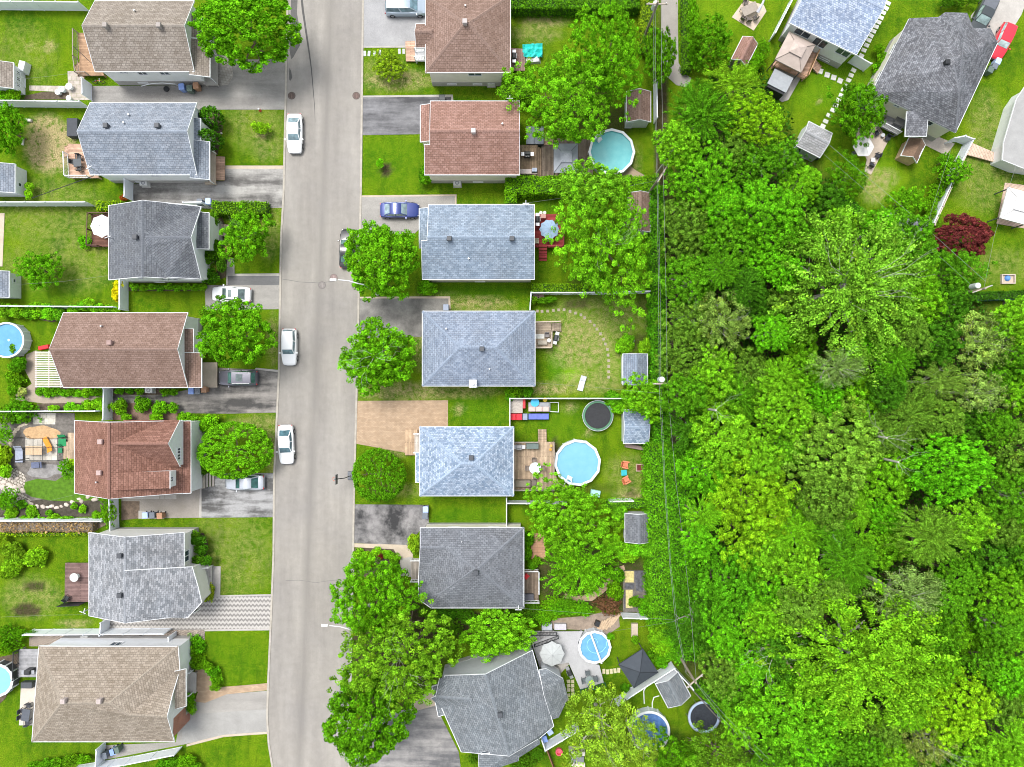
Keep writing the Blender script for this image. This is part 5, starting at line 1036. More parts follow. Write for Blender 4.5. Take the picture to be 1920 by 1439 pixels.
t = T('garden_swing', 'pale wooden seat frame with grey cushion at the bottom edge', 'garden seat', W(1083, 1425)); m = MB(); wbox(m, 1068, 1411, 1097, 1418, 0, 1.4); m.build('canopy', plain((.55, .53, .47)), t, world=True); m = MB(); wbox(m, 1071, 1419, 1095, 1431, .3, .5); m.build('cushion', plain((.2, .21, .23)), t, world=True); m = MB(); wbox(m, 1068, 1432, 1097, 1448, .1, .4); m.build('seat', plain((.6, .55, .48)), t, world=True)
# garden plot
for i, (x0, y0, x1, y1, c, l) in enumerate([(1171, 1071, 1188, 1092, (.55, .47, .2), 'upper straw covered square in the garden plot'), (1173, 1106, 1186, 1140, (.55, .48, .22), 'lower straw strip in the garden plot')]):
    m = MB(); wbox(m, x0, y0, x1, y1, 0, .08, 0); tag(m.build('straw_bed', plain(c, .95, .25, 5)), l, 'straw bed', 'straw beds')
for i, (P, l) in enumerate([([(1190, 1070), (1206, 1070), (1205, 1110), (1192, 1108)], 'long dark weed sheet in the middle of the garden plot'), ([(1208, 1070), (1224, 1072), (1222, 1106), (1208, 1104)], 'dark weed sheet at the right of the garden plot'), ([(1171, 1112), (1183, 1118), (1182, 1140), (1170, 1140)], 'dark weed sheet at the lower left of the garden plot'), ([(1172, 1094), (1190, 1094), (1189, 1104), (1172, 1104)], 'small grey weed sheet between the straw beds')]):
    m = MB(); m.slab([W(*p) for p in P], .0, .05+.01*i); tag(m.build('weed_sheet', plain((.09, .09, .105), .6, .5, 3)), l, 'ground sheet', 'weed sheets')
# stepping stones and rocks
def stones(label, pts, s, col, group, rot=0, name='stepping_stone', rect_=1.0):
    m = plain(col, .9, .12, 4); o0 = None; r_ = random.Random(len(pts)*7); tp = max(p[1] for p in pts)-min(p[1] for p in pts) > max(p[0] for p in pts)-min(p[0] for p in pts)
    for i, (x, y) in enumerate(sorted(pts, key=lambda p: p[1] if tp else p[0])):
        if o0 is None: o0 = MB().box(0, 0, .02, s, s*rect_, .07, 0, .94, .94).build(name, m); tag(o0, label, 'stepping stone', group); o = o0
        else: o = o0.copy(); C.objects.link(o)
        o.location = W(x, y); o.rotation_euler[2] = R(rot+r_.uniform(-7, 7)); o['label'] = label+', '+ordw(i)+(' from top' if tp else ' from left')
z1 = [(910, 975), (945, 977), (987, 975), (1030, 970), (1070, 966), (1110, 965), (1155, 978), (1195, 990), (1237, 1003), (1265, 1025), (1305, 1052), (1337, 1080), (1357, 1110), (1383, 1145), (1407, 1185), (1420, 1222), (1435, 1262), (1440, 1305), (1445, 1347), (1445, 1390), (1445, 1430), (1445, 1470)]
stones('small square stepping stone curving across the dry lawn', [(780+x/4, 340+y/4) for x, y in z1], .32, (.36, .31, .25), 'stepping stones of the dry lawn')
z2 = [(560, 35), (540, 85), (512, 130), (490, 180), (465, 225), (440, 270), (415, 315), (390, 360), (368, 405), (345, 455), (318, 505), (293, 560), (272, 608), (215, 705), (190, 755), (165, 805), (140, 860), (115, 905), (92, 957), (62, 1005), (35, 1055), (8, 1105)]
stones('white slab in the long row between the top right houses', [(1560+x/5.33, y/5.33) for x, y in z2]+[(1554, 217), (1548, 228), (1543, 237)], .6, (.66, .66, .62), 'white slabs between the top right houses', -25, rect_=.75)
stones('white slab in the short row from the beige gazebo steps', [(1531, 131), (1538, 134), (1551, 141), (1563, 146), (1575, 152)], .62, (.66, .66, .62), 'white slabs at the beige gazebo', -20)
stones('cream slab in the row leading to the dark gazebo', [(1132, 1259), (1139, 1260), (1146, 1259), (1153, 1258), (1160, 1257)], .36, (.55, .5, .33), 'cream slabs to the dark gazebo', 0, rect_=1.6)
stones('cream square slab in the small grid beside the white deck', [(1066+i*7.5, 1278+j*8) for j in range(3) for i in range(2)]+[(1066, 1304), (1074, 1302), (1064, 1312)], .4, (.55, .5, .33), 'cream slabs beside the white deck', 8)
stones('grey slab on the lawn at the top of the middle row driveway', [(684, 101), (692, 101), (702, 101), (712, 99), (749, 97), (757, 97)], .32, (.45, .47, .47), 'grey lawn slabs', 0, rect_=2.0)
r_ = random.Random(12); rock = []
def rocks(label, pts, col, group, smin=.18, smax=.42):
    for i, (x, y) in enumerate(sorted(pts)):
        m = MB(); s = r_.uniform(smin, smax); a = r_.uniform(0, 6); n = 7; vs = []
        for z, q in ((-.03, 1), (s*.35, .85), (s*.5, .45)): vs += [(s*q*math.cos(a+2*math.pi*k/n)*(1+.25*math.sin(k*2.3+a)), s*.75*q*math.sin(a+2*math.pi*k/n)*(1+.2*math.cos(k*1.7+a)), z) for k in range(n)]
        m.add(vs, [(j*n+k, j*n+(k+1) % n, (j+1)*n+(k+1) % n, (j+1)*n+k) for j in range(2) for k in range(n)]+[tuple(2*n+k for k in range(n))]); o = m.build('garden_rock', plain(sc(col, r_.choice((.7, .85, 1, 1.1))), .9, .2, 3)); o.location = W(x, y); tag(o, label+', '+ordw(i)+' from left', 'rock', group)
rocks('pale rock edging the lower rock garden bed', [(42+i*9.5+r_.uniform(-3, 3), 941+9*math.sin(i*.3)+r_.uniform(-4, 4)) for i in range(17)]+[(20+r_.uniform(-16, 24), 905+r_.uniform(-10, 28)) for _ in range(22)], (.55, .48, .42), 'rocks of the lower rock garden bed')
rocks('cream edging stone round the upper left of the rock garden', [(19+(1-math.cos(a))*34, 845-math.sin(a)*50) for a in [i*.13 for i in range(12)]], (.55, .48, .38), 'edging stones of the rock garden', .22, .38)
rocks('pale edging stone at the pale blue grey left house', [(415, 250), (412, 256), (411, 262), (408, 270)], (.6, .58, .52), 'edging stones by the pale blue grey house', .12, .2)
# small extras
for l, x, y, s, c in [('pink plastic box on the left lawn with the bare patch', 55, 227, (.8, .35, .3), (.6, .55, .52)), ('pale plank at the left of the bare soil patch', 44, 267, (.25, .8, .2), (.55, .55, .5)), ('red kayak end beside the left pool', 85, 652, (1.3, .5, .4), (.65, .02, .03)), ('white cabinet beside the top left cabin', 51, 131, (.8, 1.3, 1.0), (.6, .63, .63)),
    ('pale blue pool float under the tree by the large pool', 1116, 925, (1.2, .8, .4), (.4, .68, .7)), ('rusty stack of boards beside the pale blue shed', 1190, 838, (2.4, .5, .5), (.3, .22, .2)), ('dark box on the top right patio by the deck', 1680, 250, (.5, .5, .5), (.05, .06, .06))]:
    p = W(x, y); MB().box(0, 0, s[2]/2, *s, 0, .9, .9).build('body', plain(c, .5), T({'red': 'kayak', 'rus': 'board_stack', 'whi': 'cabinet'}.get(l[:3], 'garden_box'), l, {'red': 'kayak', 'rus': 'boards', 'whi': 'cabinet'}.get(l[:3], 'box'), p, r_.uniform(-20, 20)), bevel=.05)
t = T('sandbox', 'small wooden sandbox with blue toy on the right lawn', 'sandbox', W(1888, 524)); m = MB()
for a, b, c_, d in ((0, .5, 1.6, .12), (0, -.5, 1.6, .12), (.75, 0, .12, .9), (-.75, 0, .12, .9)): m.box(a, b, .15, c_, d, .3)
m.build('frame', plain((.5, .42, .35)), t); MB().dome(0, .1, .05, .35, .3, 10).build('blue_toy', plain((.1, .25, .6)), t)
t = T('water_tank', 'white round tank beside the flat roofed house at right', 'tank', W(1878, 280)); MB().cyl(0, 0, 0, 1.1, .35, n=20).build('tank_body', TRIM, t, bevel=.03); MB().cyl(0, 0, 1.1, 1.16, .2, n=16).build('lid', TRIM, t)
table('brown oval table on the top right patio', at(1402, 23), 25, 1.9, 1.1, (.3, .26, .22)); [chair(l, at(x, y), r, (.14, .12, .11), 'brown chairs round the oval table') for l, x, y, r in (('brown chair below left of the oval table', 1391, 38, 60), ('brown chair below the oval table', 1402, 41, 90), ('brown chair below right of the oval table', 1414, 37, 120), ('brown chair above the oval table', 1396, 9, -70))]
for l, x, y, r in (('black patio chair left of the small round table, top right yard', 1641, 253, -60), ('black patio chair near the purple cushion, top right yard', 1660, 262, -120), ('black patio chair at the right of the sunny patio', 1642, 294, 160), ('black patio chair at the lower tip of the sunny patio', 1631, 312, 60)): chair(l, at(x, y), r, (.03, .035, .045), 'black chairs on the sunny patio')
table('small white round table among the black chairs', at(1652, 256), 0, .45, .45, (.6, .62, .65), .45, True); table('small white table between the lower black chairs', at(1634, 302), 0, .5, .5, (.62, .62, .62), .4); table('dark square table on the grey deck at top right', at(1682, 231, .9), -25, 1.1, 1.1, (.14, .14, .14))
MB().box(0, 0, .3, .8, .8, .6).build('chair_body', BLK, T('scooter', 'black machine beside the angled pale grey shed', 'machine', W(1527, 295)), bevel=.1)
t = T('hose_reel', 'white garden hose loop on the grass beside the angled shed', 'hose', W(1212, 1300)); MB().tube([W(x, y, .05)-W(1212, 1300) for x, y in [(1228, 1276), (1214, 1283), (1207, 1296), (1208, 1320)]], .06, 6).build('hose', TRIM, t); MB().tube([W(x, y, .05)-W(1212, 1300) for x, y in [(1236, 1305), (1226, 1308), (1223, 1318), (1223, 1332)]], .06, 6).build('hose', TRIM, t)
MB().tube([W(x, y, .06) for x, y in [(148, 1198), (170, 1192), (190, 1196), (210, 1203), (240, 1203), (262, 1192), (278, 1188)]], .06, 6).build('garden_hose', BLK); tag(bpy.data.objects['garden_hose'], 'black hose lying over the stone covered strip', 'hose')
t = T('bicycle', 'small red bicycle leaning beside the topmost left house', 'bicycle', W(188, 157), 3); 
for x in (-.45, .45): m = MB(); m.tube([(x+.28*math.cos(a*math.pi/8), .02+.05*math.sin(a), .3+.28*math.sin(a*math.pi/8)) for a in range(17)], .03, 5); m.build('wheel', BLK, t)
MB().tube([(-.45, .02, .3), (-.1, .05, .62), (.35, .03, .6), (.45, .02, .3)], .025).build('frame', plain((.6, .04, .03), .4), t); MB().box(-.12, .05, .7, .2, .12, .06).build('saddle', BLK, t); MB().tube([(.35, -.18, .78), (.35, .25, .78)], .02).build('handlebar', METAL, t)
m = MB(); m.tube([W(265, 162, .1), W(272, 160, .8), (W(285, 157, 1.0)), W(305, 156, 1.1), W(328, 158, .8), W(335, 162, .1)], .05, 6); t = T('canopy_frame', 'bent pale pole frame leaning on the topmost left house wall', 'frame', W(300, 163)); m.build('bent_pole', TRIM, t, world=True); MB().cyl(0, 0, 0, .2, .32, .32, 18).build('tyre', BLK, T('spare_tyre', 'black tyre on the top left driveway', 'tyre', W(313, 168)))
m = T('lawn_ornament', 'tiny white and red lawn ornament beside the top left driveway edge', 'ornament', W(488, 208)); MB().cyl(0, 0, 0, .5, .16, .1, 10).build('body', plain((.7, .1, .06)), m); MB().dome(0, 0, .5, .12, .15, 10).build('head', TRIM, m)
# ---------------------------------------------------------------- vehicles
PGL = glass_dark((.09, .13, .13)); TYRE = plain((.02, .02, .022), .8); RIMM = plain((.4, .41, .42), .35, .1, 3, .8)
def paint(c, metal=.0):
    t = NT('car_paint', .3, .5); t.b.inputs['Metallic'].default_value = metal; t.b.inputs['Coat Weight'].default_value = .6; t.b.inputs['Coat Roughness'].default_value = .08; return t.col(c)
def car(label, px, py, ang, col, kind='sedan', metal=0, sun=False, name='parked_car', rails=False, glass=None, group='parked cars'):
    t = T(name, label, {'van': 'minivan', 'suv': 'suv', 'pickup': 'pickup truck'}.get(kind, 'car'), W(px, py, .7)-Vector((0, 0, .7)), ang, group); pm = paint(col, metal); gl = glass or PGL
    K = {'sedan': (4.6, 1.8, .74, .9, 1.42, (.95, .25), (-1.75, -.95)), 'hatch': (4.3, 1.78, .78, .95, 1.48, (.85, .3), (-2.0, -1.75)), 'suv': (4.6, 1.85, .85, 1.05, 1.62, (1.05, .4), (-2.15, -1.8)), 'van': (4.9, 1.92, .85, 1.05, 1.72, (1.45, .55), (-2.32, -2.05)), 'pickup': (5.4, 1.9, .9, 1.1, 1.75, (1.1, .4), (-.9, -.6))}[kind]
    L, Wd, hf, hb, hr, (wx0, wx1), (rx0, rx1) = K; hw = Wd/2; m = MB()
    st = [(-L/2, .72, hb*.62), (-L/2+.1, .86, hb*.86), (-L/2+.35, .95, hb*.97), (-L/2+1.0, 1, hb), (-.6, 1, hb), (.6, 1, hb*.99), (wx0+.05, .99, hb*.97), (L/2-.75, .96, hf*1.02), (L/2-.35, .9, hf*.93), (L/2-.12, .79, hf*.8), (L/2, .6, hf*.6)]
    if rx0 < -2: st[2] = (-L/2+.35, .96, hb)
    vs = []
    for x, k, z in st:
        w = hw*k; vs += [(x, -w*.96, .26), (x, -w, .5), (x, -w*.985, z-.1), (x, -w*.9, z-.015), (x, -w*.5, z+.02), (x, 0, z+.03), (x, w*.5, z+.02), (x, w*.9, z-.015), (x, w*.985, z-.1), (x, w, .5), (x, w*.96, .26)]
    n = 11; fs = [(i*n+j, (i+1)*n+j, (i+1)*n+j+1, i*n+j+1) for i in range(len(st)-1) for j in range(n-1)]+[tuple(range(n)), tuple((len(st)-1)*n+j for j in range(n-1, -1, -1))]
    fs += [(i*n+n-1, (i+1)*n+n-1, (i+1)*n, i*n) for i in range(len(st)-1)]
    # greenhouse
    bw, tw = hw*.9, hw*.72; zb = hb-.03; g0 = len(vs)
    G = [(rx0, -bw*.9, zb), (rx0, bw*.9, zb), (wx0, bw*.88, zb), (wx0, -bw*.88, zb), (rx1, -tw*.92, hr-.04), (rx1, tw*.92, hr-.04), (wx1, tw*.95, hr-.03), (wx1, -tw*.95, hr-.03), ((rx1+wx1)/2, -tw, hr), ((rx1+wx1)/2, tw, hr), ((rx0+wx0)/2, -bw, zb), ((rx0+wx0)/2, bw, zb), ((rx1+wx1)/2, 0, hr+.04), (rx1, 0, hr), (wx1, 0, hr)]
    fs += [tuple(g0+i for i in f) for f in [(1, 5, 13, 4, 0), (3, 7, 14, 6, 2), (0, 4, 8, 10), (10, 8, 7, 3), (2, 6, 9, 11), (11, 9, 5, 1), (4, 13, 12, 8), (8, 12, 14, 7), (13, 5, 9, 12), (12, 9, 6, 14)]]
    m.add(vs+G, fs); o = m.build('body', pm, t, smooth=False, bevel=0); o.data.polygons.foreach_set('use_smooth', [True]*len(o.data.polygons)); e = o.modifiers.new('split', 'EDGE_SPLIT'); e.split_angle = R(38)
    def pane(nm, a, b, c, d, s=.86, sv=.86, mat=None, off=.012):
        a, b, c, d = map(Vector, (a, b, c, d)); ce = (a+b+c+d)/4; nr = (b-a).cross(d-a).normalized(); 
        if nr.dot(ce-Vector((0, 0, .7))) < 0: nr = -nr
        q = []
        for v, al, bl in ((a, 0, 0), (b, 1, 0), (c, 1, 1), (d, 0, 1)):
            u = .5+(al-.5)*s; w_ = .5+(bl-.5)*sv; q.append((a*(1-u)+b*u)*(1-w_)+(d*(1-u)+c*u)*w_+nr*off)
        MB().add([*q, *[v-nr*.02 for v in q]], [(0, 1, 2, 3), (0, 4, 5, 1), (1, 5, 6, 2), (2, 6, 7, 3), (3, 7, 4, 0)]).build(nm, mat or gl, t)
    pane('windshield', G[3], G[2], G[6], G[7], .9, .84, off=.035); pane('rear_window', G[0], G[1], G[5], G[4], .86, .8, off=.035)
    for a, b, c, d in ((0, 10, 8, 4), (10, 3, 7, 8), (1, 11, 9, 5), (11, 2, 6, 9)): pane('side_window', G[a], G[b], G[c], G[d], .9, .72)
    if sun: zz = hr+.045; x = (wx1+rx1)/2+.3; MB().box(x-.1, 0, zz-.01, .75 if kind == 'suv' else .42, tw*1.25, .04).build('sunroof', PGL, t)
    if rails:
        for s in (-1, 1): MB().tube([(wx1-.1, s*tw*.97, hr+.06), (rx1+.1, s*tw*.97, hr+.06)], .03).build('roof_rail', METAL, t)
    for s in (-1, 1):
        for x in (L/2-.85, -L/2+.85):
            w = MB(); w.tube([(x, s*(hw-.2), .32), (x, s*(hw-.0), .32)], .32, 18); wo = w.build('wheel', TYRE, t); r = MB(); r.tube([(x, s*(hw-.05), .32), (x, s*(hw+.008), .32)], .2, 14); r.build('rim', RIMM, wo)
        MB().box(L/2-.3, s*hw*.62, hf*.72, .3, .32, .14, -s*18).build('headlight', plain((.6, .63, .66), .15), t); MB().box(-L/2+.12, s*hw*.68, hb*.72, .14, .36, .16, s*14).build('tail_light', plain((.4, .02, .02), .2), t)
        MB().box(wx0-.15, s*(hw+.1), hb+.02, .16, .22, .13).build('side_mirror', pm, t, bevel=.03)
    MB().box(L/2-.04, 0, .42, .12, hw*1.3, .16).build('front_bumper', DKG, t); MB().box(-L/2+.03, 0, .42, .1, hw*1.3, .14).build('rear_bumper', DKG, t)
    if kind == 'pickup': m = MB(); m.box(-1.75, 0, hb+.04, 1.6, hw*1.6, .06); m.build('bed_cover', plain((.12, .13, .15), .6), t)
    return t
WHP = (.88, .89, .9); LG = glass_dark((.17, .25, .28))
car('white sedan parked at the left kerb near the top', 552, 250, -90, WHP, glass=LG); car('white hatchback parked at the left kerb, middle of the three white cars', 542, 651, -90, WHP, 'hatch', glass=LG); car('white sedan parked at the left kerb, lowest of the three white cars', 536, 834, -88, WHP, glass=glass_dark((.07, .14, .17)))
car('white car with sunroof on the driveway above the dense round maple', 433, 552, 178, WHP, sun=True); car('lilac grey suv with large sunroof on the dark left driveway', 446, 709, 180, (.12, .12, .15), 'suv', .4, sun=True, rails=True, glass=glass_dark((.06, .15, .13))); car('silver sedan half under the smooth clipped tree', 458, 905, 180, (.5, .53, .58), 'sedan', .5, glass=glass_dark((.03, .1, .09)))
car('silver minivan on the top driveway beside the mauve pyramid roof', 761, 13, 0, (.42, .5, .58), 'van', .4, rails=True, glass=glass_dark((.12, .2, .24))); car('dark blue sedan on the grey driveway beside the light blue roof', 749, 394, 0, (.02, .04, .2), 'sedan', .2, glass=glass_dark((.22, .3, .33))); car('black car parked at the right kerb half under the large maple', 651, 466, 88, (.02, .022, .025), 'sedan', glass=glass_dark((.08, .16, .14)))
car('dark grey pickup with bed cover at the top right corner', 1842, 32, -117, (.05, .06, .065), 'pickup', .3, glass=glass_dark((.22, .3, .3))); car('bright red car beside the charcoal hip roof at top right', 1880, 78, -114, (.62, .02, .04), 'hatch', glass=glass_dark((.4, .5, .5)))
# ---------------------------------------------------------------- street furniture and wires
def lamp(label, hx, hy, bx, by):
    b = W(bx, by, 8); hd = W(hx, hy, 8.6); t = T('street_lamp', label, 'street lamp', (b.x, b.y, 0), 0, 'curved street lamps'); o = Vector((b.x, b.y, 0)); h_ = hd-o
    MB().tube([(0, 0, 0), (0, 0, 7.6)], .1, 10, .06).build('pole', METAL, t); MB().tube([(0, 0, 7.6), (h_.x*.15, h_.y*.1, 8.2), (h_.x*.45, h_.y*.75, 8.55), (h_.x*.8, h_.y, 8.65)], .06, 8, .05).build('arm', plain((.62, .63, .65)), t)
    m = MB(); m.box(h_.x*.97, h_.y, 8.62, .75, .3, .13, 0, .85, .7); m.build('lamp_head', plain((.7, .7, .68)), t, bevel=.04); MB().cyl(0, 0, 0, .35, .22, n=12).build('base', FOUND, t)
lamp('street lamp with curved arm over the road beside the large maple', 623, 525, 680, 533); lamp('street lamp with straight arm coming out of the lower trees', 607, 1173, 664, 1180)
t = T('basketball_hoop', 'black basketball hoop with grey base standing at the right kerb', 'basketball hoop', W(658, 892)); b = Vector(t.location)
MB().box(0, 0, .15, .75, 1.05, .3, 0, .85, .85).build('base', plain((.14, .15, .17), .5), t, bevel=.04); MB().tube([(0, 0, .3), (-.2, 0, 2.2), (-1.1, 0, 3.1)], .05, 8).build('pole', BLK, t)
p = W(631, 893, 3.2)-b; MB().box(p.x, 0, 3.2, .06, 1.1, .8).build('backboard', plain((.04, .045, .05), .3), t); MB().ring(p.x-.28, 0, 2.9, 2.93, .2, .235, 20).build('hoop', plain((.5, .08, .02)), t); MB().tube([(-1.1, -.3, 2.7), (-1.1, .3, 2.7), (p.x, .3, 3.1), (p.x, -.3, 3.1), (-1.1, -.3, 2.7)], .025, 5).build('bracket', GRY, t)
def upole(label, px, py, h=9.5, trans=True, arm=0):
    p = W(px, py, h); t = T('utility_pole', label, 'utility pole', (p.x, p.y, 0), 0, 'utility poles'); MB().tube([(0, 0, 0), (0, 0, h)], .16, 10, .11).build('pole', plain((.3, .25, .2), .9, .2, 6), t)
    m = MB(); m.box(0, 0, h-.5, 2.2, .12, .12, arm); m.build('crossarm', plain((.42, .36, .3), .9), t); m = MB()
    for k in (-.9, 0, .9): m.cyl(k*math.cos(R(arm)), k*math.sin(R(arm)), h-.44, h-.2, .06, .04, 8)
    m.build('insulator', plain((.6, .6, .6)), t)
    if trans: MB().cyl(.0, .45, h-2.2, h-1.1, .3, n=20).build('transformer', plain((.55, .58, .58), .4), t, bevel=.03)
    return t
upole('utility pole with transformer at the top edge beside the footpath', 1234, 3); upole('utility pole at the right end of the very long clipped hedge', 1245, 322, trans=False, arm=60); upole('utility pole with white transformer right of the vaulted shed', 1246, 720)
upole('utility pole at the lower right corner of the angled shed yard', 1305, 1281, arm=40, trans=False); upole('utility pole with transformer and dark hedge at the right edge', 1848, 541, arm=20)
WM = plain((.24, .25, .24), .6); n_w = 0
def wire(label, pts, r_=.02, mat=None, group='overhead wires', sag=0):
    P = []
    for (a, b) in zip(pts[:-1], pts[1:]):
        for k in range(6): f = k/6; z = a[2]*(1-f)+b[2]*f-sag*4*f*(1-f); P.append(W(a[0]*(1-f)+b[0]*f, a[1]*(1-f)+b[1]*f, z))
    P.append(W(*pts[-1])); tag(MB().tube(P, r_*.5, 5).build('overhead_wire', mat or WM), label, 'wire', group)
wire('left overhead wire from the top edge down to the lower pole', [(1226, -30, 9), (1226, 160, 8.8), (1232, 340, 8.9), (1235, 560, 8.7), (1236, 722, 9), (1245, 900, 8.7), (1256, 1060, 8.6), (1267, 1170, 8.7), (1286, 1262, 9), (1306, 1281, 9)], .03)
wire('second wire close beside the left overhead wire', [(1229, -30, 8), (1229, 160, 7.8), (1234, 340, 7.9), (1238, 560, 7.7), (1239, 722, 8), (1247, 900, 7.7), (1258, 1060, 7.6), (1270, 1170, 7.7), (1288, 1262, 8)], .022)
wire('right overhead wire along the edge of the wood', [(1239, -30, 9.6), (1241, 160, 9.4), (1244, 330, 9.5), (1249, 560, 9.3), (1251, 722, 9.5), (1267, 900, 9.3), (1286, 1060, 9.2), (1297, 1170, 9.3), (1306, 1281, 9.5), (1362, 1345, 9.3), (1460, 1442, 9.3)], .026)
wire('wire running diagonally from the lower pole to the bottom edge', [(1306, 1283, 9), (1355, 1348, 8.8), (1448, 1445, 8.8)], .03)
wire('long diagonal wire from the pale grey shed to the right pole', [(1555, 272, 9), (1700, 395, 8.8), (1848, 528, 9)], .028); wire('second diagonal wire, lower left of the long one', [(1505, 255, 8), (1660, 390, 7.8), (1828, 541, 8)], .02); wire('steep wire crossing the red maple to the right pole', [(1905, 310, 7), (1865, 440, 7.5), (1845, 540, 8.2)], .02); wire('wire along the long white fence to the right pole', [(1787, 268, 6), (1745, 400, 6.4), (1737, 440, 6.4)], .02)
wire('thin service wire over the dry lawn and trampoline yard', [(1002, 718, 4.5), (1120, 727, 5.5), (1238, 738, 8)], .015); wire('thin service wire to the light blue gable house', [(988, 381, 4.5), (1100, 365, 6), (1236, 338, 8)], .015); wire('thin service wire over the tree below the charcoal roof', [(975, 1141, 4.5), (1120, 1152, 6), (1265, 1163, 8)], .015)
wire('thin service wire over the white deck and pool', [(998, 1216, 4.5), (1130, 1187, 6), (1268, 1165, 8)], .012); wire('thin service wire over the left lawn of the small tree', [(204, 517, 4.5), (120, 528, 5), (0, 536, 7)], .015); wire('thin service wire over the rock garden', [(140, 928, 4.5), (90, 940, 5)], .015); wire('thin service wire over the lower left lawn', [(164, 1153, 4.5), (80, 1154, 5), (-10, 1158, 7)], .015)
wire('black tube for the mast shadow over the grass below the pale blue grey left house', [(176, 330, 4.5), (120, 350, 4.0), (60, 372, 3.5)], .08, BLK); wire('thick black cable over the orange deck at the top left house', [(182, 128, 4.2), (160, 108, 4.0), (137, 87, 3.6)], .07, BLK); wire('thin wire over the top left yard', [(137, 137, 4), (95, 143, 4.5), (45, 148, 5)], .015)  # first tube is the power mast's shadow, put in as a black strip
def dish(label, px, py, hz, rot=0):
    p = W(px, py, hz); t = T('service_mast', label, 'mast', (p.x, p.y, 0), rot, 'roof masts'); MB().tube([(0, 0, hz-2), (0, 0, hz+.4)], .04).build('pole', METAL, t); MB().box(0, 0, hz+.3, .7, .06, .06).build('crossbar', TRIM, t); MB().box(0, .15, hz+.1, .06, .5, .06).build('bracket', TRIM, t)
dish('white roof mast at the slate roofed left house', 205, 446, 5.2, 20); dish('white mast at the left edge of the mottled grey roof', 158, 1147, 5.2, -20); dish('small mast on the upper edge of the light blue gable roof', 986, 383, 5.0); dish('small mast at the lower right of the charcoal roof', 972, 1142, 5.0); dish('small mast on the terracotta roof edge', 956, 187, 5.0); dish('small mast at the lower left of the pale blue grey left roof', 170, 316, 5.6, 30)
# ---------------------------------------------------------------- vegetation
def leaf_mesh(name, P, N, S, tint, asp=.62, seed=0, mat=None):
    rg = np.random.default_rng(seed); n = len(P)
    N = N/np.maximum(np.linalg.norm(N, axis=1, keepdims=True), 1e-6)
    r = rg.normal(size=(n, 3)); t = np.cross(N, r); t /= np.maximum(np.linalg.norm(t, axis=1, keepdims=True), 1e-6); b = np.cross(N, t)
    s = S[:, None]; bend = N*s*.22
    V = np.stack([P+t*s-bend, P+b*s*asp, P-t*s-bend, P-b*s*asp], 1).reshape(-1, 3)
    me = bpy.data.meshes.new(name); me.vertices.add(4*n); me.vertices.foreach_set('co', V.ravel().astype('f'))
    F = np.arange(4*n, dtype='i'); me.loops.add(4*n); me.loops.foreach_set('vertex_index', F)
    me.polygons.add(n); me.polygons.foreach_set('loop_start', np.arange(0, 4*n, 4, dtype='i')); me.update()
    c = np.ones((4*n, 4), 'f'); c[:, 0] = np.repeat(np.clip(tint[:, 0], 0, 1), 4); c[:, 1] = np.repeat(np.clip(tint[:, 1], 0, 1), 4); c[:, 2] = 0
    at = me.attributes.new('tint', 'FLOAT_COLOR', 'POINT'); at.data.foreach_set('color', c.ravel())
    me.materials.append(mat or LEAF); return me
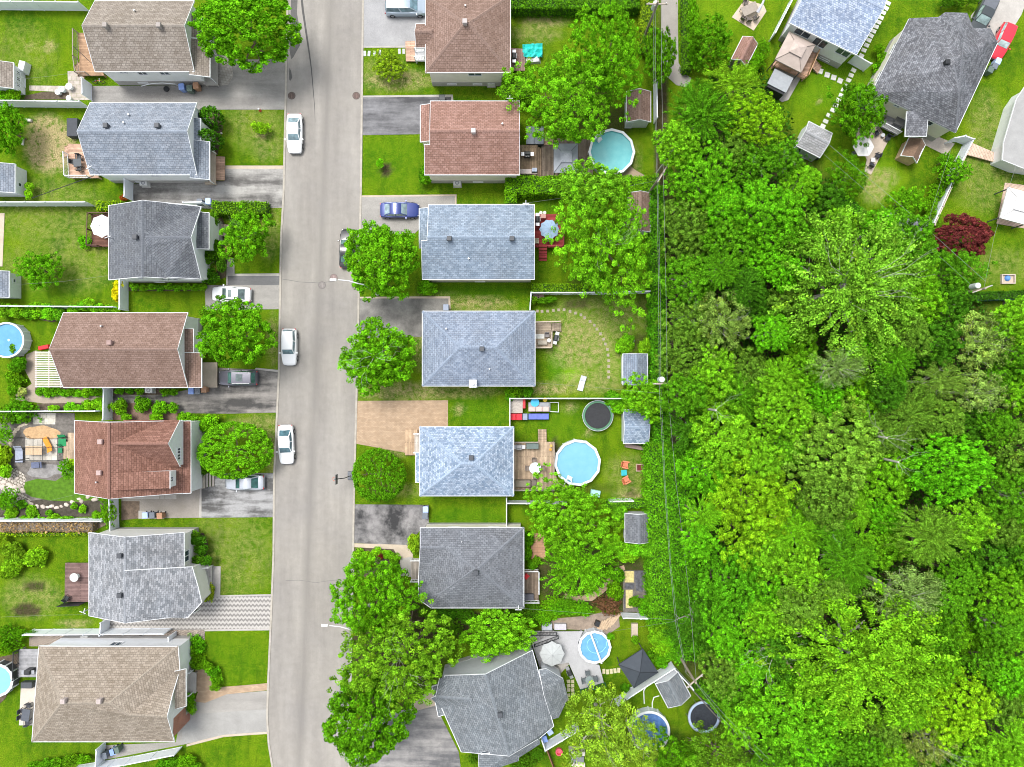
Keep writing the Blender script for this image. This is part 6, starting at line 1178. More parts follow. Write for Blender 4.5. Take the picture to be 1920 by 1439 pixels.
def crown_mesh(seed, nc=150, nl=70, cr=.15, leaf=.045, flat=.8, lobe=.16, inner=.3, style='round', asp=.62, yel=.08, drop=0.0, tintv=.16):
    rg = np.random.default_rng(seed); ph = rg.uniform(0, 6.28, 6); Cs = []; Rs = []; nk = max(7, int(nc/14)); K = []
    for k in range(nk):
        z = 1-(k+.5)/nk*1.15; q = math.sqrt(max(0, 1-z*z)); a = k*2.39996+rg.uniform(-.35, .35); K.append((q*math.cos(a), q*math.sin(a), z, rg.uniform(.88, 1.1)))
    K = np.array(K); am = 1.9/math.sqrt(nk)
    if style == 'spray':
        nb = 13
        for k in range(nb):
            a = 2*math.pi*k/nb+rg.uniform(-.25, .25); L = rg.uniform(.65, 1.0)
            m = nc//nb
            for j in range(m):
                f = ((j+.6)/m)**.8; r = L*f; w = rg.normal(0, .22*f+.04)
                x = r*math.cos(a)-w*math.sin(a); y = r*math.sin(a)+w*math.cos(a)
                z = flat*(.95*math.sqrt(max(0, 1-(r*.92)**2)))*rg.uniform(.72, 1.02); Cs.append((x, y, z)); Rs.append(cr*rg.uniform(.6, 1.15))
    else:
        for k in range(nc):
            u = (k+.5)/nc; z = 1-u*1.25; z = max(z, -.45); th = k*2.39996+rg.uniform(-.2, .2)
            q = math.sqrt(max(0, 1-min(1, abs(z))**2)) if z < 1 else 0
            R_ = 1+lobe*(math.sin(2*th+ph[0])*.6+math.sin(3*th+ph[1])*.5+math.sin(5*th+ph[2])*.45)+rg.uniform(-lobe, lobe)*.55
            dd = np.arccos(np.clip(K[:, 0]*q*math.cos(th)+K[:, 1]*q*math.sin(th)+K[:, 2]*z, -1, 1)); j = int(np.argmin(dd)); R_ *= (K[j, 3]*(1-.3*min(1, dd[j]/am)**1.8) if lobe > .06 else .97)
            R_ *= (1-cr*.55)
            if rg.uniform() < inner: R_ *= rg.uniform(.45, .8)
            Cs.append((q*math.cos(th)*R_, q*math.sin(th)*R_, z*flat*(R_ if lobe > .1 else 1))); Rs.append(cr*rg.uniform(.65, 1.3))
    Cs = np.array(Cs); Rs = np.array(Rs); n = len(Cs)*nl; ci = np.repeat(np.arange(len(Cs)), nl)
    d = rg.normal(size=(n, 3)); d[:, 2] = np.abs(d[:, 2])*1.0-.35*(rg.uniform(size=n) < .35); d /= np.linalg.norm(d, axis=1, keepdims=True)
    rad = Rs[ci]*rg.uniform(.35, 1, n)**.5
    if style == 'spray': out = Cs*np.array([1, 1, .3]); out = out/np.maximum(np.linalg.norm(out, axis=1, keepdims=True), .01); P = Cs[ci]+d*rad[:, None]*np.array([.75, .75, .5])+out[ci]*(rg.normal(0, .9, n)*Rs[ci])[:, None]
    else: P = Cs[ci]+d*rad[:, None]*np.array([1, 1, .8])
    P[:, 2] -= drop*rg.uniform(0, 1, n)*np.hypot(P[:, 0], P[:, 1])
    N = d*1.1+rg.normal(size=(n, 3))*.5+np.array([0, 0, .35]); S = leaf*rg.uniform(.65, 1.25, n)
    tc = rg.normal(.5, tintv, len(Cs)); yc = (rg.uniform(size=len(Cs)) < yel)*rg.uniform(.3, 1, len(Cs))
    tint = np.stack([tc[ci]+rg.normal(0, .2, n), yc[ci]*rg.uniform(.3, 1, n)+(rg.uniform(size=n) < .04)*.5], 1)
    return leaf_mesh('crown', P, N, S, tint, asp, seed)
def trunk_mesh(seed, limbs=6, mat=None, flat=.8):
    """unit trunk: base z=-1 to crown centre 0, limbs reach into the crown"""
    r = random.Random(seed); m = MB(); m.tube([(0, 0, -1), (.01, .01, -.4), (.0, .02, .08)], .055, 8, .03)
    for k in range(limbs):
        a = 2*math.pi*k/limbs+r.uniform(-.3, .3); L = r.uniform(.5, .8); z0 = r.uniform(-.45, -.1); p = [(0, 0, z0)]
        for q in (.35, .7, 1): p.append((L*q*math.cos(a+.2*q), L*q*math.sin(a+.2*q), z0+(.03-z0)*q**.8))
        m.tube(p, .026, 5, .008)
        for s in (-1, 1): m.tube([p[2], (p[2][0]+.22*math.cos(a+.8*s), p[2][1]+.22*math.sin(a+.8*s), p[2][2]+.05)], .011, 4, .004)
    me = bpy.data.meshes.new('trunk'); me.from_pydata([tuple(v) for v in m.v], [], m.f); me.materials.append(mat or BARK); return me
def bare_mesh(seed, n=7, up=.85, mat=None, thick=.0055):
    r = random.Random(seed); m = MB()
    def br(p, a, el, L, t, d):
        pts = [p]; q = Vector(p)
        for i in range(4):
            a += r.uniform(-.25, .25); el += r.uniform(-.15, .12); q = q+Vector((math.cos(a)*math.cos(el), math.sin(a)*math.cos(el), math.sin(el)))*L/4; pts.append(q)
            if d and i > 0: br(q, a+r.choice((-1, 1))*r.uniform(.4, .9), el+r.uniform(-.1, .25), L*.5, t*.5, d-1)
        m.tube(pts, t, 4, t*.4)
    for k in range(n): br(Vector((0, 0, up*.25)), 2*math.pi*k/n+r.uniform(-.6, .6), r.uniform(.3, 1.1), r.uniform(.35, 1.0), thick*r.uniform(.6, 1.3), 2)
    me = bpy.data.meshes.new('limb'); me.from_pydata([tuple(v) for v in m.v], [], m.f); me.materials.append(mat or BARKP); return me
PROTO = {
 'maple': [crown_mesh(s, 420, 55, .085, .026, .78, .12, .3) for s in (1, 2, 3)],
 'dense': [crown_mesh(s, 480, 55, .08, .026, .76, .07, .25, tintv=.13) for s in (4, 5)],
 'airy': [crown_mesh(s, 360, 55, .085, .025, .78, .2, .35, yel=.1) for s in (6, 7, 8)],
 'smooth': [crown_mesh(s, 420, 42, .075, .03, .62, .04, .1, asp=.5, yel=.03, tintv=.09) for s in (9,)],
 'spray': [crown_mesh(s, 330, 60, .085, .026, .62, .1, 0, 'spray', .5, .04, .12) for s in (10, 11)],
 'willow': [crown_mesh(s, 260, 60, .085, .028, .6, .1, 0, 'spray', .24, .02, .25, .2) for s in (12, 13)],
 'birch': [crown_mesh(s, 230, 50, .1, .024, .8, .2, .4, 'round', .55, .12, .1, .2) for s in (14, 15)],
 'bush': [crown_mesh(s, 46, 44, .3, .1, .8, .12, .2, yel=.1) for s in (16, 17, 18)],
 'cone': [crown_mesh(s, 90, 40, .2, .07, 1.9, .05, .1, yel=.02) for s in (19,)],
 'spiky': [crown_mesh(s, 60, 34, .26, .13, .7, .2, .3, asp=.18, yel=.1) for s in (20,)],
}
BIG = {'maple': [crown_mesh(s, 800, 52, .06, .0175, .76, .14, .3) for s in (31, 32, 37)], 'airy': [crown_mesh(s, 700, 52, .06, .017, .76, .22, .35, yel=.1) for s in (33, 34, 38)],
       'spray': [crown_mesh(s, 620, 70, .062, .018, .6, .1, 0, 'spray', .5, .05, .1) for s in (35, 36)]}
TRK = [trunk_mesh(s) for s in (1, 2, 3)]; TRKP = [trunk_mesh(s, 7, BARKP) for s in (4, 5)]; BARE = [bare_mesh(s) for s in (1, 2)]
_tr = random.Random(77)
def tree(name, label, px, py, rx, ry, h, style, col, cat='tree', group=None, pale=False, bare=False, rot=None, rzk=.8, big=False, trunk=True, base=None):
    k0 = (rx+ry)/2/16.; r_ = k0; rz = min(r_*rzk/.75, h*.62) if h > 2 else r_*rzk/.75
    ztop = h; zc = max(h-rz*.8, .15); p = W(px, py, zc+rz*.25); k = (CAMH-zc-rz*.25)/CAMH; wx, wy = rx/16*k*1.09, ry/16*k*1.09
    t = T(name, label, cat, (p.x, p.y, 0), 0, group)
    S = (BIG if big and style in BIG else PROTO)[style]; me = S[_tr.randrange(len(S))]; a = _tr.uniform(0, 6.28) if rot is None else R(rot)
    c = link(bpy.data.objects.new('foliage' if h < 2.6 else 'crown', me), t)
    # scale in world axes of a rotated mesh
    if abs(rx-ry) < .12*max(rx, ry) or rot is not None: c.rotation_euler[2] = a
    else: c.rotation_euler[2] = _tr.choice((0, math.pi))
    c.scale = (wx, wy, rz); c.location = (0, 0, zc); c.color = (*col, 1)
    if trunk:
        q = link(bpy.data.objects.new('trunk', _tr.choice(TRKP if pale else TRK)), t); q.location = (0, 0, zc); q.scale = (wx*.95, wy*.95, zc); q.rotation_euler[2] = a
        if h > 3: q.scale = (wx*.95, wy*.95, zc)
        if zc > 0: q.scale[2] = zc
    if bare:
        b = link(bpy.data.objects.new('bare_limb', _tr.choice(BARE)), t); s_ = bare if bare is not True else .8; b.location = (0, 0, zc+(rz*.25 if s_ > 1 else 0)); b.scale = (wx*s_*.75, wy*s_*.75, rz*(1.0 if s_ < 1 else 1.2)); b.rotation_euler[2] = a
    return t
G1 = (.05, .17, .006); G2 = (.07, .23, .008); G3 = (.035, .12, .008); G4 = (.09, .27, .012); G5 = (.1, .27, .02); GB = (.09, .32, .008); GG = (.1, .2, .05); GW = (.13, .24, .09); GY = (.125, .29, .012); GO = (.09, .225, .015)
SG = 'front yard trees along the street'
tree('maple_tree', 'dense round green maple over the driveway at the top of the left row', 457, 50, 98, 66, 9.5, 'dense', G2, group=SG)
tree('young_tree', 'loose airy green tree on the lawn below the long clipped hedge', 458, 442, 47, 48, 6, 'airy', G2, group=SG, bare=.7)
tree('maple_tree', 'dense round green maple between the white car and the grey car on left driveways', 434, 626, 67, 65, 9, 'maple', G2, group=SG)
tree('round_tree', 'low smooth clipped round tree half covering the silver car', 436, 846, 67, 50, 5, 'smooth', G2, group=SG)
tree('maple_tree', 'large dense maple hiding the black parked car beside the curved street lamp', 713, 486, 73, 67, 9, 'dense', G2, group=SG)
tree('damaged_maple_tree', 'maple with bare grey branches showing in its open top', 706, 668, 68, 66, 8, 'maple', G2, group=SG, bare=1.05)
tree('round_tree', 'smooth round ball shaped tree beside the basketball hoop', 708, 893, 48, 46, 4.5, 'smooth', G1, group=SG)
tree('maple_tree', 'mid green street tree at the top of the three overlapping the lower road', 697, 1125, 80, 76, 10, 'maple', G2, group=SG, big=True)
tree('locust_tree', 'large olive green tree with pale twigs, middle of the three overlapping the lower road', 745, 1235, 108, 88, 12, 'airy', GO, group=SG, big=True, bare=.85)
tree('maple_tree', 'dark green maple at the bottom edge, lowest of the three overlapping the road', 686, 1352, 84, 78, 10, 'dense', G1, group=SG)
tree('maple_tree', 'bright broad leaved tree above the pale wall of the angled house', 932, 1190, 68, 44, 6.5, 'maple', G4)
tree('maple_tree', 'tall bright green tree in the top middle back yard behind the green lawn', 1143, 92, 68, 88, 11, 'airy', G2, big=True)
tree('ash_tree', 'spreading yellow green tree over the back yard beside the spa and pool', 1062, 182, 92, 90, 10, 'airy', G4, big=True)
tree('ash_tree', 'largest back yard tree, over the red deck with the blue umbrella', 1138, 455, 92, 115, 12, 'airy', G4, big=True, bare=.6)
tree('ash_tree', 'light green tree top touching the hedge below the turquoise pool', 1110, 355, 68, 52, 10.5, 'airy', G5)
tree('ash_tree', 'bright green tree touching the lower edge of the light blue pool', 1062, 968, 82, 68, 8, 'airy', G4, big=True)
tree('feathery_tree', 'soft feathery green tree beside the curved garden path', 1082, 1062, 66, 58, 6, 'spray', G2)
tree('small_tree', 'leaning light green tree between two grey sheds beside the wires', 1212, 748, 46, 40, 7, 'airy', G4)
tree('small_tree', 'small round tree alone on the lawn of the left back yard', 72, 505, 39, 36, 4, 'airy', G2)
tree('small_tree', 'bright green tree cut by the left edge below the top shed', 6, 240, 32, 48, 5, 'maple', G2)
tree('shrub_tree', 'yellow green bushy shrub on the front lawn below the stepping slabs', 728, 121, 31, 26, 2.6, 'airy', (.13, .24, .015))
tree('birch_tree', 'pale yellow green birch over the lawn at the bottom, left of the covered pool', 1130, 1372, 80, 72, 9, 'birch', (.14, .27, .03), pale=True, bare=.6)
tree('birch_tree', 'pale yellow green birch leaning over the covered blue pool', 1192, 1400, 46, 52, 8, 'birch', (.14, .26, .03), pale=True)
tree('birch_tree', 'dark green birch over the black trampoline at the bottom edge', 1350, 1424, 80, 48, 7, 'birch', (.07, .18, .015))
tree('broadleaf_tree', 'dark green leafy tree at the bottom edge between covered pool and black trampoline', 1262, 1425, 50, 44, 6, 'airy', G1)
tree('red_maple_tree', 'round dark red Japanese style maple on the lawn at right', 1808, 443, 53, 40, 4.5, 'dense', (.085, .02, .033))
tree('small_tree', 'airy green tree on the white dotted path between the two top right houses', 1614, 205, 46, 60, 6.5, 'airy', G1, bare=.7)
tree('small_tree', 'green bushy tree right of the asphalt footpath at top', 1335, 78, 44, 42, 6, 'airy', G1)
tree('small_tree', 'green tree left of the asphalt footpath touching the wires', 1238, 100, 30, 52, 6, 'maple', G1)
tree('small_tree', 'round green tree beside the grey shed roof under the red maple yard', 1702, 378, 34, 30, 4, 'airy', G2)
tree('small_tree', 'green tree growing by the white fence above the red maple', 1790, 320, 26, 28, 4, 'airy', G2)
tree('small_tree', 'loose grey green tree between the top right garden and the wood', 1590, 330, 40, 40, 5, 'birch', G1)
# saplings and single shrubs
tree('sapling', 'tiny lime green sapling on the left front lawn beside the white parked car', 488, 239, 17, 14, 1.8, 'spiky', GY, 'sapling')
tree('sapling', 'tiny lime green sapling beside a bare soil circle on the right front lawn', 712, 306, 8, 9, 1.4, 'spiky', GB, 'sapling')
tree('shrub', 'round bright shrub at the lower left corner of the light blue gable roof', 801, 540, 19, 14, 1.4, 'bush', G2, 'shrub')
tree('shrub', 'dark conical shrub below the left end of the terracotta roof', 797, 329, 12, 18, 1.8, 'bush', G1, 'shrub')
# columnar and round shrubs in beds:  label, group, colour, style, height, [(px,py,rx,ry)...]
BEDS = [
 ('dark green upright cedar at the front of the pale blue grey left house', 'cedars at the pale blue grey left house', G3, 'cone', 2.6, [(398, 222, 16, 17), (394, 263, 20, 15)]),
 ('dark round cedar in the front bed of the slate roofed left house', 'cedars at the slate roofed house', G3, 'bush', 2.2, [(401, 461, 15, 14), (392, 481, 16, 14), (391, 519, 16, 14), (398, 412, 10, 12), (414, 497, 8, 14)]),
 ('pale silvery shrub in the front bed of the slate roofed left house', 'silvery shrubs at the slate roofed house', (.25, .33, .1), 'bush', 1.2, [(397, 503, 9, 10), (425, 470, 8, 12)]),
 ('small green plant in the narrow bed under the slate roofed house', 'plants under the slate roofed house', G4, 'bush', .7, [(252+i*16, 538+(i % 2)*2, 8, 6) for i in range(9)]),
 ('dark upright cedar at the front of the mottled grey house', 'cedars at the mottled grey house', G3, 'bush', 2.0, [(361, 1006, 14, 9), (370, 1013, 15, 9), (376, 1031, 12, 10), (357, 1013, 10, 8), (388, 1052, 10, 8), (372, 1051, 12, 9)]),
 ('small rounded shrub beside the zigzag paved driveway', 'shrub beside the zigzag driveway', (.12, .2, .02), 'bush', 1.3, [(391, 1112, 11, 16)]),
 ('bright shrub mass on the lawn at the front of the tan hip roofed house', 'shrubs at the tan hip roofed house', G2, 'spiky', 1.3, [(368, 1208, 18, 16), (366, 1226, 18, 16), (368, 1244, 16, 14), (384, 1250, 14, 10), (398, 1260, 12, 12), (405, 1276, 10, 14), (403, 1290, 9, 9), (357, 1326, 9, 18), (354, 1308, 8, 10)]),
 ('shrub in the planting strip below the long mauve brown house', 'plants along the mauve brown house', G2, 'bush', .9, [(76, 733, 10, 8), (90, 736, 9, 8), (104, 734, 10, 8), (120, 737, 10, 7), (133, 736, 9, 7), (147, 738, 9, 7), (163, 735, 12, 9), (180, 736, 11, 8), (194, 734, 8, 8), (224, 733, 9, 6), (243, 733, 8, 6), (262, 733, 8, 6), (310, 735, 9, 7), (325, 735, 8, 7)]),
 ('shrub in the strip beside the path under the long mauve brown house', 'shrubs under the mauve house path', G4, 'bush', 1.1, [(130, 763, 11, 8), (148, 766, 10, 7), (165, 760, 12, 9), (185, 757, 11, 12), (196, 764, 9, 8), (100, 766, 10, 6)]),
 ('shrub in the red mulch bed left of the dark driveway', 'shrubs in the red mulch bed', G2, 'bush', 1.5, [(224, 764, 14, 13), (265, 760, 14, 14), (298, 765, 14, 12), (323, 765, 9, 9), (292, 782, 12, 7), (345, 783, 14, 9), (365, 787, 12, 9), (236, 782, 10, 6)]),
 ('bright round shrub between the dark driveway and the smooth round tree', 'round shrub by the driveway', GB, 'bush', 1.8, [(390, 797, 16, 18)]),
 ('dark green shrub between the rusty roofed house and the smooth round tree', 'shrub at the rusty roofed house', G3, 'bush', 1.6, [(372, 879, 16, 16)]),
 ('large leafy shrub in the rock garden at left', 'large rock garden shrubs', G2, 'airy', 2.2, [(36, 772, 28, 24), (6, 780, 14, 18), (8, 815, 14, 14), (15, 935, 18, 16), (6, 940, 12, 14), (202, 960, 13, 24), (124, 880, 14, 16)]),
 ('lime yellow shrub at the left edge of the rock garden', 'lime shrubs', GY, 'bush', 1.6, [(2, 858, 16, 24), (8, 884, 12, 12), (135, 872, 10, 10)]),
 ('small perennial plant in the rock garden bed', 'small rock garden plants', G4, 'bush', .7, [(22, 963, 11, 10), (40, 946, 9, 8), (60, 960, 11, 11), (92, 962, 6, 6), (155, 955, 7, 7), (138, 950, 6, 6), (100, 972, 12, 7), (125, 974, 12, 6), (75, 975, 10, 5), (45, 974, 10, 6), (180, 966, 8, 7), (15, 974, 8, 6)]),
 ('bushy plant along the fence above the round pool at left', 'plants above the left pool', G4, 'bush', 1.4, [(8, 582, 14, 12), (30, 584, 14, 12), (52, 586, 14, 12), (72, 580, 16, 14), (92, 586, 16, 14), (108, 590, 12, 12), (135, 580, 10, 7), (158, 574, 14, 9), (180, 577, 13, 8), (200, 580, 14, 7), (216, 582, 10, 6), (166, 568, 9, 10)]),
 ('golden yellow shrub by the white side fence of the left back yard', 'golden shrub by the side fence', (.28, .33, .01), 'bush', 2, [(221, 534, 9, 8), (219, 552, 9, 14)]),
 ('small shrub at the white umbrella deck', 'shrub at the white umbrella deck', G2, 'bush', 1, [(160, 453, 12, 11)]),
 ('shrub beside the curved patio under the left pool', 'shrubs under the left pool', G1, 'bush', 1.4, [(32, 688, 13, 14), (28, 712, 15, 16), (35, 680, 12, 10), (22, 733, 9, 9), (26, 655, 8, 10)]),
 ('pale variegated shrub beside the curved patio', 'pale shrub by the curved patio', (.2, .3, .13), 'bush', .9, [(40, 734, 9, 8)]),
 ('golden green shrub at the left shed', 'golden shrubs at the left shed', GY, 'bush', 1.2, [(55, 350, 8, 8), (53, 364, 7, 8)]),
 ('rusty red leaved plant against the white side fence', 'rusty red leaved plants', (.22, .07, .02), 'bush', .7, [(231, 371, 7, 6), (331, 964-575, 1, 1)][:1]),
 ('green shrub behind the small cabin at the left edge', 'shrubs at the small cabin', G2, 'bush', 1.6, [(10, 167, 16, 14), (24, 178, 14, 12), (6, 186, 12, 8)]),
 ('curved row of green shrubs in the left yard above the brown deck', 'shrubs in the curved left bed', (.1, .22, .012), 'bush', 1.5, [(18, 1030, 18, 14), (30, 1042, 17, 16), (26, 1058, 18, 16), (10, 1072, 18, 14), (68, 1046, 21, 16), (2, 1020, 10, 14)]),
 ('green shrub at the left edge beside the stone covered strip', 'shrubs at the left of the stone strip', G1, 'airy', 1.8, [(16, 1196, 24, 20), (8, 1215, 16, 12), (36, 1190, 14, 10), (55, 1188, 12, 6)]),
 ('shrub along the fence at the bottom left corner', 'shrubs at the bottom left fence', G1, 'bush', 1.2, [(90, 1433, 16, 8), (112, 1430, 15, 9), (135, 1426, 16, 9), (155, 1424, 14, 7), (68, 1436, 14, 7)]),
 ('shrub beside the driveway at the bottom left, below the long fence', 'shrubs below the long bottom fence', G1, 'bush', 1.3, [(350, 1428, 18, 10), (325, 1430, 14, 9), (305, 1434, 14, 8), (365, 1438, 12, 8)]),
 ('low plant in the front bed beside the charcoal roofed house', 'plants in the charcoal house bed', G4, 'bush', .8, [(672, 1040, 12, 9), (690, 1043, 12, 9), (706, 1036, 10, 8), (724, 1040, 10, 8), (738, 1048, 11, 10), (676, 1060, 10, 9), (740, 1070, 12, 10)]),
 ('dark red leaved plant in the front bed beside the charcoal roofed house', 'dark red plants in the charcoal house bed', (.1, .02, .02), 'bush', .8, [(713, 1042, 7, 7), (692, 1060, 6, 6)]),
 ('yellow green shrub at the left corner of the charcoal roof', 'shrub at the charcoal roof', (.15, .27, .015), 'bush', 1.8, [(776, 1020, 11, 18)]),
 ('shady shrub under the charcoal roofed house', 'shady shrubs', G3, 'airy', 1.6, [(830, 1155, 22, 14), (860, 1148, 20, 10), (880, 1160, 20, 12), (845, 1180, 20, 16), (975, 1150, 22, 14), (1000, 1160, 20, 12), (800, 1150, 16, 10), (830, 1205, 18, 16), (1000, 1140, 14, 10)]),
 ('green shrub along the fence above the white deck pool', 'shrubs above the white deck pool', G2, 'airy', 1.8, [(1030, 1146, 20, 14), (1052, 1142, 20, 14), (1075, 1143, 20, 13), (1094, 1142, 16, 13), (1018, 1160, 14, 12), (1040, 1130, 16, 12), (1065, 1130, 14, 10)]),
 ('rounded dark shrub beside the curved garden path', 'rounded shrubs by the garden path', G1, 'bush', 1.6, [(1152, 1108, 14, 20), (1160, 1080, 12, 12), (1140, 1072, 10, 10), (1190, 1128, 10, 10), (1212, 1138, 14, 16)]),
 ('purple brown leaved shrub above the white deck pool', 'purple shrub above the deck pool', (.09, .06, .05), 'airy', 2, [(1140, 1136, 24, 16)]),
 ('shrub beside the dark grey shed under the pool garden', 'shrubs beside the dark grey shed', G4, 'bush', 2, [(1160, 962, 15, 13), (1160, 985, 14, 12), (1150, 1015, 14, 12), (1166, 1030, 16, 14), (1190, 1030, 18, 13), (1212, 1030, 14, 14), (1140, 1030, 14, 12), (1180, 1045, 18, 10)]),
 ('green shrub beside the vaulted grey shed', 'shrubs beside the vaulted grey shed', G4, 'bush', 1.8, [(1172, 650, 16, 16), (1210, 652, 12, 14), (1178, 638, 10, 10)]),
 ('green shrub at the trampoline', 'shrubs at the trampoline', G2, 'bush', 1.6, [(1150, 748, 16, 14), (1160, 764, 14, 12), (1170, 755, 14, 12)]),
 ('shrub between the hip roofed house and the thin white fence', 'shrubs at the thin white fence', G1, 'bush', 1.5, [(962, 735, 12, 11), (976, 734, 12, 10), (990, 735, 10, 9), (955, 745, 8, 8), (1000, 562, 8, 7), (1020, 564, 12, 6), (1034, 561, 10, 5)]),
 ('green shrub at the right wall of the charcoal roofed house', 'shrubs at the right of the charcoal house', G1, 'bush', 1.3, [(990, 1012, 10, 14), (988, 1040, 10, 12), (998, 1060, 9, 9), (1005, 1052, 8, 8)]),
 ('shrub beside the dark gazebo', 'shrubs beside the dark gazebo', G1, 'bush', 1.5, [(1224, 1232, 10, 12), (1240, 1240, 12, 12), (1172, 1290, 8, 8), (1145, 1194, 7, 6), (1192, 1200, 7, 7)]),
 ('fern like shrub beside the wire side of the garden plot', 'bright bushes right of the garden plot', G4, 'airy', 2.2, [(1238, 1185, 24, 22), (1250, 1205, 24, 22), (1230, 1168, 18, 14), (1262, 1225, 20, 18), (1240, 1215, 16, 14)]),
 ('green shrub on the slope of the charcoal hip roofed house', 'shrubs at the top right houses', G1, 'bush', 1.4, [(1655, 110, 9, 12), (1650, 130, 12, 14), (1744, 44, 9, 6), (1648, 90, 8, 8), (1720, 225, 1, 1)][:4]),
 ('leafy shrub beside the shrubs at the bottom middle edge', 'shrubs at the bottom middle edge', G3, 'airy', 1.5, [(988, 1425, 20, 14), (975, 1438, 18, 10), (887, 1423, 8, 12), (1010, 1415, 12, 10)]),
 ('bright shrub under the top gardens beside the footpath', 'shrubs right of the footpath', G2, 'airy', 2.4, [(1300, 20, 10, 30), (1302, 60, 12, 26), (1302, 100, 12, 24), (1420, 110, 14, 16), (1405, 130, 18, 14), (1432, 90, 12, 14), (1395, 142, 18, 12)]),
 ('shrub along the white fence above the red maple', 'shrubs along the white fence', G2, 'airy', 2, [(1780, 345, 14, 14), (1760, 360, 16, 16), (1745, 385, 14, 16), (1750, 410, 14, 16), (1775, 300, 14, 12)]),
 ('dark green shrub at the top edge beside the charcoal roofed house', 'shrubs at the top edge', G3, 'airy', 1.6, [(1795, 2, 18, 10), (1775, 5, 14, 8), (1825, 0, 12, 6)]),
]
ORD = 'first second third fourth fifth sixth seventh eighth ninth tenth eleventh twelfth thirteenth fourteenth'.split()
for lab, grp, col, sty, hh, pts in BEDS:
    hor = max(p[0] for p in pts)-min(p[0] for p in pts) >= max(p[1] for p in pts)-min(p[1] for p in pts)
    pts = sorted(pts, key=lambda p: p[0] if hor else p[1])
    for i, (x, y, rx, ry) in enumerate(pts):
        v = _tr.uniform(.85, 1.2); tree('shrub' if sty != 'cone' else 'cedar', lab if len(pts) == 1 else ' '.join(lab.split()[:12])+', '+ORD[i]+(' from left' if hor else ' from top'), x, y, rx*1.08, ry*1.08, hh*_tr.uniform(.85, 1.15), sty, (col[0]*v*_tr.uniform(.85, 1.2), col[1]*v, col[2]), 'shrub', grp if len(pts) > 1 else None, trunk=hh > 1.5)
# ---- hedges
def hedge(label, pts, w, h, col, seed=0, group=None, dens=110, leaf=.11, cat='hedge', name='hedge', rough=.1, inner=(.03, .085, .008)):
    """pts = px of the centreline at the top"""
    rg = np.random.default_rng(seed+500); P = [W(x, y, h) for x, y in pts]; Ps = []; Ns = []; m = MB(); base = Vector((P[0].x, P[0].y, 0))
    for a, b in zip(P[:-1], P[1:]):
        d = (b-a); d.z = 0; L = d.length; d.normalize(); n = Vector((-d.y, d.x, 0)); c = (a+b)/2; ang = math.degrees(math.atan2(d.y, d.x))
        m.box(c.x-base.x, c.y-base.y, h*.46, L, w*.8, h*.86, ang)
        for (area, f) in ((L*w, 'top'), (L*h, 'l'), (L*h, 'r'), (w*h, 'e'), (w*h, 's')):
            k = int(area*dens*(1 if f == 'top' else .6)); u = rg.uniform(0, 1, k); v = rg.uniform(0, 1, k); o = rg.normal(0, rough, k)-rough*.3
            if f == 'top': x = u*L; y = (v-.5)*w; z = h+o*1.0-.35*np.maximum(0, np.abs(v-.5)*2-.75); N = np.tile([0, 0, 1.], (k, 1))
            elif f in 'lr': s = 1 if f == 'l' else -1; x = u*L; y = s*(w/2+o*.7-.12*v); z = v*h; N = np.tile([n.x*s, n.y*s, .5], (k, 1))
            else: s = 1 if f == 'e' else 0; x = s*L+(o*.7)*(1 if s else -1); y = (u-.5)*w; z = v*h; N = np.tile([d.x*(2*s-1), d.y*(2*s-1), .5], (k, 1))
            wv = .1*np.sin(x*1.7+seed)+.07*np.sin(x*4.1); Ps.append(np.stack([a.x-base.x+d.x*x+n.x*(y*(1+wv*.5)), a.y-base.y+d.y*x+n.y*(y*(1+wv*.5)), z+wv*.5*(z/h)], 1)); Ns.append(N)
    P_ = np.concatenate(Ps); N_ = np.concatenate(Ns)+rg.normal(size=(len(P_), 3))*.5; n = len(P_)
    cl = np.sin(P_[:, 0]*2.3+seed)*np.sin(P_[:, 1]*2.9)*.12
    me = leaf_mesh('foliage', P_, N_, leaf*rg.uniform(.6, 1.3, n), np.stack([.5+cl+rg.normal(0, .17, n), (rg.uniform(size=n) < .06)*.7], 1), .5, seed)
    t = T(name, label, cat, base, 0, group); o = link(bpy.data.objects.new('foliage', me), t); o.color = (*col, 1)
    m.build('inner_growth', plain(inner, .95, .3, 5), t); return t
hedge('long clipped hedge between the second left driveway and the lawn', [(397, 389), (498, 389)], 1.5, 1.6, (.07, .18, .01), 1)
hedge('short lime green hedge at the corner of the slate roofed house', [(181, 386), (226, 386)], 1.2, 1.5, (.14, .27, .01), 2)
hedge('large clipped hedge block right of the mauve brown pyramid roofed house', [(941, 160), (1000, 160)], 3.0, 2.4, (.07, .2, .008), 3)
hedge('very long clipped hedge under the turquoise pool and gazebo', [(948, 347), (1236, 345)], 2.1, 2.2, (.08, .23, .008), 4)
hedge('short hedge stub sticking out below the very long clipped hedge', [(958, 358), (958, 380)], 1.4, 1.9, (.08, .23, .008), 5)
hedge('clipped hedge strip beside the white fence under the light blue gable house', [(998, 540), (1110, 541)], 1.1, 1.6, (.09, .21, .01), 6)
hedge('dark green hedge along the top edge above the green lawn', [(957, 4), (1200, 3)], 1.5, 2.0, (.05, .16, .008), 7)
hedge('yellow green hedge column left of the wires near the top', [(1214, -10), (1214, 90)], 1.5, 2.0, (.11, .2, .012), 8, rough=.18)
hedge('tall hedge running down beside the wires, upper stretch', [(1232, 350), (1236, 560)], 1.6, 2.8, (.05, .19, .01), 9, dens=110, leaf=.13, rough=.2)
hedge('tall hedge running down beside the wires, middle stretch', [(1236, 560), (1238, 720), (1240, 830)], 1.7, 2.8, (.05, .2, .01), 10, dens=110, leaf=.13, rough=.2)
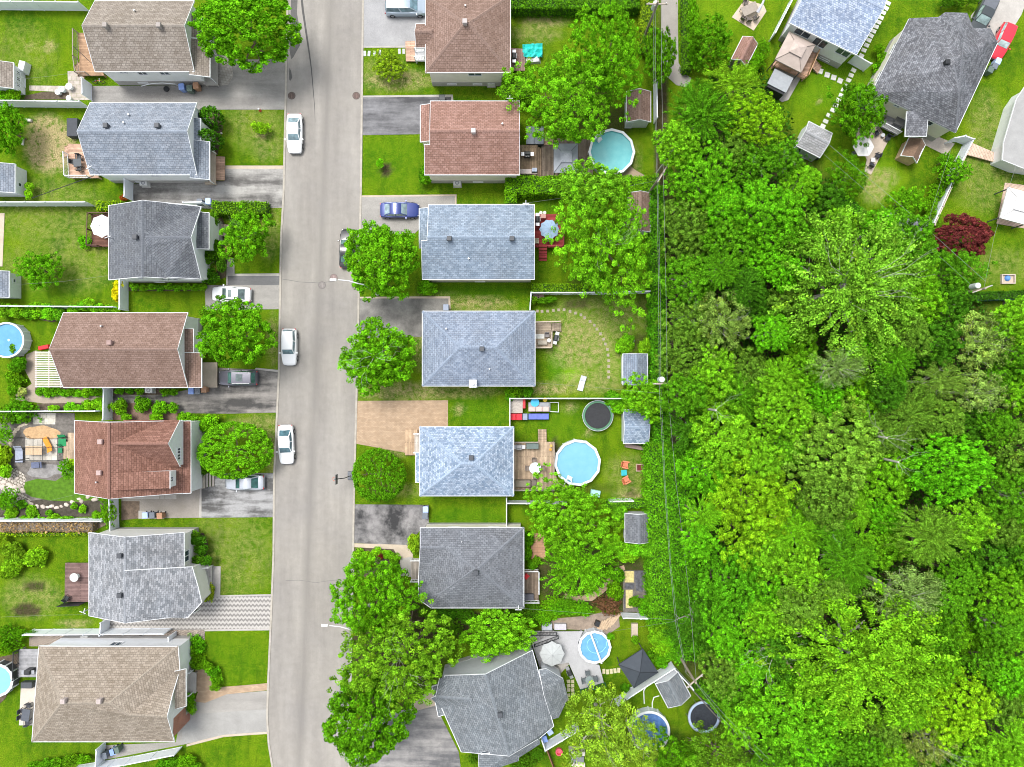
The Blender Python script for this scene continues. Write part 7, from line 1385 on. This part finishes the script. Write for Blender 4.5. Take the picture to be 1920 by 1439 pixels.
hedge('tall bright hedge beside the wires right of the pool garden and garden plot', [(1236, 830), (1239, 1000), (1243, 1170)], 2.9, 2.8, (.065, .22, .01), 11, dens=110, leaf=.14, rough=.25)
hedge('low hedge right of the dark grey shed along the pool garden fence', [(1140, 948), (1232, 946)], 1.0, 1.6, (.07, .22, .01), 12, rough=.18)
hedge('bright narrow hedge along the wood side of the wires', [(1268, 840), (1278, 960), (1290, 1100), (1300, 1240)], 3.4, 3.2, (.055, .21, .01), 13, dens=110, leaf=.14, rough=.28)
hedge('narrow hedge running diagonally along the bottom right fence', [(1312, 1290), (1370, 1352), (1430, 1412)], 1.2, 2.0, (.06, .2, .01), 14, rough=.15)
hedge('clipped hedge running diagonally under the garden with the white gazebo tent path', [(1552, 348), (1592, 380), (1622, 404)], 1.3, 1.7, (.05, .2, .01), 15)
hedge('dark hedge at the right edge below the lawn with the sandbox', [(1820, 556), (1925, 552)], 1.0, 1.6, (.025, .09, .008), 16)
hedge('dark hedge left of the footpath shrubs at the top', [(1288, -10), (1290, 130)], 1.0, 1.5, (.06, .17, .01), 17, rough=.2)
hedge('brown dead stemmed vine hedge with green tips beside the lower left fence', [(0, 988), (172, 989)], 1.3, 1.2, (.2, .155, .12), 18, dens=60, leaf=.13, rough=.2, inner=(.17, .14, .11))
hedge('thin lime green hedge edge below the brown vine hedge', [(0, 1003), (170, 1002)], .4, .7, (.15, .28, .01), 19)
# ---- the wood: distinctive trees first, then the rest between them
WG = 'trees of the wood'
LM = []
def wt(key, label, px, py, rx, ry, h, style, col, **kw):
    LM.append((key, px, py, max(rx, ry))); tree(kw.pop('name', 'broadleaf_tree'), label, px, py, rx, ry, h, style, col, group=WG, **kw)
wt('the big pale aspen', 'biggest pale lime green aspen with white branches, in the upper middle of the wood', 1600, 540, 128, 140, 16, 'spray', (.11, .275, .03), big=True, pale=True, bare=.95, name='aspen_tree')
wt('the big lower aspen', 'biggest bright yellow green aspen in the lower middle of the wood', 1610, 1235, 160, 125, 16, 'spray', (.105, .28, .015), big=True, pale=True, name='aspen_tree')
wt('the olive ash', 'rounded olive green tree in the middle of the wood', 1560, 845, 92, 82, 13, 'maple', (.11, .25, .035), big=True)
wt('the yellow tipped maple', 'yellow tipped green tree in the left middle of the wood', 1412, 950, 84, 82, 13, 'airy', GY, big=True)
wt('the grey willow', 'grey green feathery willow with a pale stem in the lower right of the wood', 1698, 1120, 82, 60, 12, 'willow', GW, pale=True, bare=.9, name='willow_tree')
wt('the grey birch', 'soft grey green tree with pale twigs near the right edge under the dark hedge', 1850, 640, 62, 55, 11, 'birch', (.14, .25, .07), pale=True, bare=.7, name='birch_tree')
wt('the small grey birch', 'smaller grey green twiggy tree near the right edge, second below the dark hedge', 1845, 738, 44, 46, 10, 'birch', (.14, .25, .08), pale=True, bare=.7, name='birch_tree')
wt('the olive willow', 'olive grey drooping tree right of the middle of the wood', 1762, 716, 54, 34, 10, 'willow', (.12, .24, .05), pale=True, name='willow_tree')
wt('the silver aspen', 'grey green tree with silvery branches just below the biggest pale aspen', 1570, 690, 52, 38, 13, 'willow', GW, pale=True, bare=1.0, name='aspen_tree')
wt('the grey green willow at left', 'grey green soft tree in the upper left of the wood', 1358, 600, 54, 60, 11, 'birch', (.12, .22, .06), pale=True, bare=.7, name='willow_tree')
wt('the bright lower maple', 'bright yellow green maple near the bottom right, beside the biggest lower aspen', 1795, 1330, 70, 64, 13, 'maple', (.14, .32, .012), big=True)
wt('the golden maple', 'green tree with golden leaf tips in the wood below the beige gazebo', 1420, 225, 60, 50, 10, 'airy', (.13, .3, .012), big=True)
wt('the weeping willow', 'bright drooping willow at the very top of the wood', 1370, 160, 62, 42, 9.5, 'willow', (.14, .31, .02), name='willow_tree')
wt('the vivid right maple', 'vivid green broad tree right of the olive ash in the right of the wood', 1785, 880, 84, 62, 13, 'maple', (.07, .29, .01), big=True)
wt('the twiggy dead tree', 'grey bare twiggy top among green leaves at the lower edge of the wood', 1745, 1395, 48, 44, 11, 'birch', (.13, .2, .06), pale=True, bare=1.1, name='birch_tree')
wt('the olive spray tree', 'soft mid green feathery tree in the right of the wood under a dark gap', 1740, 1005, 76, 56, 13, 'spray', (.09, .22, .025), big=True, name='aspen_tree')
wt('the bottom broadleaf', 'large bright mid green tree at the bottom of the wood, left of the lower aspen', 1490, 1330, 88, 84, 13, 'maple', (.08, .28, .012), big=True)
wt('the upper left maple', 'large vivid green tree at the upper left of the wood beside the wires', 1312, 330, 62, 62, 11, 'airy', (.08, .27, .012), big=True)
wt('the upper middle maple', 'vivid green tree in the upper wood left of the biggest pale aspen', 1440, 410, 72, 70, 12, 'maple', (.07, .26, .01), big=True)
wt('the left lower maple', 'large deep green tree in the lower left of the wood', 1370, 1100, 74, 66, 11, 'maple', (.055, .22, .01), big=True)
WOODP = [(1262, 240), (1310, 185), (1330, 140), (1430, 130), (1470, 220), (1500, 300), (1555, 350), (1600, 420), (1690, 430), (1760, 470), (1810, 545), (1860, 590), (1960, 570), (1960, 1480), (1480, 1480), (1395, 1370), (1330, 1290), (1305, 1200), (1290, 900), (1270, 500)]
def inside(x, y, P):
    c = False; j = len(P)-1
    for i in range(len(P)):
        if (P[i][1] > y) != (P[j][1] > y) and x < (P[j][0]-P[i][0])*(y-P[i][1])/(P[j][1]-P[i][1])+P[i][0]: c = not c
        j = i
    return c
rr = random.Random(5); placed = [(x, y, r) for _, x, y, r in LM]+[(1322, 1342, 40), (1262, 1294, 40), (1305, 1300, 20)]; fill = []
for attempt in range(9000):
    x = rr.uniform(1250, 1950); y = rr.uniform(120, 1470); r = rr.uniform(30, 60)
    if not inside(x, y, WOODP): continue
    if any(math.hypot(x-a, y-b) < (r*.62+c*.68) for a, b, c in placed): continue
    placed.append((x, y, r)); fill.append((x, y, r))
used = {}
CN = [('dark green', (.035, .13, .01)), ('mid green', (.055, .19, .01)), ('vivid green', (.07, .27, .01)), ('yellow green', (.1, .28, .015)), ('olive green', (.075, .18, .025)), ('bright green', (.09, .27, .012))]
ST = ['maple', 'airy', 'maple', 'airy', 'dense', 'spray']
for x, y, r in fill:
    cn, col = rr.choice(CN); hh = rr.uniform(8, 12.5); st = rr.choice(ST)
    def dirn(k):
        dx, dy = x-k[1], y-k[2]; return ('above' if dy < 0 else 'below') if abs(dy) > 1.7*abs(dx) else (('right of' if dx > 0 else 'left of') if abs(dx) > 1.7*abs(dy) else (('up' if dy < 0 else 'down')+(' and right of' if dx > 0 else ' and left of')))
    ks = sorted(LM, key=lambda k: math.hypot(x-k[1], y-k[2])); size = 'small' if r < 40 else ('large' if r > 52 else 'medium')
    for cand in ([f'{size} {cn} tree in the wood {dirn(k)} {k[0]}' for k in ks[:2]]+[f'{size} {cn} tree in the wood between {ks[0][0]} and {ks[1][0]}', f'{size} {cn} tree in the wood between {ks[0][0]} and {ks[2][0]}']):
        if cand not in used: break
    if len(cand.split()) > 15: cand = cand.replace(' in the wood ', ' ')
    if len(cand.split()) > 15: print('LONG', cand)
    used[cand] = 1
    tree('broadleaf_tree', cand.replace(' in the wood ', ' ').replace('tree at left', 'tree').replace('the grey green willow at left', 'the left willow'), x, y, r*1.12, r*1.12, hh, st, col, group=WG, big=r > 50, pale=rr.random() < .3, bare=.8 if rr.random() < .07 else False)
# leaning dead trunks seen in gaps
for lab, pts, rad in [('bare brown dead trunk leaning in the gap left of the lower aspen', [(1422, 1190, 9), (1450, 1220, 10), (1480, 1248, 10.5), (1512, 1278, 11)], .2),
                      ('second thinner bare dead trunk leaning beside the brown one', [(1412, 1200, 8), (1425, 1225, 8.5), (1430, 1242, 9)], .13)]:
    P = [W(*p) for p in pts]; b = Vector((P[0].x, P[0].y, 0)); t = T('dead_tree', lab, 'dead tree', b); m = MB(); m.tube([Vector((0, 0, 0)), P[0]-b]+[p-b for p in P[1:]], rad, 7, rad*.4)
    m.build('trunk', plain((.28, .2, .13), .95, .3, 6), t); q = link(bpy.data.objects.new('limb', BARE[0]), t); q.location = P[1]-b; q.scale = (3.2, 3.2, 1.5)
for lab, x, y, s in [('grey bare twiggy dead tree in the left middle of the wood', 1345, 770, 2.0), ('grey bare branches of a dead tree right of the olive ash', 1668, 822, 2.8), ('grey bare dead tree below the first, right of the olive ash', 1690, 868, 1.9)]:
    p = W(x, y, 11.5); t = T('dead_tree', lab, 'dead tree', (p.x, p.y, 0)); MB().tube([(0, 0, 0), (.1, 0, 6), (0, 0, 11)], .22, 7, .1).build('trunk', BARKP, t)
    q = link(bpy.data.objects.new('limb', BARE[1]), t); q.location = (0, 0, 10.2); q.scale = (s*1.3, s*.8, 2.6); q.rotation_euler[2] = s*2
# undergrowth of the wood: nobody could count it
rg = np.random.default_rng(9); pts = []
while len(pts) < 60000:
    X = rg.uniform(1250, 1990, 4000); Y = rg.uniform(120, 1500, 4000); pts += [(a, b) for a, b in zip(X, Y) if inside(a, b, WOODP)]
pts = np.array(pts); P = np.zeros((len(pts), 3)); P[:, 2] = .2+2.2*rg.uniform(size=len(pts))*(.5+.5*np.sin(pts[:, 0]*.07)*np.sin(pts[:, 1]*.06)); k = 1/16
P[:, 0] = (pts[:, 0]-960)*k; P[:, 1] = (719.5-pts[:, 1])*k
N = rg.normal(size=P.shape)*.5+np.array([0, 0, 1])
o = link(bpy.data.objects.new('undergrowth', leaf_mesh('undergrowth', P, N, .2*rg.uniform(.6, 1.4, len(P)), np.stack([rg.normal(.5, .2, len(P)), (rg.uniform(size=len(P)) < .05)*.5], 1), .5, 3)))
o.color = (.02, .075, .008, 1); tag(o, 'dark green undergrowth covering the floor of the wood', 'undergrowth', kind='stuff')
